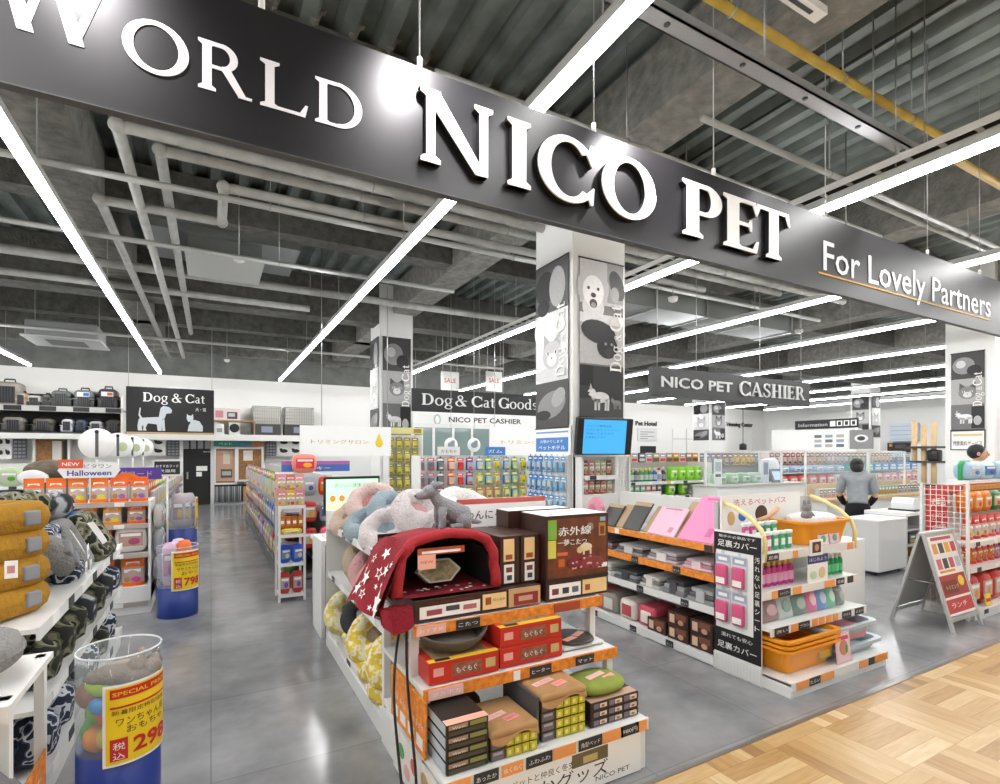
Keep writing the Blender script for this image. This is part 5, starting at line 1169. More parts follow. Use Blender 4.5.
def rack_body(name, label, origin, rz, W, D, H, shelves, back='#dcdcda', base=.1, hooks=(), rail=RAILW, cat='shelf', side=True, front_y=0):
    t = T(name, label, cat, origin, rz)
    q = MB(); q.box(0, W, 0, D, 0, base, WHITE); q.build('plinth', t)
    q = MB(); q.box(0, W, D-.03, D, base, H, C(back, .5)); 
    q.build('back_panel', t)
    if side:
        for x in (0, W-.02):
            q = MB(); q.box(x, x+.02, .02, D, base, H, WHITE); q.build('side_panel', t)
    for (z, y0) in shelves:
        tg_ = [(W*(k+.5)/max(2, int(W/.35)), .08, [TAGB, PAPER, TAGO][k % 3], None) for k in range(max(2, int(W/.35)))]
        shelf(t, .02, W-.02, y0, D-.03, z, rail, tg_, rh=.04)
    for (z, x0, x1, n) in hooks:
        for k in range(n):
            x = x0+(k+.5)*(x1-x0)/n; q = MB(); q.cyl((x, D-.03, z), (x, D-.20, z+.01), .003, STEEL, 5); q.build('hook', t)
    return t

# ---------------------------------------------------------------- end of the dog food aisle: orange pouches
OX0, OX1, OY = -1.50, -.50, 5.95
rack_body('end_display', 'white end display stacked with orange dog food pouches below the hexagonal sign', (OX0, OY, 0), 0, OX1-OX0, .5, 1.05, [(.11,0), (.56,.02), (.83,.06), (1.035,.10)], rail=mat('beige_rail', '#b3aaa2', .5))
ORP = [('orange topped','#ee7a1c','#d9c9c2','#d85fa0'), ('orange topped','#f08224','#e3d2c8','#d8d23a'), ('orange topped','#ec701a','#dccac0','#9a6fb0')]
goods('of the orange pouch display', (OX0, OY, 0), 0, [('in the top row', 1.037, .20, .03, .97, 'pouch', (.145,.235,.08), ORP)], seed=2)
goods('of the orange pouch display', (OX0, OY, 0), 0, [('in the second row', .832, .15, .03, .97, 'pouch', (.15,.19,.08), [ORP[0], ('orange and yellow','#f0a12a','#e2d3c8','#e2d23a'), ORP[2]]),
      ('in the third row', .562, .12, .03, .70, 'pouch', (.15,.25,.09), ORP), ('in the bottom row', .25, .10, .03, .97, 'pouch', (.19,.28,.10), [ORP[1], ORP[0]])], seed=3)
put('bag', (.26,.27,.12), ('#e9e4df','#d9b9b0','#b0607a'), (OX0+.84, OY+.12, .562), 0, 'large white snack bag among the orange pouches of the third row', 'pack')
q = MB(); q.box(0, 1, .0, .45, .11, .25, OFFW); o = q.build('display_step'); o.location = (OX0, OY+.01, 0); o.scale = (1,1,1); tag(o, 'white step under the bottom row of orange pouches', 'step')
for k in range(6):
    put('bag', (.17,.24,.08), [('#b9b9be','#d8d4d8','#9a6aa0'), ('#c9c4bf','#a9a4aa','#d0605a'), ('#a7a9ae','#e0dcdc','#7a9ac0')][k % 3], (OX1+.05, OY+.15+.2*(k % 2), .28+.245*(k//2)), pi/2, 'silver snack bag hanging on the side of the orange display, %s, %s' % (['bottom','middle','top'][k//2], ['near','far'][k % 2]), 'pack')
# hexagonal sign, dome sign, purple band, little blackboard
t = T('shelf_sign', 'white hexagonal sign with blue lettering above the orange pouches', 'sign', (-.985, 6.12, 1.27)); t.scale = (.78, 1, .9); q = MB(); P = [(-.24,0),(.24,0),(.30,.08),(.24,.16),(-.24,.16),(-.30,.08)]; q.prism(P, 0, .012, OFFW, front(0,0,0)); q.text('Halloween', front(.0,-.014,.025), .075, C('#2b3f9a'), width=.42, bold=.02); q.text('ビタワン', front(.08,-.014,.10), .05, C('#4a4a52'), width=.26); q.build('board', t)
q = MB(); q.box(-.29, -.06, -.018, -.0135, .10, .19, C('#e0603a')); q.text('NEW', front(-.175,-.0185,.125), .05, PAPER, width=.16, bold=.01); q.build('red_card', t); q = MB(); q.cyl((0,.005,-.23), (0,.005,.0), .008, WHITE, 6); q.build('post', t)
t = T('shelf_sign', 'orange dome sign standing on the top row of orange pouches', 'sign', (-.72, 6.22, 1.20)); q = MB(); q.prism([(.13*cos(a), .11*sin(a)) for a in [pi*i/14 for i in range(15)]], 0, .012, C('#e0762a'), front(0,0,0)); q.text('おいしい', front(0,-.014,.03), .04, PAPER, width=.17); q.cyl((0,0,-.17), (0,0,0), .008, WHITE, 6); q.build('board', t)
t = T('shelf_sign', 'purple band sign behind the orange dome sign', 'sign', (-.72, 6.36, 1.235)); q = MB(); q.box(-.28, .28, 0, .012, 0, .12, C('#4f3a8f')); q.text('ドッグフード', front(0,-.001,.035), .06, C('#c9b9e0'), width=.4); q.cyl((0,.005,-.19), (0,.005,0), .008, WHITE, 6); q.build('board', t)
t = T('blackboard_sign', 'small blackboard in a white frame beside the purple band sign', 'sign', (-.40, 6.5, 1.27)); q = MB(); q.box(-.12, .12, 0, .012, 0, .15, DARK); [q.box(*b_, WHITE) for b_ in ((-.13,.13,-.006,.014,-.01,.006), (-.13,.13,-.006,.014,.144,.16), (-.13,-.114,-.006,.014,0,.15), (.114,.13,-.006,.014,0,.15))]; q.text('おすすめフード', front(0,-.001,.08), .035, PAPER, width=.2); q.text('犬猫用', front(0,-.001,.03), .035, PAPER, width=.14); q.build('board', t); q = MB(); q.cyl((0,.006,-1.27), (0,.006,-.01), .01, WHITE, 8); q.build('post', t)

# ---------------------------------------------------------------- gondola behind it, facing the aisle
AX = -.52
t = T('gondola_shelf', 'long white gondola of hanging snacks running back to the black door', 'shelf', (AX, 6.55, 0)); L = 6.6
m = MB(); m.box(-.95, 0, 0, L, 0, .1, GREYS); m.build('plinth', t); m = MB(); m.box(-.5, -.46, 0, L, .1, 1.25, C('#cfcfcd', .5)); m.build('back_panel', t)
for z in (.14, .5, .85): side_shelf(t, -.02, -.46, 0, L, z, RAILGR, [(.4+.8*k, .1, [PAPER,TAGB][k % 2], None) for k in range(8)], 1, rh=.028, m_=GREYS)
MIX = [('red','#b8322c','#e2ded8','#efc23a'), ('green','#4f8a4a','#d9ded0','#e8d24a'), ('silver','#b9bbbd','#e4e4e2','#a05a8a'), ('yellow','#d9c23a','#efeadc','#b8402a'), ('violet','#7a4a8a','#ddd3de','#e0a83a'), ('white','#e4e4e0','#b9c3cf','#d0504a')]
goods('on the snack gondola', (AX, 6.6, 0), pi/2, [('hanging at the top', .90, .05, 0, 6.4, 'blister', (.20,.30,.05), MIX), ('on the middle shelf', .502, .07, 0, 6.4, 'bag', (.28,.34,.12), MIX), ('on the bottom shelf', .142, .07, 0, 6.4, 'bag', (.34,.34,.14), MIX[::-1])], end='near end', seed=5)
# round white toppers above the two gondolas
for k, Y_ in enumerate([5.0+1.25*i for i in range(4)]):
    x = -1.04; y = (5.5*1.0+1.24*k-.48*x)/.877
    t = T('round_topper', 'round white disc topper over the dog food gondola, %s from the front' % ORD[k], 'sign', (x, y, 1.30)); q = MB(); q.lathe([(.15,-.02),(.157,-.012),(.157,.012),(.15,.02)], mat('white_acrylic', '#f4f5f3', .3), 36, Tr(0,0,.30) @ Rx(pi/2)); q.build('disc', t)
    q = MB(); q.box(-.014, .014, -.024, -.02, .16, .44, C('#5a5d60')); q.lathe([(.001,0),(.018,.0),(.018,.006)], DARK, 12, Tr(0,-.024,.42) @ Rx(pi/2)); q.build('centre_strip', t); q = MB(); q.cyl((0,0,.15), (0,0,-.05), .01, WHITE, 8); q.build('post', t)
    if k: 
        q = MB(); q.ell((.05,-.022,.28), (.05,.002,.06), C('#b9c9a0'), nu=12, nv=6); q.build('leaf_print', t)
for k, (u, v) in enumerate([(451,445), (474,445)]):
    x, z = PY(u, v, 8.6); t = T('round_topper', 'round white topper with grey animal print by the white hanging board, %s' % ['first','second'][k], 'sign', (x, 8.6, z)); q = MB(); q.lathe([(.12,-.015),(.13,0),(.12,.015)], OFFW, 28, Rx(pi/2)); q.build('disc', t); q = MB(); q.ell((0,-.017,.0), (.07,.002,.055), C('#8f9aa3'), nu=12, nv=8); q.ell((.03,-.018,.05), (.04,.002,.035), C('#8f9aa3'), nu=12, nv=8); q.build('animal_print', t); q = MB(); q.cyl((0,0,.12), (0,0,DZ-z), .004, WIRE, 5); q.build('hanging_wire', t)

# ---------------------------------------------------------------- clear toy drums
ACR = glass('clear_acrylic', a=.10); BLUE = mat('blue_drum_liner', '#1a3686', .4)
def drum(label, x, y, r, h, zl, price, top_lab):
    t = T('toy_drum', label, 'bin', (x, y, 0))
    q = MB(); q.lathe([(r*.985, 0), (r, .01), (r, zl), (r*.97, zl)], BLUE, 32); q.build('blue_base', t)
    q = MB(); q.lathe([(r+.003, zl), (r+.003, h), (r-.001, h), (r-.001, zl+.005)], ACR, 40, cap0=False, cap1=False); q.build('clear_wall', t)
    q = MB(); q.tube([((r+.001)*cos(a), (r+.001)*sin(a), h) for a in [2*pi*i/40 for i in range(41)]], .004, glass('acrylic_rim', '#ffffff', .55), 6); q.build('rim', t)
    # curved yellow price poster
    a0, a1 = radians(-104), radians(0); z0, z1 = zl-.035, zl+.285
    if price != '298': a0, a1 = radians(-105), radians(-12); z0, z1 = zl-.02, zl+.34
    if price == '498': a0, a1 = radians(-30), radians(40)
    def sec(b, k): return ((r+k)*cos(b), (r+k)*sin(b))
    def patch(u0, u1, v0, v1, m_, k):
        q.grid(lambda u, v: (*sec(a0+(a1-a0)*(u0+(u1-u0)*u), k), z0+(z1-z0)*(v0+(v1-v0)*v)), 16, 1, m_, smooth=True)
    q = MB(); patch(0,1,0,1,PAPER,.006); patch(.04,.96,.03,.97,YELLOW,.0075); patch(.09,.96,.83,.95,RED,.009); patch(.09,.3,.07,.34,RED,.009); patch(.09,.94,.71,.735,RED,.009)
    def ct(s, u, v, hh, ww, m_, bold=0, k=.0105):
        Vt, Pt, x0, x1 = text_mesh(s, bold)
        if not Vt: return
        W_ = (a1-a0)*r; sx = ww*W_/(x1-x0); H_ = z1-z0
        V = []
        for p in Vt:
            b = a0+((u-ww/2)*W_+(p[0]-x0)*sx)/r; V.append((*sec(b, k), z0+(v+p[1]*hh)*H_))
        q.add(V, Pt, m_)
    ct('SPECIAL PRICE', .52, .865, .07, .8, YELLOW, .01); ct('新着限定特別価格', .5, .635, .065, .78, DARK); ct(top_lab[0], .52, .50, .11, .72, DARK, 0); ct(top_lab[1], .56, .395, .10, .55, DARK)
    ct('税', .195, .21, .10, .14, PAPER); ct('込', .195, .09, .10, .14, PAPER); ct(price, .64, .13, .26, .56, RED, .03)
    q.build('price_poster', t); return t
DX, DY = -.335, 2.70
drum('clear toy drum with blue base and yellow 298 price poster', DX, DY, .146, .69, .30, '298', ('ワンちゃん用', 'おもちゃ'))
rnd = random.Random(11)
for k, (a, rr_, z, cc, sz, lab, kind) in enumerate([(2.6,.10,.42,'#a6d21e',.06,'lime green','ball'), (3.6,.09,.47,'#b4d83a',.055,'yellow-green','ball'), (4.6,.10,.40,'#2f86c9',.06,'blue ring','ring'), (4.3,.05,.50,'#7a6a5a',.10,'brown plush','plush'), (5.6,.08,.49,'#8a7a6e',.09,'taupe plush','plush'), (.6,.09,.49,'#5a5450',.08,'dark grey plush','plush'), (1.6,.09,.49,'#9a8a7c',.08,'beige plush','plush'), (4.4,.12,.37,'#e0522a',.045,'orange red','ball'), (3.9,.12,.37,'#6fb52a',.045,'green','ball'), (3.3,.12,.43,'#8a5a42',.06,'brown','ball'), (5.2,.12,.36,'#d9d2c8',.04,'white','ball'), (0,.02,.42,'#6a4a3c',.11,'dark brown plush','plush'), (2.2,.11,.28,'#7a4a34',.055,'reddish brown','ball'), (3.0,.12,.27,'#3f9a3a',.05,'dark green','ball'), (3.8,.11,.26,'#e8902a',.055,'orange','ball'), (4.5,.12,.27,'#d8c83a',.05,'yellow','ball'), (1.2,.10,.28,'#4a6ab0',.055,'violet blue','ball'), (5.2,.10,.27,'#b04a3a',.055,'brick red','ball'), (.3,.10,.27,'#8a6a4a',.06,'tan','ball')]):
    t = T('dog_toy', '%s dog toy inside the near clear drum' % lab, 'toy', (DX+rr_*.72*cos(a), DY+rr_*.72*sin(a), z+.09)); q = MB()
    if kind == 'ball': q.ell((0,0,0), (sz,sz,sz), C(cc,.5), noise=.06, seed=k)
    elif kind == 'ring': q.tube([(sz*cos(b), sz*.8*sin(b), 0) for b in [2*pi*i/20 for i in range(21)]], .028, C(cc,.4), 8); q.ell((0,0,.01), (.03,.03,.03), C('#e8dfa0',.5))
    else: q.ell((0,0,0), (sz,sz*.62,sz*.38), mat('plush_'+cc[1:], cc, .95, bump=.6), noise=.08, seed=k); q.ell((sz*.8,0,.02), (sz*.4,)*3, mat('plush_'+cc[1:])); q.ell((sz*.9,sz*.25,.05), (.015,.02,.02), mat('plush_'+cc[1:]))
    q.build('toy_body', t)
drum('blue and clear drum of bagged treats with yellow 798 poster in the far aisle', -.27, 5.75, .165, .64, .27, '798', ('ササミたっぷり', 'おやつ'))
for k, (dx, dy, dz, c) in enumerate([(-.06,-.07,.54,('#e9c9de','#d9a0c4','#b04a8a')), (.05,-.06,.56,('#e87a2a','#f0c9a0','#c93a2a')), (0,.05,.57,('#d9d0e2','#b9a9c9','#e0783a')), (.06,.05,.53,('#f0a03a','#efe0c9','#c0402a'))]):
    put('bag', (.13,.42,.10), c, (-.27+dx, 5.75+dy, .278+(dz-.53)*.5), .5*k, '%s treat bag sticking out of the drum with the 798 poster' % ['pale pink','orange','lilac','amber'][k], 'pack')
drum('blue and clear drum of grey bags standing behind the 798 drum', -.30, 6.95, .16, .95, .66, '498', ('おとくな', 'おやつ'))
for k in range(3): put('bag', (.14,.40,.10), ('#c9bfc4','#a9a0a8','#d0b04a'), (-.32+.05*k, 6.9+.04*k, .665), .6*k, 'grey treat bag in the drum behind the 798 drum, %s' % ['nearest','middle','farthest'][k], 'pack')

# ---------------------------------------------------------------- right side of the aisle: white wire rack and its neighbours
t = T('wire_rack', 'slim white four-tier rack of treats at the aisle corner', 'rack', (.60, 5.70, 0)); W, D = .24, .30
for x in (0, W):
    for y in (0, D):
        q = MB(); q.box(x-.011, x+.011, y-.011, y+.011, 0, .97, WHITE); q.build('post', t)
for z in (.06, .37, .66, .95):
    q = MB(); q.box(0, W, 0, D, z-.012, z, WHITE); q.box(-.01, W+.01, -.012, -.004, z-.014, z+.02, WHITE); q.build('shelf', t)
for k in range(2): put('bag', (.11,.24,.08), ('#b23a34','#d9cfc8','#8a5ab0'), (.66+.12*k, 5.79, .062), 0, 'red treat bag on the bottom tier of the slim white rack, %s' % ['near the aisle','away from the aisle'][k], 'pack')
for k in range(2): put('bag', (.12,.20,.08), ('#2a55b8','#8fa0b8','#d9d4c8'), (.66+.12*k, 5.80, .372), .3, 'blue treat bag on the second tier of the slim white rack, %s' % ['near the aisle','away from the aisle'][k], 'pack')
for k in range(4): put('box', (.05,.19,.06), ('#c0702a','#e0a24a','#8a4a1e'), (.635+.058*k, 5.78, .662), 0, 'amber treat tube on the third tier of the slim white rack, %s from the aisle' % ORD[k], 'pack')
put('bag', (.2,.06,.12), ('#e8d84a','#f0ecd0','#c9a02a'), (.72, 5.74, .675), 0, 'yellow flat bag at the edge of the third tier of the slim rack', 'pack')
for k in range(6): put('pouch', (.10,.17,.05), [('#d99aa0','#e4d3c4','#d8c24a'), ('#d8b85a','#e9d8c4','#b0504a')][k % 2], (.63+.085*(k % 3), 5.76+.12*(k//3), .952), 0, '%s small pouch on top of the slim white rack, %s in %s row' % (['pink','yellow'][k % 2], ORD[k % 3], ['front','rear'][k//3]), 'pack')
for k in range(6): put('pouch', (.10,.16,.05), [('#e0a8b0','#e8dcc8','#c9b03a'), ('#c9847a','#ecd9c9','#d8c84a')][k % 2], (.63+.085*(k % 3), 5.79+.12*(k//3), 1.12), 0, '%s small pouch stacked second high on the slim rack, %s in %s row' % (['rose','brick'][k % 2], ORD[k % 3], ['front','rear'][k//3]), 'pack')
CXX = .70
t = T('gondola_shelf', 'long gondola of coloured snacks running back from the slim white rack', 'shelf', (CXX, 6.15, 0)); L = 7.6
m = MB(); m.box(0, .95, 0, L, 0, .1, GREYS); m.build('plinth', t); m = MB(); m.box(.44, .50, 0, L, .1, 1.25, C('#cfcfcd', .5)); m.build('back_panel', t)
for z in (.14, .5, .85): side_shelf(t, .02, .46, 0, L, z, RAILGR, [(.4+.8*k, .1, [PAPER,TAGB][k % 2], None) for k in range(9)], -1, rh=.028, m_=GREYS)
MIX2 = [('green','#5f8a52','#d6dccc','#e2cf4a'), ('red','#b03038','#e4dcd4','#f0c040'), ('blue','#2f5fb0','#cfd8e4','#e0d0a0'), ('pink','#d98aa8','#efdce2','#8a5ab0'), ('grey','#9fa3a0','#dcdcd8','#c0504a'), ('yellow-green','#a9b03a','#e4e4c8','#c06a2a')]
R_ = -pi/2
def gface(rows, seed): goods('on the coloured snack gondola', (CXX, 6.2+7.4, 0), R_, rows, end='far end', seed=seed, step=1)
gface([('hanging at the top', .89, .05, 0, 7.3, 'blister', (.21,.36,.05), MIX2), ('on the middle shelf', .502, .07, 0, 7.3, 'bag', (.30,.345,.12), MIX2[::-1]), ('on the bottom shelf', .142, .07, 0, 7.3, 'bag', (.34,.34,.14), MIX2)], 8)
# end of that gondola, seen beside the slim rack
goods('at the end of the snack gondola', (.86, 6.05, 0), 0, [('hanging at the bottom', .45, .05, 0, .36, 'bag', (.16,.24,.08), [('red','#b8302c','#e2d8cf','#e8b03a'), ('scarlet','#c9403a','#ece2d8','#5a6ab0')]), ('hanging in the middle', .74, .05, 0, .36, 'bag', (.16,.24,.08), [('red','#c03a34','#e2d8cf','#e8b03a'), ('silver','#b4b8bd','#5a6aa0','#d9d9d9')]), ('hanging at the top', 1.03, .05, 0, .34, 'bag', (.15,.22,.08), [('silver striped','#aab2bb','#e0e0e0','#4a5a8a'), ('red and orange','#d04a2a','#f0a050','#f0e0c0')])], seed=9)
t = T('shelf_sign', 'blue and violet header sign above the coloured snack gondola', 'sign', (1.0, 6.25, 1.27)); q = MB(); q.box(-.32, .42, 0, .012, .02, .14, C('#4a6fb8')); q.box(-.32,.42,-.001,0,.10,.14,C('#b46ab0')); q.text('ジャーキー', front(0,-.002,.04), .05, PAPER, width=.4); q.cyl((.05,.006,-.06), (.05,.006,.02), .008, WHITE); q.build('board', t)
put('bag', (.26,.22,.1), ('#e89a8a','#e4586a','#f0b84a'), (.90, 6.12, 1.28), 0, 'large pink and orange bag on top of the coloured snack gondola', 'pack')
q = MB(); q.box(-.09, .09, 0, .006, 0, .17, OFFW); q.ell((-.03,-.001,.12), (.02,.001,.015), C('#5a4a42'), nu=8, nv=5); q.box(-.06,.06,-.001,0,.03,.05,C('#c9b0a0')); o = q.build('price_board'); o.location = (.68, 5.98, 1.13); tag(o, 'white price board at the corner above the slim white rack', 'sign')

# ---------------------------------------------------------------- table with monitor between the snack gondola and the beds
t = T('display_table', 'white box table stacked with flat cartons behind the bed gondola', 'table', (.78, 4.42, 0)); q = MB(); q.box(0, .50, 0, .42, .76, .79, WHITE); q.build('top', t)
for b_ in ((0,.03,0,.42,0,.76), (.47,.5,0,.42,0,.76), (0,.5,.40,.42,0,.76)):
    q = MB(); q.box(*b_, WHITE); q.build('side_panel', t)
for k in range(8): carton('flat_carton', 'flat brown printed carton inside the white table, %s from the bottom' % ORD[k], .82, 1.24, 4.44, 4.78, .02+.085*k, .10+.085*k, C('#b49a80'), [(.05,.4,.2,.8,C('#b86a5a')), (.45,.95,.25,.75,C('#d8c8b0'))])
for k in range(3):
    q = MB(); q.box(-.12, .12, -.09, .09, 0, .018, PAPER); o = q.build('paper_stack'); o.location = (.95+.08*k, 4.6, .791+.019*k); o.rotation_euler = (0,0,.3*k); tag(o, 'white paper pile on the box table, %s' % ['lowest','middle','topmost'][k], 'paper')
x0, z1 = PY(324,477,5.3); x1, z0 = PY(380,512,5.3)
t = T('monitor', 'black-framed monitor with pale green screen behind the pink bed', 'monitor', ((x0+x1)/2, 5.3, z0)); w = (x1-x0)/2; h = z1-z0
q = MB(); q.rbox(-w, w, 0, .05, 0, h, .01, BLACK, smooth=False); q.build('casing', t)
q = MB(); q.box(-w*.93, w*.93, -.003, 0, h*.06, h*.93, mat('green_screen', '#b6ecc0', .3, emit=.8)); q.box(-w*.93, w*.93, -.004, -.003, h*.06, h*.3, mat('screen_beige', '#e9e0b8', .3, emit=.6)); q.text('おいしい健康ごはん', front(.02,-.005,h*.72), h*.13, C('#3f5a4a'), width=w*1.4)
for k in range(5): q.ell((-w*.7+w*.32*k, -.004, h*.42), (h*.08,.001,h*.09), mat('screen_orange', '#e08a3a', .3, emit=.5), nu=10, nv=6)
q.build('screen', t); q = MB(); q.box(-.05,.05,.01,.06,-.2,0,BLACK); q.box(-.16,.16,-.05,.15,-.22,-.2,BLACK); q.build('stand', t)
mz = z0-.22
t = T('display_table', 'white counter under the green-screen monitor', 'table', ((x0+x1)/2-.36, 5.08, 0)); q = MB(); q.box(0, .86, 0, .5, mz-.03, mz, WHITE); q.build('top', t); q = MB(); q.box(.02, .84, .05, .48, 0, mz-.03, OFFW); q.build('body', t)
x0, z1 = PY(338,494,5.2); x1, z0 = PY(358,518,5.2)
t = T('speaker_box', 'small black box in front of the green-screen monitor', 'speaker', ((x0+x1)/2, 5.12, mz)); q = MB(); q.rbox(-.11,.11,0,.12,0,.24,.01,BLACK,smooth=False); q.build('cabinet', t); q = MB(); q.lathe([(.001,-.002),(.07,-.002),(.08,.004)], DARK, 16, Tr(0,0,.1) @ Rx(pi/2)); q.build('cone', t)
put('bag', (.17,.12,.12), ('#d8607a','#e08a9a','#c93a4a'), (.99, 5.2, mz), 0, 'coral pink bag on the counter left of the small black box', 'pack')
# ---------------------------------------------------------------- picture banners: grey animal portraits built from flat printed shapes
def G(v):
    v = int(max(0, min(255, v if v < 90 else v+22))); return mat('print_grey_%d' % v, '#%02x%02x%02x' % (v, v, v), .55, noise=.07, nscale=30)
def e2d(mb, M, cx, cy, rx, ry, v, k, rot=0, n=18):
    P = [(cx+rx*cos(a)*cos(rot)-ry*sin(a)*sin(rot), cy+rx*cos(a)*sin(rot)+ry*sin(a)*cos(rot), .0004*k) for a in [2*pi*i/n for i in range(n)]]; mb.poly(P, G(v), M)
def p2d(mb, M, P, v, k): mb.poly([(x, y, .0004*k) for x, y in P], G(v), M)
def dog_face(mb, M, cx, cy, s, light=225, k=3):
    e2d(mb, M, cx-s*.62, cy+s*.05, s*.26, s*.55, light-50, k, .2); e2d(mb, M, cx+s*.62, cy+s*.05, s*.26, s*.55, light-50, k, -.2)
    e2d(mb, M, cx, cy-s*.7, s*.62, s*.6, light-18, k+1); e2d(mb, M, cx, cy, s*.60, s*.72, light, k+2); e2d(mb, M, cx, cy-s*.30, s*.42, s*.40, light+8, k+3)
    for q in (-1, 1): e2d(mb, M, cx+q*s*.27, cy+s*.12, s*.075, s*.075, 25, k+4)
    e2d(mb, M, cx, cy-s*.18, s*.15, s*.11, 20, k+4); e2d(mb, M, cx, cy-s*.55, s*.22, s*.2, 45, k+4); e2d(mb, M, cx, cy-s*.62, s*.13, s*.12, 130, k+5)
def cat_face(mb, M, cx, cy, s, v=120, k=3):
    for q in (-1, 1): p2d(mb, M, [(cx+q*s*.62, cy+s*.2), (cx+q*s*.60, cy+s*.95), (cx+q*s*.12, cy+s*.55)][::q], v-25, k)
    e2d(mb, M, cx, cy, s*.68, s*.6, v, k+1); e2d(mb, M, cx, cy-s*.2, s*.34, s*.27, v+90, k+2)
    for q in (-1, 1): e2d(mb, M, cx+q*s*.28, cy+s*.1, s*.12, s*.09, 215, k+3); e2d(mb, M, cx+q*s*.28, cy+s*.1, s*.05, s*.08, 15, k+4)
    p2d(mb, M, [(cx-s*.07, cy-s*.1), (cx+s*.07, cy-s*.1), (cx, cy-s*.2)][::-1], 60, k+4)
def dog_body(mb, M, cx, cy, s, v, k=3):
    e2d(mb, M, cx, cy, s*.8, s*.38, v, k); e2d(mb, M, cx-s*.75, cy+s*.32, s*.34, s*.28, v+8, k+1); p2d(mb, M, [(cx-s*.98, cy+s*.45), (cx-s*.85, cy+s*.95), (cx-s*.68, cy+s*.5)][::-1], v-20, k+1)
    for dx in (-.5, -.2, .4, .62): p2d(mb, M, [(cx+dx*s, cy-s*.1), (cx+(dx-.02)*s, cy-s*.9), (cx+(dx+.16)*s, cy-s*.9), (cx+(dx+.2)*s, cy-s*.1)], v-10, k)
    e2d(mb, M, cx-s*1.02, cy+s*.27, s*.09, s*.07, 25, k+2)
def banner(name, label, origin, rz, w, h, style=0, text=True):
    """printed hanging: w x h, hung on two rods; face looks to local -Y"""
    t = T(name, label, 'banner', origin, rz); q = MB(); q.box(-w/2, w/2, 0, .006, 0, h, G(95)); M = front(0, -.001, 0); X = lambda a: (a-.5)*w
    def rect(a, b, c, d, v, k=1): p2d(q, M, [(X(a), c*h), (X(b), c*h), (X(b), d*h), (X(a), d*h)], v, k)
    if style == 0:      # smiling pale dog above black dog, terrier below
        rect(0,1,.72,1,175); rect(.62,1,.74,1,130,2); e2d(q, M, X(.85), .86*h, w*.16, h*.10, 60, 3, .4); e2d(q, M, X(.8), .8*h, w*.10, h*.05, 150, 4)
        dog_face(q, M, X(.30), .80*h, w*.40, 222, 4)
        rect(0,1,.34,.62,165,1); rect(0,1,.60,.66,205,2); e2d(q, M, X(.42), .545*h, w*.40, h*.075, 28, 9, -.15); e2d(q, M, X(.62), .455*h, w*.24, h*.075, 24, 10); e2d(q, M, X(.68), .42*h, w*.12, h*.035, 48, 11)
        for s_ in (.58, .72): e2d(q, M, X(s_), .475*h, w*.03, h*.01, 120, 12)
        rect(0,1,0,.33,48,2); rect(0,1,.0,.12,75,3); dog_body(q, M, X(.46), .13*h, w*.26, 205, 5); dog_body(q, M, X(.84), .10*h, w*.13, 120, 6); rect(0,.3,.2,.33,20,3)
    elif style == 1:    # dark terrier, pale cat, sleeping dog
        rect(0,1,.70,1,85); e2d(q, M, X(.3), .86*h, w*.30, h*.10, 38, 3); e2d(q, M, X(.68), .84*h, w*.24, h*.12, 150, 4); e2d(q, M, X(.25), .74*h, w*.2, h*.05, 20, 5)
        rect(0,1,.28,.70,205,2); e2d(q, M, X(.3), .60*h, w*.34, h*.11, 230, 3); cat_face(q, M, X(.52), .44*h, w*.42, 175, 5); e2d(q, M, X(.5), .32*h, w*.5, h*.05, 190, 4)
        rect(0,1,0,.28,70,8); e2d(q, M, X(.5), .14*h, w*.44, h*.08, 115, 9, .2); e2d(q, M, X(.72), .18*h, w*.22, h*.05, 140, 10, .5); e2d(q, M, X(.25), .08*h, w*.24, h*.03, 40, 10)
    else:               # two portraits and a walking dog
        rect(0,1,.66,1,60); e2d(q, M, X(.38), .83*h, w*.34, h*.11, 120, 3); e2d(q, M, X(.30), .85*h, w*.15, h*.05, 185, 4); e2d(q, M, X(.7), .76*h, w*.22, h*.07, 30, 4)
        rect(0,1,.33,.66,150,2); cat_face(q, M, X(.5), .48*h, w*.40, 105, 5)
        rect(0,1,0,.33,90,6); dog_body(q, M, X(.42), .17*h, w*.28, 215, 8); rect(.62,1,.02,.3,35,7); e2d(q, M, X(.8), .12*h, w*.12, h*.06, 160, 9)
    q.build('print', t)
    for z in (0, h):
        r_ = MB(); r_.cyl((-w/2-.01, .0, z), (w/2+.01, .0, z), .008, BLACK, 8); r_.build('rod', t)
    if text:
        q = MB(); M_ = FM((X(.93), -.012, .30*h), (0,0,1), (-1,0,0)); OL = G(200)
        serif(q, 'Dog', M_, w*.26, PAPER, .004, .06, width=h*.17); serif(q, '&', Tr(0,0,h*.20) @ M_, w*.16, PAPER, .004); serif(q, 'Cat', Tr(0,0,h*.26) @ M_, w*.26, PAPER, .004, .06, width=h*.17); q.build('lettering', t)
    return t
cx, cy, cw = COL1
z1 = PY(600,262,cy)[1]; z0 = PY(600,418,cy)[1]
banner('picture_banner', 'tall smiling dog banner on the near picture column above the blue screen', (cx+.355, cy-.02, z0), 0, .57, z1-z0, 0)
z1b = PX(540,270,cx)[1]; z0b = PX(555,428,cx)[1]
banner('picture_banner', 'tall grey cat banner on the aisle side of the near picture column', (cx-.02, cy+.35, z0b), -pi/2, .60, z1b-z0b, 1)
cx2, cy2, _ = COL2
z1 = PY(395,338,cy2)[1]; z0 = PY(395,436,cy2)[1]
banner('picture_banner', 'grey cat banner on the front of the far picture column', (cx2+.34, cy2-.02, z0), 0, .58, z1-z0, 2)
banner('picture_banner', 'grey banner on the narrow side of the far picture column', (cx2-.02, cy2+.34, z0), -pi/2, .60, z1-z0, 1)
cx3, cy3, _ = COL3
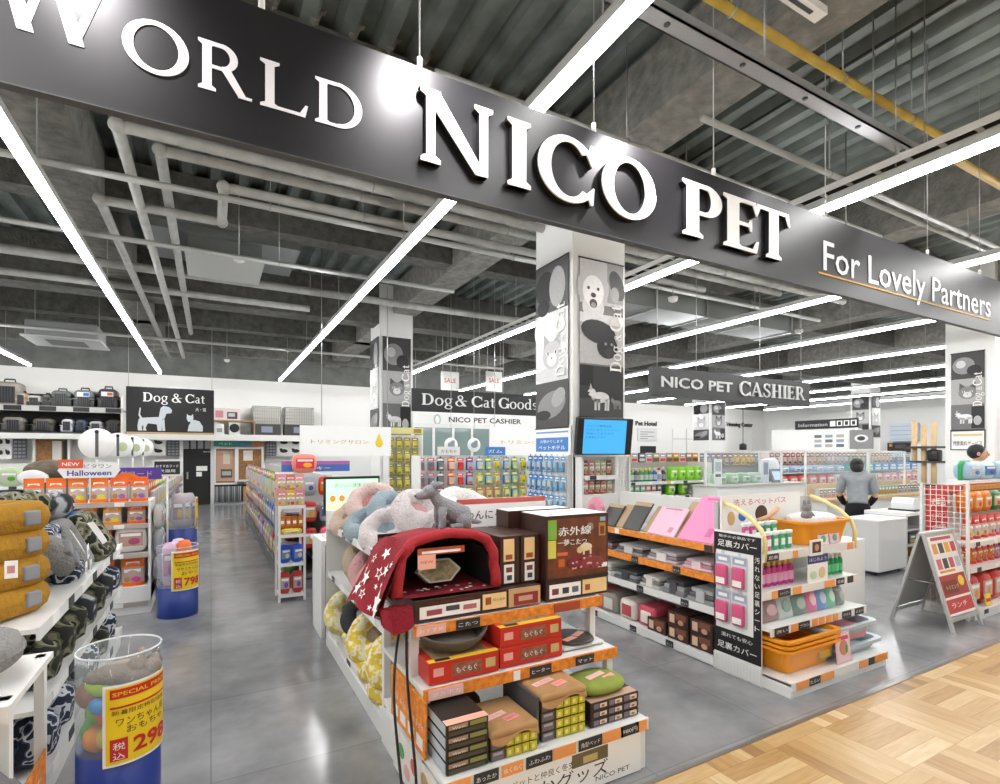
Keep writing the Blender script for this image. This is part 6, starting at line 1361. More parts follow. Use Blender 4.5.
z1 = PX(970,352,cx3)[1]; z0 = PX(970,430,cx3)[1]
banner('picture_banner', 'grey banner on the column at the far end of the fascia', (cx3-.02, cy3+.36, z0), -pi/2, .46, z1-z0, 2)
t = T('price_notice', 'white notice in a black frame under the end column banner', 'sign', (cx3-.02, cy3+.36, PX(970,450,cx3)[1]), -pi/2); q = MB(); q.box(-.24,.24,0,.012,0,.34,BLACK); q.box(-.225,.225,-.001,0,.015,.325,PAPER); q.box(-.2,.2,-.002,-.001,.24,.28,C('#e0c88a')); q.text('撮影無料サービス', front(0,-.003,.08), .09, DARK, width=.4, bold=.005); q.build('board', t)
cx4, cy4, w4 = COL4
for k, (o, rz, s_) in enumerate([((cx4-.02, cy4+w4*.5, 2.05), -pi/2, 1), ((cx4+w4*.5, cy4-.02, 2.05), 0, 2)]): banner('picture_banner', ['narrow','wide'][k]+' grey banner on the distant column under the cashier sign', o, rz, w4*.84, 1.6, s_, False)
cx5, cy5, w5 = COL5
for k, (o, rz, s_) in enumerate([((cx5-.02, cy5+w5*.5, 2.1), -pi/2, 2), ((cx5+w5*.5, cy5-.02, 2.1), 0, 1)]): banner('picture_banner', ['side facing','front facing'][k]+' grey banner on the distant column right of the information sign', o, rz, w5*.85, 1.55, s_, False)

# ---- screen on the near picture column
xs0, zs1 = PY(579,417,cy-.28); xs1, zs0 = PY(631,455,cy-.28)
t = T('mounted_screen', 'black screen with light blue picture mounted on the near picture column', 'screen', ((xs0+xs1)/2, cy-.26, zs0)); t.rotation_euler = (radians(7), 0, radians(-4)); w = (xs1-xs0)/2; h = zs1-zs0
q = MB(); q.rbox(-w, w, 0, .06, 0, h, .012, BLACK, smooth=False); q.build('casing', t)
q = MB(); q.box(-w*.80, w*.74, -.003, 0, h*.04, h*.95, mat('blue_screen', '#3f9fdc', .3, emit=.62)); SW = mat('screen_text', '#2a5f8a', .3, emit=.2)
for k in range(4): q.text(['ペットの健康診断', 'ただいまキャンペーン', '実施しております', 'お気軽にどうぞ'][k], front(-w*.72,-.004,h*(.76-.10*k)), h*.06, SW, width=w*[.9,1.2,1.0,.7][k], align='l')
q.build('screen', t); q = MB(); q.box(-.06,.06,.06,.26,h*.35,h*.65,BLACK); q.build('bracket', t)
# boards and goods around the column foot
t = T('notice_board', 'white and blue notice on the aisle side of the near picture column', 'sign', (cx-.02, cy+.35, PX(555,455,cx)[1]), -pi/2); h = PX(555,427,cx)[1]-PX(555,455,cx)[1]; q = MB(); q.box(-.34,.34,0,.012,0,h,PAPER); q.box(-.3,.3,-.001,0,h*.12,h*.62,C('#3f7fc4')); q.box(-.3,.3,-.001,0,h*.78,h*.84,C('#6fa0d4')); q.text('ペットホテル', front(0,-.002,h*.2), h*.17, PAPER, width=.5, bold=.01); q.text('お預かりします', front(0,-.002,h*.44), h*.12, PAPER, width=.42); q.build('board', t)
BW = [('blue','#4f8fc9','#cfe0ee','#2a5fa0'), ('pale blue','#9fc4e0','#e4eef4','#3f7fb8'), ('white','#e6eaee','#a9c9e0','#4a90c4')]
t = T('peg_rack', 'white peg panel of blue packs along the near picture column', 'rack', (cx-.05, cy+.02, 0)); q = MB(); q.box(.0,.04,0,.72,0,1.48,OFFW); q.build('panel', t)
goods('on the column peg panel', (cx-.07, cy+.74, 0), -pi/2, [('in the %s row' % nm, z, 0, 0, .72, 'blister', (.085,.17,.035), BW) for nm, z in (('top',1.30), ('second',1.10), ('third',.90), ('bottom',.70))], end='far end', seed=21)
FD = [('red and cream','#b8685a','#ead8c4','#8a3a2a'), ('brown','#7a5a48','#d8c4ac','#b84a3a'), ('pale green','#b9c4a0','#ece4d4','#b0503a'), ('rose','#c98a84','#f0e2d8','#6a3a3a')]
rack_body('end_display', 'white shelf of small food packs under the blue screen', (cx, cy-.17, 0), 0, .44, .16, 1.46, [(.7,.0), (.9,.0), (1.09,.0), (1.275,.0)])
goods('under the blue screen', (cx, cy-.17, 0), 0, [('on the %s shelf' % nm, z+.002, .06, .03, .41, 'pouch', (.07,.15,.05), FD) for nm, z in (('top',1.275), ('second',1.09), ('third',.9), ('bottom',.7))], seed=22, step=1)
t = T('grid_panel', 'white wire grid panel beside the food packs under the blue screen', 'grid panel', (cx+.45, cy-.06, .0))
q = MB()
for k in range(7): q.cyl((.04*k, 0, .3), (.04*k, 0, 1.46), .003, WHITE, 5)
for k in range(24): q.cyl((0, 0, .32+.05*k), (.24, 0, .32+.05*k), .003, WHITE, 5)
q.box(0,.24,.01,.02,.3,1.46,OFFW); q.build('grid', t)
q = MB(); q.box(0,.02,-.02,.0,0,1.46,WHITE); q.box(.22,.24,-.02,0,0,1.46,WHITE); q.build('frame', t)

# ---- yellow packs at the far picture column
YP = [('olive yellow','#a9a24a','#d6cf7a','#6a6a2a'), ('yellow','#c4b84a','#e6de9a','#7a6a2a')]
xa, _ = PY(384,450,9.9); xb, _ = PY(418,450,9.9)
rack_body('peg_rack', 'tall peg rack of olive yellow packs in front of the far picture column', (xa, 9.6, 0), 0, xb-xa, .4, 1.85, [(.4,0)])
goods('on the olive yellow peg rack', (xa, 9.6, 0), 0, [('in the %s row' % nm, z, .2, .02, xb-xa-.02, 'blister', (.13,.22,.04), YP) for nm, z in (('top',1.58), ('second',1.33), ('third',1.08), ('fourth',.83), ('bottom',.58))], seed=23)
t = T('shelf_sign', 'yellow header card over the olive yellow peg rack', 'sign', (xa, 9.62, 1.86)); q = MB(); q.box(0, xb-xa, 0, .01, 0, .12, C('#d6cf8a')); q.box((xb-xa)*.72,(xb-xa)*.95,-.001,0,.02,.1,C('#9a7a3a')); q.build('board', t)

# ---- peg racks of toys and chews between the two picture columns
PY_ = 7.0; xa, _ = PY(420,470,PY_); xb, _ = PY(534,470,PY_); Wp = xb-xa
rack_body('peg_rack', 'wide peg rack of bright packs between the two picture columns', (xa, PY_, 0), 0, Wp, .4, 1.46, [(.4,0)], hooks=[(1.44,.1,Wp-.1,8)])
RB_ = [('red','#c9303a','#e8dcd8','#f0c04a'), ('red and white','#d8d4d0','#c9403c','#c9403c'), ('navy','#22408f','#c9d0de','#d0403a')]
BG = [('blue','#2a6fc0','#cfe0ea','#e8d24a'), ('green','#2f8a5a','#d4e4d4','#e8dc5a'), ('white and yellow','#e8e4d0','#e0c94a','#3a8a4a')]
YG = [('yellow','#e0d04a','#f0eac0','#3f8a3f'), ('teal','#2f8a8f','#cfe4e0','#e8d04a'), ('lime','#a9c93a','#e8eecc','#d07a2a')]
SL = [('silver','#b9bdc2','#7f868f','#d04a4a'), ('black','#3a3d42','#8a8d92','#d8d8d4')]
w3 = Wp/4
for nm, z, pals in (('top',1.24,(SL,RB_,BG,BG)), ('second',1.02,(SL,RB_,YG,BG)), ('third',.80,(RB_,YG,[('orange','#e08a2a','#f0dcb0','#4a8a3a')],YG)), ('bottom',.58,(SL,YG,[('orange','#e0943a','#f0e0b8','#4a6a3a')],YG))):
    for j in range(4): goods(['grey','red','yellow-green','blue-green'][j]+' part of the wide peg rack', (xa, PY_, 0), 0, [('in the %s row of' % nm, z, .22, .02+w3*j, w3*(j+1), 'blister', (.115,.19,.045), pals[j])], seed=30+j, group='packs on the wide peg rack')
for j, (cc, tx) in enumerate([('#e4e4e2','おもちゃ'), ('#3f7fc4','ガム')]):
    t = T('shelf_sign', ['white','blue'][j]+' header card on the wide peg rack', 'sign', (xa+Wp*(.30+.42*j), PY_+.3, 1.465)); q = MB(); q.box(-.18,.18,0,.01,0,.13,C(cc)); q.text(tx, front(0,-.001,.04), .06, DARK if j == 0 else PAPER, width=.25); q.build('board', t)
# glass booth behind it
gy = 13.0; xa, _ = PY(413,440,gy); xb, _ = PY(490,440,gy); z1 = PY(450,428,gy)[1]
GL = glass('booth_glass', '#9fb4b0', .5, .1)
t = T('glass_booth', 'grey-green glass booth with white mullions below the goods sign', 'booth', (xa, gy, 0)); W = xb-xa
q = MB(); q.box(0, W, 0, .02, .4, z1, GL); q.build('glass', t); q = MB(); q.box(0, W, -.02, .05, 0, .4, OFFW); q.box(0,W,-.02,.05,z1,z1+.1,WHITE); q.build('frame', t)
for k in range(5):
    q = MB(); x = W*k/4; q.box(x-.03, x+.03, -.03, .05, 0, z1, WHITE); q.build('mullion', t)
q = MB(); q.box(0, W, 2.0, 2.04, 0, z1, C('#5f6a68')); q.box(W, W+.04, 0, 2, 0, z1, C('#77807e')); q.build('back_wall', t)
q = MB()
for k in range(3): q.box(.3+W*.3*k, .3+W*.3*k+.5, .9, 1.4, 0, 1.1, C('#3a4442'))
o = q.build('grooming_tables', t)
# ---------------------------------------------------------------- A-frame sign by the wooden floor
ALUM = mat('aluminium_frame', '#c4c6c6', .35, .5)
t = T('a_frame_sign', 'grey A-frame sign with red menu poster standing at the wooden floor edge', 'sign', (5.66, 2.26, 0))
hw, H = .26, .80; dy = .215
def leg(mb, x, s, z0=0, z1=H, k=.016): mb.add(*_bar3((x, s*dy*(1-z0/H)+s*.012, z0), (x, s*.012, z1), k), ALUM)
def _bar3(a, b, k):
    V = []
    for p in (a, b): V += [(p[0]-k, p[1]-k*.7, p[2]), (p[0]+k, p[1]-k*.7, p[2]), (p[0]+k, p[1]+k*.7, p[2]), (p[0]-k, p[1]+k*.7, p[2])]
    return V, [(3,2,1,0),(4,5,6,7),(0,1,5,4),(1,2,6,5),(2,3,7,6),(3,0,4,7)]
for s in (-1, 1):
    p = MB(); leg(p, -hw, s); leg(p, hw, s)
    for zz in (.10, .785): p.box(-hw, hw, s*(dy*(1-zz/H)+.012)-.01, s*(dy*(1-zz/H)+.012)+.01, zz-.016, zz+.016, ALUM)
    f = p.build('frame', t)
    M_ = FM((0, s*(dy+.012), 0), (1,0,0), (0, -s*dy, H)); Lh = math.hypot(dy, H)
    q = MB(); q.box(-hw+.012, hw-.012, .13, .97*Lh, -.006, .004, C('#a9acab') if s > 0 else PAPER, M_)
    if s < 0:
        def R2(a, b, c, d, m_, k=1): q.box(-hw+.03+a*(2*hw-.06), -hw+.03+b*(2*hw-.06), (.15+c*.66), (.15+d*.66), .004, .004+.001*k, m_, M_)
        R2(0,1,.0,1,C('#f1ece4')); R2(0,1,.0,.17,C('#c03a36'),2); R2(0,1,.2,.47,C('#a8352f'),2); R2(.05,.6,.24,.40,C('#7a2a22'),3)
        q.ell((hw*.5, .15+.37*.66, .007), (.055,.045,.002), C('#f0d23a'), M_, nu=14, nv=6)
        for k, cc in enumerate(['#d96a7a','#3a3a40','#c9506a','#b9c4d0','#e0a050','#4a4a50','#e8a03a','#d0485a']): R2(.08+.24*(k % 4), .26+.24*(k % 4), .55+.2*(k//4), .68+.2*(k//4), C(cc), 2)
        R2(.1,.7,.5,.53,C('#e0963a'),2); R2(.1,.9,.92,.96,C('#b9506a'),2)
        q.text('ランチ', M_ @ Tr(-.02, .15+.06*.66, .0065), .05, PAPER, width=.28); q.text('トリミング', M_ @ Tr(-.05, .15+.29*.66, .008), .04, C('#f0d9a0'), width=.22)
    q.build('poster_panel', t)
p = MB(); p.tube([(-hw+.02,-dy*.5,H*.48), (-hw+.02,dy*.5,H*.48)], .006, STEEL, 6); p.tube([(hw-.02,-dy*.5,H*.48), (hw-.02,dy*.5,H*.48)], .006, STEEL, 6); p.build('stay', t)
p = MB(); p.cyl((-hw-.02,0,H), (hw+.02,0,H), .018, ALUM, 10); p.build('hinge', t)

# ---------------------------------------------------------------- red snack shelf at the right edge
SX0 = 5.99; SYF = 2.42; SW_ = 2.3
t = rack_body('end_display', 'white shelf of red snack bags behind the grey A-frame sign', (SX0, 2.10, 0), 0, SW_, .42, 1.16, [(.08,.0), (.45,.05), (.68,.06)], back='#e8e4e2', base=.06, side=False)
q = MB(); q.box(0, SW_, .36, .38, 1.10, 1.18, C('#c0302c')); q.box(.75, 1.9, .358, .36, 1.115, 1.165, C('#d8a03a')); q.text('おやつフェア', front(1.3,.357,1.125), .035, RED, width=.6)
q.build('header_strip', t)
q = MB(); q.box(.0, .42, .355, .37, .55, 1.14, C('#c9302e')); q.text('犬用品', front(.2,.353,.99), .09, PAPER, width=.3, bold=.008); q.text('おやつ', front(.22,.353,.86), .08, C('#f2c9c4'), width=.3); q.text('特価市', front(.22,.353,.75), .07, PAPER, width=.28); q.build('red_panel', t)
RS = [('red and white','#c93a34','#ecdcd4','#e8b84a'), ('pink red','#d85a58','#f0dcd8','#8a4ab0'), ('orange','#e8862a','#f4dcb8','#c9403a'), ('scarlet','#c42f2a','#e8d0c4','#f0c83a')]
goods('of red snack shelf', (SX0, 2.10, 0), 0, [('top row', .682, .16, .20, SW_-.05, 'pouch', (.15,.22,.08), RS), ('middle row', .452, .15, .04, SW_-.05, 'pouch', (.115,.19,.06), [('red and orange','#d8402a','#e89a4a','#7a3a9a'), ('violet and red','#b8385a','#d8b4cc','#e8a03a'), ('orange','#e07a2a','#f2d8b0','#b83a3a')]), ('bottom row', .082, .14, .04, SW_-.05, 'bag', (.24,.30,.16), [('red and white','#c9443e','#efe2dc','#d8a04a'), ('white and rose','#e4d4d0','#c95a5a','#e8c84a')])], end='near end', seed=41)
goods('of red snack shelf', (SX0, 2.10, 0), 0, [('back row', .90, .28, .45, SW_-.05, 'bag', (.2,.22,.08), [('orange','#e88a2e','#f2d4a8','#d84a2a'), ('green','#3f7a4a','#c9d8b8','#c9402a'), ('pink','#e0a4a4','#f2e0dc','#c0504a')])], end='near end', seed=42)
for k in range(4):
    q = MB(); q.box(-.06, .06, 0, .004, 0, .10, C('#f2d83a')); q.box(-.045,.045,-.001,0,.03,.06,RED); o = q.build('price_board'); o.location = (SX0+.35+.5*k, 2.12, .70 if k % 2 else .09); o.rotation_euler = (-.15,0,0); tag(o, 'small yellow price board on the red snack shelf, %s from the A-frame sign' % ORD[k], 'sign')
t = T('grid_panel', 'white wire grid panel at the near end of the red snack shelf', 'grid panel', (SX0-.06, 2.14, 0)); q = MB()
for k in range(8): q.cyl((0, .045*k, .05), (0, .045*k, 1.20), .003, WHITE, 5)
for k in range(24): q.cyl((0, 0, .06+.05*k), (0, .34, .06+.05*k), .003, WHITE, 5)
q.build('grid', t)
q = MB(); q.box(-.015,.015,-.02,.0,0,1.22,WHITE); q.box(-.015,.015,.33,.35,0,1.22,WHITE); q.build('frame', t)
t = T('goods_shelf', 'white counter of bagged pads behind the red snack shelf', 'shelf', (7.9, 2.75, 0)); q = MB(); q.box(.72, 3.6, .35, .58, 0, 1.14, OFFW); q.build('body', t)
for k in range(6): put('bag', (.42,.25,.2), [('#b9d4e8','#e4eef4','#3a6fb0'), ('#d8e8f0','#5a8ac4','#2a4f9a')][k % 2], (8.9+.46*k, 3.21, 1.142), 0, 'pale blue bag of pads on the counter behind the red snack shelf, %s' % ORD[k], 'pack')
t = T('green_bracket', 'bright green bent display bracket beside the pale blue bags', 'bracket', (8.68, 3.2, 1.14)); q = MB(); q.tube([(-.0,0,.0),(0,0,.20),(.03,0,.235),(.24,0,.24)], .028, C('#2fa85a', .4), 10); q.build('arm', t)

# ---------------------------------------------------------------- cashier corner
q = MB(); cab = T('counter_cabinet', 'low white cabinet on castors in front of the bending shop assistant', 'cabinet', (7.08, 3.40, 0))
q.rbox(0, .66, 0, .42, .05, .665, .006, mat('light_grey_laminate', '#d9d9d7', .4), smooth=False); q.build('body', cab)
q = MB(); q.box(-.01, .67, -.01, .43, .665, .68, OFFW); q.build('top', cab)
for x in (.06, .6):
    for y in (.06, .36):
        q = MB(); q.lathe([(.02,-.012),(.025,0),(.02,.012)], DARK, 12, Tr(x, y, .025) @ Rx(pi/2)); q.box(x-.012,x+.012,y-.012,y+.012,.03,.05,STEEL); q.build('castor', cab)
t = T('register_counter', 'dark open counter with shelves right of the low white cabinet', 'counter', (7.85, 3.45, 0))
q = MB(); q.box(0, 1.3, 0, .5, .68, .72, OFFW); q.build('top', t)
for x in (0, .63, 1.27):
    q = MB(); q.box(x, x+.03, 0, .5, 0, .68, C('#c9c9c7')); q.build('side_panel', t)
for z in (.08, .28, .48):
    q = MB(); q.box(.03, 1.27, .02, .5, z, z+.02, C('#bdbdbb')); q.build('shelf', t)
q = MB(); q.box(.03, 1.27, .47, .5, .08, .68, C('#3c3d3f')); q.build('back_panel', t)
for k in range(6): put('box', (.16,.12,.2), [('#b89a4a','#d8c88a','#7a5a2a'), ('#5a5a5e','#9a9a9c','#c9b060')][k % 2], (7.98+.2*k, 3.62, [.102,.302][k % 2]), 0, 'small carton on the open counter shelves, %s from the white cabinet' % ORD[k], 'box')
t = T('till', 'white till printer on the open counter beside the grid panel', 'till', (8.35, 3.66, .72)); q = MB(); q.prism([(-.14,0),(.14,0),(.14,.06),(.02,.17),(-.10,.17),(-.14,.1)], -.13, .13, C('#e4e6e8', .35), FM((0,0,0), (1,0,0), (0,0,1))); q.build('body', t); q = MB(); q.box(-.16,.16,-.16,.16,-.0,.02,BLACK); q.build('base', t)
WOOD = mat('light_wood_counter', '#d9b98a', .45, noise=.12, nscale=6)
t = T('wood_counter', 'long light wood counter behind the shop assistant', 'counter', (8.45, 4.75, 0)); q = MB(); q.box(0, 3.65, 0, .6, .72, .77, WOOD); q.build('top', t); q = MB(); q.box(.03, 3.62, .05, .57, 0, .72, OFFW); q.build('body', t); q = MB(); q.box(0, 3.65, .5, .56, .77, .98, WOOD); q.build('upstand', t)
BK = [('pale','#e8e4dc','#9aa8b8','#c9a0a0'), ('blue','#8aa0c4','#d8dce4','#4a5a8a'), ('green','#8ab09a','#dfe6dc','#c08a4a'), ('black and white','#d8d8d8','#4a4a50','#8a8a90')]
goods('wood counter', (8.5, 4.72, .77), 0, [('front row', .001, .25, 0, 3.2, 'box', (.10,.15,.08), BK)], seed=44)
# glazed shelf of goods behind
t = T('goods_shelf', 'wide white shelf of hanging goods behind the clear cashier screens', 'shelf', (9.4, 6.2, 0)); W = 5.4
q = MB(); q.box(0, W, .4, .44, 0, 1.55, OFFW); q.build('back_panel', t); q = MB(); q.box(0, W, .0, .4, 0, .6, OFFW); q.build('base_cabinet', t)
for z in (.85, 1.12):
    q = MB(); q.box(0, W, .05, .4, z-.02, z, WHITE); q.build('shelf', t)
HG = [('red','#b8503f','#e0d0c8','#3a3a40'), ('brown','#8a6a55','#d8c8b8','#a03a34'), ('grey','#8f9296','#d8d8d8','#b04a4a'), ('dark','#4a4c52','#b4b4b4','#c9a04a'), ('tan','#c0a080','#e8dccc','#8a3a34'), ('white','#e0e0de','#a8b0b8','#4a6a9a')]
goods('wide cashier shelf', (9.4, 6.2, 0), 0, [('upper hanging row', 1.26, .24, .05, W-.05, 'blister', (.15,.24,.05), HG), ('middle shelf', 1.122, .1, .05, 2.3, 'bag', (.3,.13,.14), [('pale blue','#a8c4e0','#e4ecf4','#5a8ac0')]), ('middle shelf right', 1.122, .1, 2.4, W-.1, 'box', (.28,.15,.16), [('teal','#4fb0b0','#a8d8d4','#e8f0f0'), ('sky blue','#58a8dc','#b8dcf0','#f0f4f8'), ('bright blue','#4a9ad8','#a8d0f0','#f0f4f8')]), ('lower shelf', .852, .1, .05, W-.05, 'bag', (.28,.22,.14), [('red and white','#d05a54','#f0e4e0','#c9403a'), ('white','#e8e6e2','#c9b0a0','#d0605a'), ('pink','#e4b4bc','#f4e4e4','#c04a5a')])], seed=45)
SCR = glass('clear_screen', a=.12)
for k, (u0, u1, yy, lab) in enumerate([(705, 782, 5.17, 'in front of the green bags'), (805, 868, 5.2, 'behind the shop assistant, near half'), (869, 905, 5.2, 'behind the shop assistant, far half')]):
    xa, z1 = PY(u0, 451, yy); xb, z0 = PY(u1, 500, yy); z0 = 1.032 if k == 0 else .772; t = T('clear_screen', 'clear acrylic screen in a white frame '+lab, 'screen', (xa, yy, z0)); w = xb-xa; h = z1-z0
    q = MB(); q.box(0, w, 0, .006, 0, h, SCR); q.build('sheet', t); q = MB()
    for b_ in ((0,.025), (w-.025,w)): q.box(b_[0], b_[1], -.012, .015, 0, h, WHITE)
    q.box(0, w, -.012, .015, h-.02, h, WHITE); q.build('frame', t)

# ---------------------------------------------------------------- shelves between the blue screen column and the cashier
xa, _ = PY(627,480,5.6); 
rack_body('gondola_shelf', 'white gondola of small bottles and lime packs behind the cooling boards', (xa, 5.6, 0), 0, 1.75, .5, 1.36, [(.62,.02), (.86,.05), (1.08,.08)], back='#d4d4d2')
SM = [('white','#e6e6e4','#b0b8c0','#c94a4a'), ('red','#b8443c','#e8dcd8','#3a6a4a'), ('green','#3f8a5f','#dce8dc','#e8d04a'), ('blue','#3a5fa0','#d0dae8','#d8d8d8'), ('tan','#b09070','#e4d8c8','#6a4a3a'), ('black','#3a3a3e','#a8a8aa','#d8d8d8')]
LM = [('lime','#8fd02a','#c4e88a','#3f9a2a'), ('lime green','#7cc62e','#d8f0b0','#4aa02a')]
goods('small goods gondola', (xa, 5.6, 0), 0, [('top shelf', 1.082, .2, .03, .95, 'bottle', (.085,.2,.07), SM), ('middle shelf', .862, .16, .03, .8, 'box', (.10,.18,.08), SM[::-1]), ('lower shelf', .622, .14, .03, 1.7, 'box', (.12,.17,.08), SM),
      ('top shelf', 1.082, .2, 1.0, 1.70, 'bag', (.16,.22,.1), LM), ('upper deck', 1.362, .3, .03, 1.72, 'box', (.13,.14,.1), [SM[5], SM[0], SM[4], ('amber','#c9902a','#e8c87a','#5a3a2a'), SM[1]]), ('middle shelf', .862, .16, .85, 1.40, 'bag', (.17,.2,.1), LM), ('middle shelf', .862, .16, 1.42, 1.70, 'box', (.12,.16,.08), [('white','#ececea','#c9d8c0','#8ac04a')])], seed=50, step=1)
xb, _ = PY(712,480,5.4)
t = T('register_counter', 'white counter of green bags and devices under the cashier sign', 'counter', (xb, 5.15, 0)); q = MB(); q.box(-.2, 1.9, 0, .43, 0, 1.0, OFFW); q.build('body', t); q = MB(); q.box(-.22, 1.92, -.02, .44, 1.0, 1.03, C('#c9c6c0')); q.build('top', t)
goods('cashier counter', (xb, 5.2, 0), 0, [('top', 1.032, .2, 0, 1.1, 'bag', (.24,.17,.16), [('pale green','#a8cfa0','#dcecd8','#6aa05a'), ('sage','#8fb89a','#d4e4d4','#5a8a5a'), ('mint','#b8dcc0','#e8f4e8','#6ab080')])], seed=51)
xr, _ = PY(700,470,6.6)
rack_body('peg_rack', 'dark peg rack of mixed hanging goods behind the green bags', (xr, 6.6, 0), 0, 2.3, .4, 1.50, [(.6,0)], back='#8f8f8d')
goods('dark peg rack', (xr, 6.6, 0), 0, [('top row', 1.26, .2, .05, 2.25, 'blister', (.14,.22,.05), [('violet grey','#8a8494','#c4bcc8','#5a4a6a'), ('brown','#7a6250','#b8a490','#4a3a30'), ('ochre','#c49a2a','#e0c87a','#7a5a2a'), ('grey','#85888c','#c0c2c4','#4a4c50')])], seed=52)
t = T('card_terminal', 'grey card terminal with pale blue screen on the cashier counter', 'terminal', (*PY(776,487,5.3)[:1], 5.3, 1.03)); t.location.x = xb+1.35; q = MB(); q.prism([(-.12,0),(.12,0),(.14,.22),(-.14,.22)], -.02, .02, C('#4a4f56', .4), FM((0,-.05,0), (1,0,0), (0,.35,1))); q.prism([(-.09,.04),(.09,.04),(.10,.18),(-.10,.18)], .02, .022, mat('terminal_screen', '#a8c4d8', .3, emit=.4), FM((0,-.05,0), (1,0,0), (0,.35,1))); q.build('body', t)
t = T('till', 'white rounded till monitor on the cashier counter beside the card terminal', 'till', (xb+1.45, 5.46, 1.03)); q = MB(); q.ell((0,0,.24), (.17,.1,.15), C('#eceeee', .35), p=.7); q.build('head', t); q = MB(); q.cyl((0,0,0), (0,0,.14), .05, BLACK, 12, r1=.035); q.build('stand', t)
t = T('phone_stand', 'white upright stand with blue-grey panel on the cashier counter', 'stand', (xb+1.12, 5.3, 1.03)); q = MB(); q.box(-.08,.08,0,.03,0,.36,C('#d8dade')); q.box(-.055,.055,-.002,0,.13,.32,C('#6f7f98')); q.build('body', t)
t = T('price_board', 'small white board with dark print left of the green bags', 'sign', (xb-.05, 5.25, 1.03)); q = MB(); q.box(-.08,.08,0,.01,0,.38,OFFW); q.box(-.06,.06,-.001,0,.2,.34,C('#b4bcc4')); q.box(-.06,.06,-.001,0,.12,.16,DARK); q.build('board', t)
t = T('side_cabinet', 'narrow white cabinet standing right behind the tub display', 'cabinet', (5.05, 2.62, 0)); q = MB(); q.box(-.28, .17, 0, .5, 0.03, .72, OFFW); q.build('body', t); q = MB(); q.box(-.25,.14,.03,.47,0,.03,DARK); q.build('foot', t)
t = T('globe_lamp', 'pale green globe on the narrow white cabinet behind the tub display', 'globe', (5.08, 2.80, .72)); q = MB(); q.ell((0,0,.09), (.09,.09,.09), C('#c4dfc8', .25), nu=20, nv=12); q.build('globe', t); q = MB(); q.lathe([(.05,0),(.04,.015)], WHITE, 14); q.build('foot', t)

# ---------------------------------------------------------------- people
SKIN = mat('skin', '#c99a7c', .55); SHIRT = mat('grey_shirt_cloth', '#8f9296', .9, bump=.4, bscale=12, noise=.12, nscale=14); TROU = mat('black_cloth', '#17181b', .9); HAIR = mat('black_hair', '#121113', .5, bump=.4, bscale=80)
def skin_mesh(name, verts, edges, m_, parent=None, root=0, sub=2):
    me = bpy.data.meshes.new(name); me.from_pydata([v[:3] for v in verts], edges, []); me.materials.append(m_)
    o = bpy.data.objects.new(name, me); COL.objects.link(o)
    if parent: o.parent = parent
    sk = o.modifiers.new('skin', 'SKIN'); sk.use_smooth_shade = True
    L = me.skin_vertices[0].data if me.skin_vertices else None
    for i, v in enumerate(verts):
        r = v[3]; L[i].radius = r if isinstance(r, tuple) else (r, r); L[i].use_root = (i == root)
    sb = o.modifiers.new('smooth', 'SUBSURF'); sb.levels = sub; sb.render_levels = sub
    return o
def hand_chain(V, E, wrist, d, side, s=1.0):
    """palm and five curled fingers from the wrist; d = pointing direction, side = thumb side"""
    d = Vector(d).normalized(); side = Vector(side).normalized(); w = Vector(V[wrist][:3]); n = d.cross(side).normalized()
    p = w+d*.045*s; V.append((*p, .024*s)); pi_ = len(V)-1; E.append((wrist, pi_))
    for k, (off, ln) in enumerate([(.024,.066), (.009,.075), (-.007,.070), (-.022,.055)]):
        last = pi_
        for j in range(3):
            q = p+side*off*s*(1+.2*j)+d*(.02+ln*(j+1)/3)*s-n*.010*s*j*j*.6; V.append((*q, (.0095-.001*j)*s)); E.append((last, len(V)-1)); last = len(V)-1
    last = pi_
    for j in range(2):
        q = p+side*(.032+.012*j)*s+d*(-.005+.028*(j+1))*s; V.append((*q, (.0105-.001*j)*s)); E.append((last, len(V)-1)); last = len(V)-1
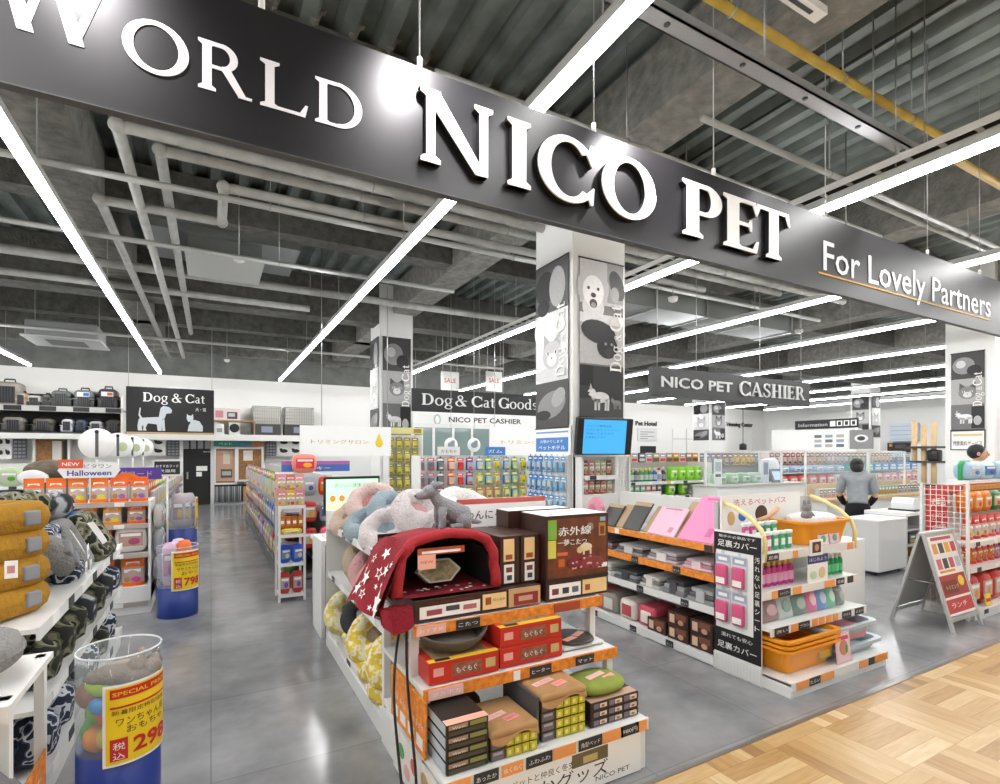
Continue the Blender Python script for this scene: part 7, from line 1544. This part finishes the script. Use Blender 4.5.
def person(label, loc, rz, lean, head_turn, cloth, legs=True, hair_long=True, arm='down', s=1.0, trous=TROU):
    t = T('person', label, 'person', loc, rz)
    # faces local -Y; leans forward from the hips
    hip = Vector((0, 0, .80*s))
    def up(x, y, z): # rotate about the hips
        v = Vector((x, y, z-.80))*s; c, q = cos(lean), sin(lean); return (v.x, v.y*c-v.z*q, .80*s+v.y*q+v.z*c)
    V = []; E = []
    def add(p, r, to=None):
        V.append((*p, r if isinstance(r, tuple) else r*s)); 
        if to is not None: E.append((to, len(V)-1))
        return len(V)-1
    pel = add((0, 0, .80*s), .125); ab = add(up(0,0,.95), .115, pel); ch = add(up(0,.01,1.13), .135, ab); sh = add(up(0,.015,1.24), .10, ch); nk = add(up(0,.0,1.31), .048, sh)
    hd = add(up(0,-.02,1.40), .082, nk); add(up(0,-.025,1.475), .078, hd)
    arms = []
    for q in (-1, 1):
        a = add(up(.17*q,.015,1.235), .052, sh)
        if arm == 'work': e_ = add(up(.235*q,-.06,.99), .042, a); w_ = add(up(.15*q,-.27,.90), .028, e_); hand_chain(V, E, w_, Vector(up(.08*q,-.42,.87))-Vector(up(.15*q,-.27,.90)), (-q,0,.3), s)
        else: e_ = add(up(.225*q,.03,.99), .042, a); w_ = add(up(.235*q,-.02,.76), .028, e_); hand_chain(V, E, w_, (0,-.15,-1), (-q*.2,-1,0), s)
        arms.append((a, e_, w_))
    lg = []
    for q in (-1, 1):
        h_ = add((.085*q*s, .0, .74*s), .088, pel); k_ = add((.095*q*s, -.01, .42*s), .058, h_); an = add((.095*q*s, .02, .07*s), .042, k_); add((.10*q*s, -.12*s, .03*s), .035, an); lg.append((h_, k_, an))
    skin_mesh('body', V, E, SKIN, t)
    def cover(name, idx, edges, grow, m_):
        mp = {}; W = []
        for i in idx: mp[i] = len(W); v = V[i]; W.append((v[0], v[1], v[2], v[3]+grow*s))
        return skin_mesh(name, W, [(mp[a], mp[b]) for a, b in edges if a in mp and b in mp], m_, t)
    a = [x for tr in arms for x in tr[:2]]
    cover('shirt', [ab, ch, sh, nk, pel]+a, E, .026, cloth)
    if arm == 'work': [cover('arm_cover', tr[1:], E, .012, trous) for tr in arms]
    cover('trousers', [pel, ab]+[x for tr in lg for x in tr], E, .014, trous)
    # hair and face
    hc = Vector(up(0,-.005,1.435)); q = MB(); Mh = Tr(*hc) @ Rx(lean) @ Rz(head_turn)
    q.ell((0, .015*s, .012*s), (.094*s, .108*s, .112*s), HAIR, Mh, nu=20, nv=14, noise=.03, seed=4)
    if hair_long: q.ell((0, .075*s, -.06*s), (.078*s, .05*s, .085*s), HAIR, Mh, nu=16, nv=10, noise=.05, seed=5); q.ell((0,.10*s,.02*s), (.05*s,.04*s,.045*s), HAIR, Mh, nu=12, nv=8)
    q.build('hair', t)
    q = MB(); q.ell((0,-.045*s,-.022*s), (.075*s,.068*s,.095*s), SKIN, Mh, nu=18, nv=12); q.ell((0,-.115*s,-.025*s), (.014*s,.02*s,.022*s), SKIN, Mh, nu=10, nv=6)
    for g in (-1, 1): q.ell((.085*g*s,-.01*s,-.02*s), (.012*s,.022*s,.03*s), SKIN, Mh, nu=10, nv=6)
    q.build('face', t)
    q = MB()
    for g in (-1, 1): q.ell((.030*g*s,-.108*s,-.003*s), (.013*s,.006*s,.007*s), C('#1a1614'), Mh, nu=8, nv=6); q.ell((.030*g*s,-.110*s,.018*s), (.018*s,.005*s,.004*s), HAIR, Mh, nu=8, nv=5)
    q.ell((0,-.108*s,-.062*s), (.022*s,.006*s,.006*s), C('#a8605a'), Mh, nu=8, nv=5); q.build('features', t)
    return t
person('person in a grey shirt and black trousers bending over the counter, seen from behind', (8.02, 4.12, 0), radians(120), radians(24), 0, SHIRT, arm='work', s=.95)
person('person with short dark hair in a white shirt behind the pale blue bags', (10.28, 3.60, 0), radians(50), radians(2), radians(-30), mat('white_shirt_cloth', '#e2e2e0', .9), hair_long=False, s=1.05)
# ---------------------------------------------------------------- back wall of the left half: carrier shelf, black door, cork displays
BYF = 17.3
def bx(u): return PY(u, 453, BYF)[0]
def bz(u, v): return PY(u, v, BYF)[1]
xl, xr = -7.5, bx(123); zt, zm = 2.02, 2.62
t = T('carrier_shelf', 'dark two-tier shelf of pet carriers high on the back wall', 'shelf', (xl, BYF, 0)); W = xr-xl
q = MB(); q.box(0, W, .62, .68, zt, 3.05, C('#26262a', .6)); q.build('back_panel', t)
for z in (zt+.02, zm+.04):
    q = MB(); q.box(0, W, 0, .62, z-.05, z, C('#3a3a3d', .6)); q.build('shelf', t)
q = MB(); q.box(0, W, -.02, -.005, zm-.06, zm+.08, C('#b9bab8')); 
for k in range(8): q.box(.3+W*k/8, .3+W*k/8+.34, -.022, -.02, zm-.05, zm+.07, DARK)
q.build('price_rail', t); q = MB(); q.box(W-.05, W, 0, .66, zt, 3.05, WHITE); q.build('end_panel', t)
t = T('white_band', 'long white band below the carrier shelf and the Dog & Cat sign', 'fascia', (xl, BYF-.1, 0)); q = MB(); q.box(0, bx(335)-xl, 0, .7, 1.86, 2.0, WHITE); q.build('band', t)
def carrier(label, x, z, w, h, d, c1, c2, door='#55585c', hard=True):
    t = T('pet_carrier', label, 'pet carrier', (x, BYF+.05, z))
    q = MB(); q.rbox(-w/2, w/2, 0, d, 0, h*.52, .05, C(c1)); q.rbox(-w/2-.012, w/2+.012, -.012, d+.012, h*.48, h*.54, .01, C(c2)); q.build('base_shell', t)
    q = MB(); q.rbox(-w/2+.01, w/2-.01, .01, d-.01, h*.5, h, .11, C(c2)); q.build('top_shell', t)
    q = MB(); q.box(-w*.28, w*.28, -.016, -.004, h*.14, h*.80, C('#1c1d20'))
    for k in range(6): q.cyl((-w*.25+w*.1*k, -.02, h*.14), (-w*.25+w*.1*k, -.02, h*.8), .006, C(door), 5)
    q.build('door', t)
    q = MB(); q.tube([(-w*.2,d*.5,h*.98),(-w*.17,d*.5,h*1.12),(w*.17,d*.5,h*1.12),(w*.2,d*.5,h*.98)], .02, C('#2a2c30'), 8); q.build('handle', t); return t
for k, (u, w, h, c1, c2, lab) in enumerate([(6,.56,.62,'#8f8a80','#a39d92','tall beige-grey carrier with handle'), (20,.22,.36,'#caa890','#d8b8a0','small peach carrier'), (33,.30,.30,'#2a2a2d','#d8d8d4','low carrier with white lid'), (45,.19,.34,'#4a4a48','#77756c','small grey carrier'), (60,.44,.46,'#3c3f40','#6f7673','grey-green carrier'), (83,.45,.50,'#3a3d3e','#7f8380','grey carrier with blue and white tag'), (107,.44,.56,'#2b2a2b','#4a4645','dark brown carrier with red-white card')]):
    carrier(lab+' on the upper tier of the wall shelf', bx(u), zm+.04, w, h, .5, c1, c2)
    if k in (5, 6):
        q = MB(); q.box(-.13,.13,-.004,0,0,.12,C('#e8ecf0')); q.box(.0,.12,-.006,-.004,.02,.1,C('#3a6fc0' if k == 5 else '#c9603a')); o = q.build('price_board'); o.location = (bx(u), BYF+.025, zm+.04+h*.62); tag(o, 'white card with %s patch on a carrier of the upper tier' % ['blue','orange'][k-5], 'card')
for k, (u, w, h, c1, c2, lab) in enumerate([(12,.44,.36,'#55524c','#8f8b82','grey-beige carrier'), (42,.44,.34,'#3f3d38','#6a665c','olive carrier'), (66,.26,.34,'#c9ccd4','#e2e4ea','small white-lilac carrier'), (80,.24,.32,'#2c3a5a','#5a6480','navy carrier'), (95,.30,.30,'#9fa2a6','#c4c6c8','low silver carrier'), (112,.34,.34,'#3a2f28','#4f4238','dark brown carrier')]):
    carrier(lab+' on the lower tier of the wall shelf', bx(u), zt+.02, w, h, .45, c1, c2)
# cages and boxes right of the sign
t = T('cage_shelf', 'white shelf of cages right of the Dog & Cat sign', 'shelf', (bx(213), BYF, 0)); W = bx(335)-bx(213)
q = MB(); q.box(0, W, 0, .62, 2.0, 2.04, WHITE); q.build('shelf', t); q = MB(); q.box(0, 1.1, 0, .5, 2.42, 2.46, C('#b08a60')); q.build('upper_shelf', t); q = MB(); q.box(0,.03,0,.5,2.04,2.42,C('#b08a60')); q.box(1.07,1.1,0,.5,2.04,2.42,C('#b08a60')); q.build('bracket', t)
carton('printed_box', 'white and pink printed box on the wooden upper shelf by the sign', bx(214), bx(240), BYF+.02, BYF+.4, 2.462, 2.80, C('#e2d4d2'), [(.05,.35,.2,.8,C('#c98a94')), (.5,.9,.1,.7,C('#4a4a55')), (.55,.8,.3,.6,C('#c9c4c0'))])
carton('printed_box', 'white box with black round hole under the wooden upper shelf', bx(229), bx(240), BYF+.03, BYF+.4, 2.042, 2.40, C('#d8d8d6'))
q = MB(); q.lathe([(.001,0),(.13,0)], BLACK, 18, Tr(0,0,.2) @ Rx(pi/2), cap0=False, cap1=False); o = q.build('black_round_fan'); o.location = (bx(234.5), BYF+.024, 2.03); tag(o, 'black round disc on the white box below the wooden shelf', 'fan')
carton('printed_box', 'small white box with grey print under the wooden upper shelf', bx(215), bx(224), BYF+.03, BYF+.3, 2.042, 2.34, C('#e8e8e6'), [(.2,.8,.2,.6,C('#9a9c9e'))])
for k, (u0, u1, lab) in enumerate([(253,281,'beside the wooden shelf'), (285,314,'above the white hanging board')]):
    x0, x1 = bx(u0), bx(u1); t = T('pet_cage', 'grey wire pet cage '+lab, 'cage', (x0, BYF+.05, 2.04)); w = x1-x0
    q = MB(); q.box(0, w, 0, .5, 0, .34, C('#3f3d3b')); q.build('dark_box', t); q = MB()
    for z in (.34, .86): q.tube([(0,0,z),(w,0,z),(w,.5,z),(0,.5,z),(0,0,z)], .012, C('#8f908d'), 6)
    for i in range(13): q.cyl((w*i/12,0,.34), (w*i/12,0,.86), .007, C('#a4a5a2'), 5); q.cyl((w*i/12,.5,.34), (w*i/12,.5,.86), .007, C('#a4a5a2'), 5)
    for i in range(5): q.cyl((0,0,.42+.1*i), (w,0,.42+.1*i), .006, C('#a4a5a2'), 5)
    q.build('wire', t); q = MB(); q.box(.02,w-.02,.02,.48,.35,.84,C('#c4c2ba')); q.build('lining', t); q = MB(); q.box(w*.3,w*.7,-.03,-.015,.08,.26,C('#8a8fa8')); q.build('label_card', t)
# black door
xa, xb = bx(182), bx(211)
mb = MB(); mb.box(xa, xb, BYF+.38, BYF+.43, 0, 1.62, mat('black_door_panel', '#060607', .45)); d = struct(mb, 'door_1')
q = MB(); q.box(xa+.34, xa+.62, BYF+.372, BYF+.379, .98, 1.12, PAPER); q.box(xa+.34, xa+.48, BYF+.372, BYF+.379, .82, .95, PAPER); q.build('notice', d)
q = MB(); q.box(xa+.1, xa+.14, BYF+.34, BYF+.38, .75, .95, STEEL); q.build('door_handle', d)
q = MB(); q.text('STAFF ONLY', front(xa+.62, BYF+.376, 1.52), .05, PAPER, width=.22); q.build('lettering', d)
mb = MB()
for k in range(5): x = xa+(xb-xa)*k/4; mb.box(x-.02, x+.02, BYF+.36, BYF+.42, 1.62, 1.86, DARK)
mb.box(xa, xb, BYF+.40, BYF+.44, 1.64, 1.86, C('#c4c6c6')); struct(mb, 'window_1')
for i, u in enumerate((180.5, 212.5)):
    mb = MB(); mb.box(bx(u)-.05, bx(u)+.05, BYF+.3, BYF+.45, 0, 1.86, WHITE); struct(mb, 'trim_%d' % (i+2))
CORK = mat('cork_board', '#9a7048', .9, noise=.3, nscale=18)
def cork(label, u0, u1, z0, z1, items):
    x0, x1 = bx(u0), bx(u1); t = T('cork_display', label, 'display board', (x0, BYF+.2, 0)); w = x1-x0
    q = MB(); q.box(.02, w-.02, .1, .14, z0, z1, CORK); q.build('cork_panel', t); q = MB(); q.box(0,.05,0,.16,z0,z1,WHITE); q.box(w-.05,w,0,.16,z0,z1,WHITE); q.box(0,w,0,.16,z1,z1+.05,WHITE); q.box(0,w,0,.16,z0-.05,z0,WHITE); q.build('frame', t)
    for n_, (a, b, c, d_, cc) in enumerate(items): q = MB(); q.box(a*w, b*w, .085-.012*n_, .1, z0+c*(z1-z0), z0+d_*(z1-z0), C(cc)); q.build('pinned_card', t)
    return t
cork('pink cork display board right of the black door', 214, 237, .62, 1.62, [(.1,.9,.05,.95,'#c9a088'), (.4,.7,.55,.9,'#d8d0b8'), (.3,.8,.15,.4,'#5a5550'), (.35,.75,.22,.34,'#b4b4b0')])
cork('brown cork display board next to the pink one', 237, 264, .7, 1.62, [(.25,.6,.62,.95,'#e8e0d8'), (.3,.7,.25,.5,'#6a6560'), (.35,.6,.3,.42,'#c9c6c0')])
cork('wide brown cork display at the left behind the pouches', 30, 68, .95, 1.86, [(.5,.75,.4,.95,'#e0e0d8'), (.8,.9,.1,.95,'#1f2a24'), (.2,.5,.05,.35,'#8a7f8a')])
t = T('shelf_sign', 'green and orange strip sign above the cork boards', 'sign', (bx(214), BYF+.15, 1.69)); w = bx(264)-bx(214); q = MB(); q.box(0, w*.45, 0, .03, 0, .16, C('#2f8a78')); q.box(w*.45, w*.75, 0, .03, 0, .16, C('#3f7a8a')); q.box(w*.75, w, 0, .03, 0, .16, C('#a8683a')); q.text('ペット', front(w*.22,-.002,.05), .09, PAPER, width=w*.25); q.build('board', t)
t = T('low_rack', 'dark low rack of hanging leads under the cork boards', 'rack', (bx(214), BYF+.1, 0)); w = bx(258)-bx(214); q = MB(); q.box(0,w,.25,.3,.02,.56,DARK); q.box(0,w,0,.3,.0,.05,STEEL); q.build('frame', t)
for k in range(14): q = MB(); q.cyl((w*.62*(k+.5)/14, .02, .06), (w*.62*(k+.5)/14, .05, .52), .018, C(['#8f9296','#b4b6b8','#6a6d70'][k % 3]), 6); q.build('lead', t)
q = MB(); q.box(w*.66,w*.8,.0,.2,.06,.5,C('#b08a5a')); q.box(w*.84,w*.97,0,.2,.06,.5,C('#d8d0c4')); q.build('box_pair', t)
# wall panels of silhouettes
def sil_panel(label, u0, u1, v0, v1, style):
    x0, x1 = bx(u0), bx(u1); z1, z0 = bz(u0, v0), bz(u0, v1); t = T('animal_panel', label, 'sign', (x0, BYF+.3, z0)); w = x1-x0; h = z1-z0
    q = MB(); q.box(0, w, 0, .03, 0, h, C('#4a4d52') if style else PAPER)
    rnd = random.Random(u0)
    if style:
        for i in range(3):
            for j in range(6): q.box(w*(.06+.31*i), w*(.30+.31*i), -.002, 0, h*(.05+.155*j), h*(.15+.155*j), C('#8f9298'))
    else:
        for i in range(2):
            for j in range(2): e_ = (w*(.27+.46*i), h*(.27+.46*j)); q.ell((e_[0], -.003, e_[1]), (w*.15, .003, h*.10), DARK, nu=12, nv=6); q.ell((e_[0]-w*.11, -.004, e_[1]+h*.08), (w*.06, .003, h*.06), DARK, nu=10, nv=6)
    q.build('print', t)
for lab, u0, u1, v0, v1, s_ in [('white animal silhouette panel at the left end under the white band', -8, 8, 435, 459, 0), ('grey text panel at the left end beside the animal silhouettes', 9, 23, 435, 459, 1), ('white animal silhouette panel left of the black door', 137, 165, 437, 456, 0), ('grey text panel touching the frame of the black door', 166, 179, 437, 456, 1), ('grey text panel right of the brown cork display', 267, 277, 437, 456, 1), ('white animal silhouette panel partly behind the white hanging board', 278, 304, 437, 456, 0)]:
    sil_panel(lab, u0, u1, v0, v1, s_)
# goods along the back, low down at far left
rack_body('peg_rack', 'white rack of pale bags at the far left behind the mustard beds', (-3.6, 9.2, 0), 0, 2.2, .5, 1.35, [(.5,.05), (.8,.08), (1.05,.1)])
goods('far left white rack', (-3.6, 9.2, 0), 0, [('top shelf', 1.052, .2, .03, 2.17, 'bag', (.24,.26,.14), [('white','#e4e6e6','#a8b4c0','#6aa03a'), ('pale green','#c4d4b0','#e8ece0','#5a9a3a'), ('pale blue','#c0d0e0','#e8ecf0','#4a6aa0')]), ('middle shelf', .802, .18, .03, 2.17, 'bag', (.24,.2,.14), [('grey','#b4b6b8','#dcdcda','#5a6a8a'), ('white','#e0e0de','#b0b8b0','#8a9a4a')])], seed=61)
t = T('toy_stump', 'brown-grey cat tree stump on the rack behind the hexagonal sign', 'cat tree', (-1.65, 8.0, 0)); q = MB(); q.cyl((0,0,0), (0,0,1.25), .22, mat('bark_plush', '#6a5f50', .95, noise=.3, bump=.6), 16, r1=.17); q.ell((0,0,1.3), (.26,.22,.12), mat('bark_plush')); q.build('trunk', t); q = MB(); q.ell((-.12,-.2,1.22), (.14,.03,.09), OFFW); q.build('oval_sign', t)

# ---------------------------------------------------------------- back wall of the right half
def wall_text(label, s, u0, u1, v0, v1):
    x0, z1 = PY(u0, v0, BY); x1, z0 = PY(u1, v1, BY); q = MB(); q.text(s, front((x0+x1)/2, 0, 0), (z1-z0), DARK, width=x1-x0, bold=.02, ext=.02); o = q.build('sign_lettering'); o.location = (0, BY-.03, z0); return tag(o, label, 'lettering')
wall_text('dark Pet Hotel lettering high on the white back wall', 'Pet Hotel', 635, 656, 419, 426)
wall_text('dark Trimming Center lettering on the back wall right of the distant column', 'Trimming Center', 724, 752, 420, 427)
def wall_board(name, label, u0, u1, v0, v1, col, em=0, yy=BY, cat='board', lines=0):
    x0, z1 = PY(u0, v0, yy); x1, z0 = PY(u1, v1, yy); t = T(name, label, cat, (x0, yy-.06, z0)); w = x1-x0; h = z1-z0
    q = MB(); q.box(0, w, 0, .05, 0, h, C(col)); q.build('panel', t)
    if lines:
        q = MB()
        for k in range(lines): q.box(w*.12, w*(.5+.35*((k*3) % 2)), -.005, 0, h*(.15+.7*k/lines), h*(.15+.7*k/lines)+h*.05, C('#8a8c90'))
        q.build('print', t)
    return t
wall_board('notice_board', 'white notice board with grey lines below the Pet Hotel lettering', 637, 656, 428, 441, '#e4e4e6', lines=4)
wall_board('booth_window', 'black framed window of the pet hotel under the notice board', 640, 655, 446, 457, '#1c1e20', cat='window')
for k, (u0, u1) in enumerate([(672,685), (686,699)]):
    t = wall_board('blank_panel', 'blank white panel on the back wall, %s of the pair before the distant column' % ['first','second'][k], u0, u1, 429, 455, '#f8f8f6')
    q = MB(); w = PY(u1,440,BY)[0]-PY(u0,440,BY)[0]; q.box(0, w, -.01, 0, .75, .78, C('#c4c4c4')); q.build('groove', t)
wall_board('booth_opening', 'white shop front with grey door frame right of Trimming Center lettering', 752, 790, 430, 456, '#f4f4f2', cat='shop front')
t = T('pendant_lamp', 'black cylindrical pendant lamp hanging on the right before the back wall', 'lamp', (*PY(743,452,14)[:1], 14, PY(743,450,14)[1])); q = MB(); q.lathe([(.10,0),(.14,.02),(.14,.22),(.03,.28)], BLACK, 16); q.build('shade', t); q = MB(); q.cyl((0,0,.28), (0,0,DZ-PY(743,450,14)[1]), .012, BLACK, 6); q.build('cord', t)
# information sign and boards on a partition along the aisle
IX = 19.6
def ip(u, v): return PX(u, v, IX)
y1, z1 = ip(795, 418); y0, z0 = ip(858, 430); Lp = y1-y0; z1 = ip(826,419.5)[1]; z0 = ip(826, 428.5)[1]
PYL = y0-.8; 
mb = MB(); mb.box(IX+.06, IX+.2, y0+.1, y1+1.0, 0, z0+.02, WALLW); struct(mb, 'partition_1')
t = T('information_sign', 'black Information sign with white pictograms on the far partition', 'sign', (IX, y1, z0), -pi/2); h = z1-z0
q = MB(); q.box(0, Lp, 0, .05, 0, h, BLK); q.build('board', t); q = MB(); q.text('Information', front(Lp*.30,-.003,h*.28), h*.55, PALE, width=Lp*.48); q.build('lettering', t)
for k in range(4): q = MB(); q.box(Lp*(.58+.105*k), Lp*(.58+.105*k)+Lp*.085, -.004, 0, h*.2, h*.8, PAPER); q.box(Lp*(.60+.105*k), Lp*(.60+.105*k)+Lp*.045, -.006, -.004, h*.3, h*.7, DARK if k else PAPER); q.build('pictogram', t)
t = T('picture_sheet', 'white sheet of small pictures under the Information sign', 'poster', (IX+.04, ip(811,440)[0], ip(811,449)[1]), -pi/2); w = ip(811,440)[0]-ip(848,440)[0]; h = ip(830,432)[1]-ip(830,449)[1]; q = MB(); q.box(0,w,0,.02,0,h,PAPER)
for i in range(3):
    for j in range(3): q.box(w*(.08+.3*i), w*(.28+.3*i), -.003, 0, h*(.1+.28*j), h*(.28+.28*j), C(['#8fa8b8','#b8b0a8','#6a7078'][(i+j) % 3]))
q.build('sheet', t)
t = T('picture_sheet', 'grey animal poster at the end of the Information partition', 'poster', (IX+.04, ip(849,440)[0], ip(849,449)[1]), -pi/2); w = .75; h = ip(852,430)[1]-ip(852,449)[1]; q = MB(); q.box(0,w,0,.02,0,h,G(120)); q.ell((w*.5,-.004,h*.55), (w*.3,.003,h*.2), OFFW, nu=14, nv=6); q.ell((w*.5,-.006,h*.55), (w*.18,.003,h*.12), G(60), nu=14, nv=6); q.build('sheet', t)
def rp(u, v): return PX(u, v, RX)
for (name, lab, u0, u1, v0, v1, cc) in [('picture_chart', 'pale blue chart on the right wall near the wooden poles', 893, 920, 424, 441, '#d4e0ea'), ('black_box', 'black box with coloured top below the pale chart', 891, 911, 443, 452, '#1a1a1c')]:
    ya, z1 = rp(u0, v0); yb, z0 = rp(u1, v1); w = ya-yb; h = max(.3, z1-z0); t = T(name, lab, 'board', (RX-.3, ya, z0), -pi/2); q = MB(); q.box(0, w, 0, .28, 0, h, C(cc))
    if name == 'picture_chart':
        for k in range(4): q.box(w*.05, w*.95, -.01, 0, h*(.1+.24*k), h*(.13+.24*k), C('#9ab0c4'))
    else: q.box(w*.1,w*.25,-.01,0,h*.6,h*.9,C('#e08a3a')); q.box(w*.4,w*.9,-.01,0,h*.4,h*.8,C('#4a4a50'))
    q.build('panel', t)
t = T('cat_tower', 'tan and black cat tower with tall wooden poles by the right wall', 'cat tower', (*PZ(924, 505, 0)[:0], 19.0, 9.3, 0)); q = MB()
x_, z_ = PX(924,430,19.0)[0], PX(924,422,19.0)[1]; t.location = (19.0, x_, 0)
for dy_, zt_ in ((-.25, z_), (.0, z_-.1), (.25, z_+.05)): q = MB(); q.cyl((0,dy_,0), (0,dy_,zt_), .07, WOOD, 10); q.build('pole', t)
for zz in (.5, 1.2, z_-.8): q = MB(); q.box(-.35,.35,-.45,.45,zz,zz+.06,C('#3a342e')); q.build('platform', t)
q = MB(); q.rbox(-.15,.15,-.42,-.12,1.26,1.6,.05,BLACK); q.build('dark_box', t)
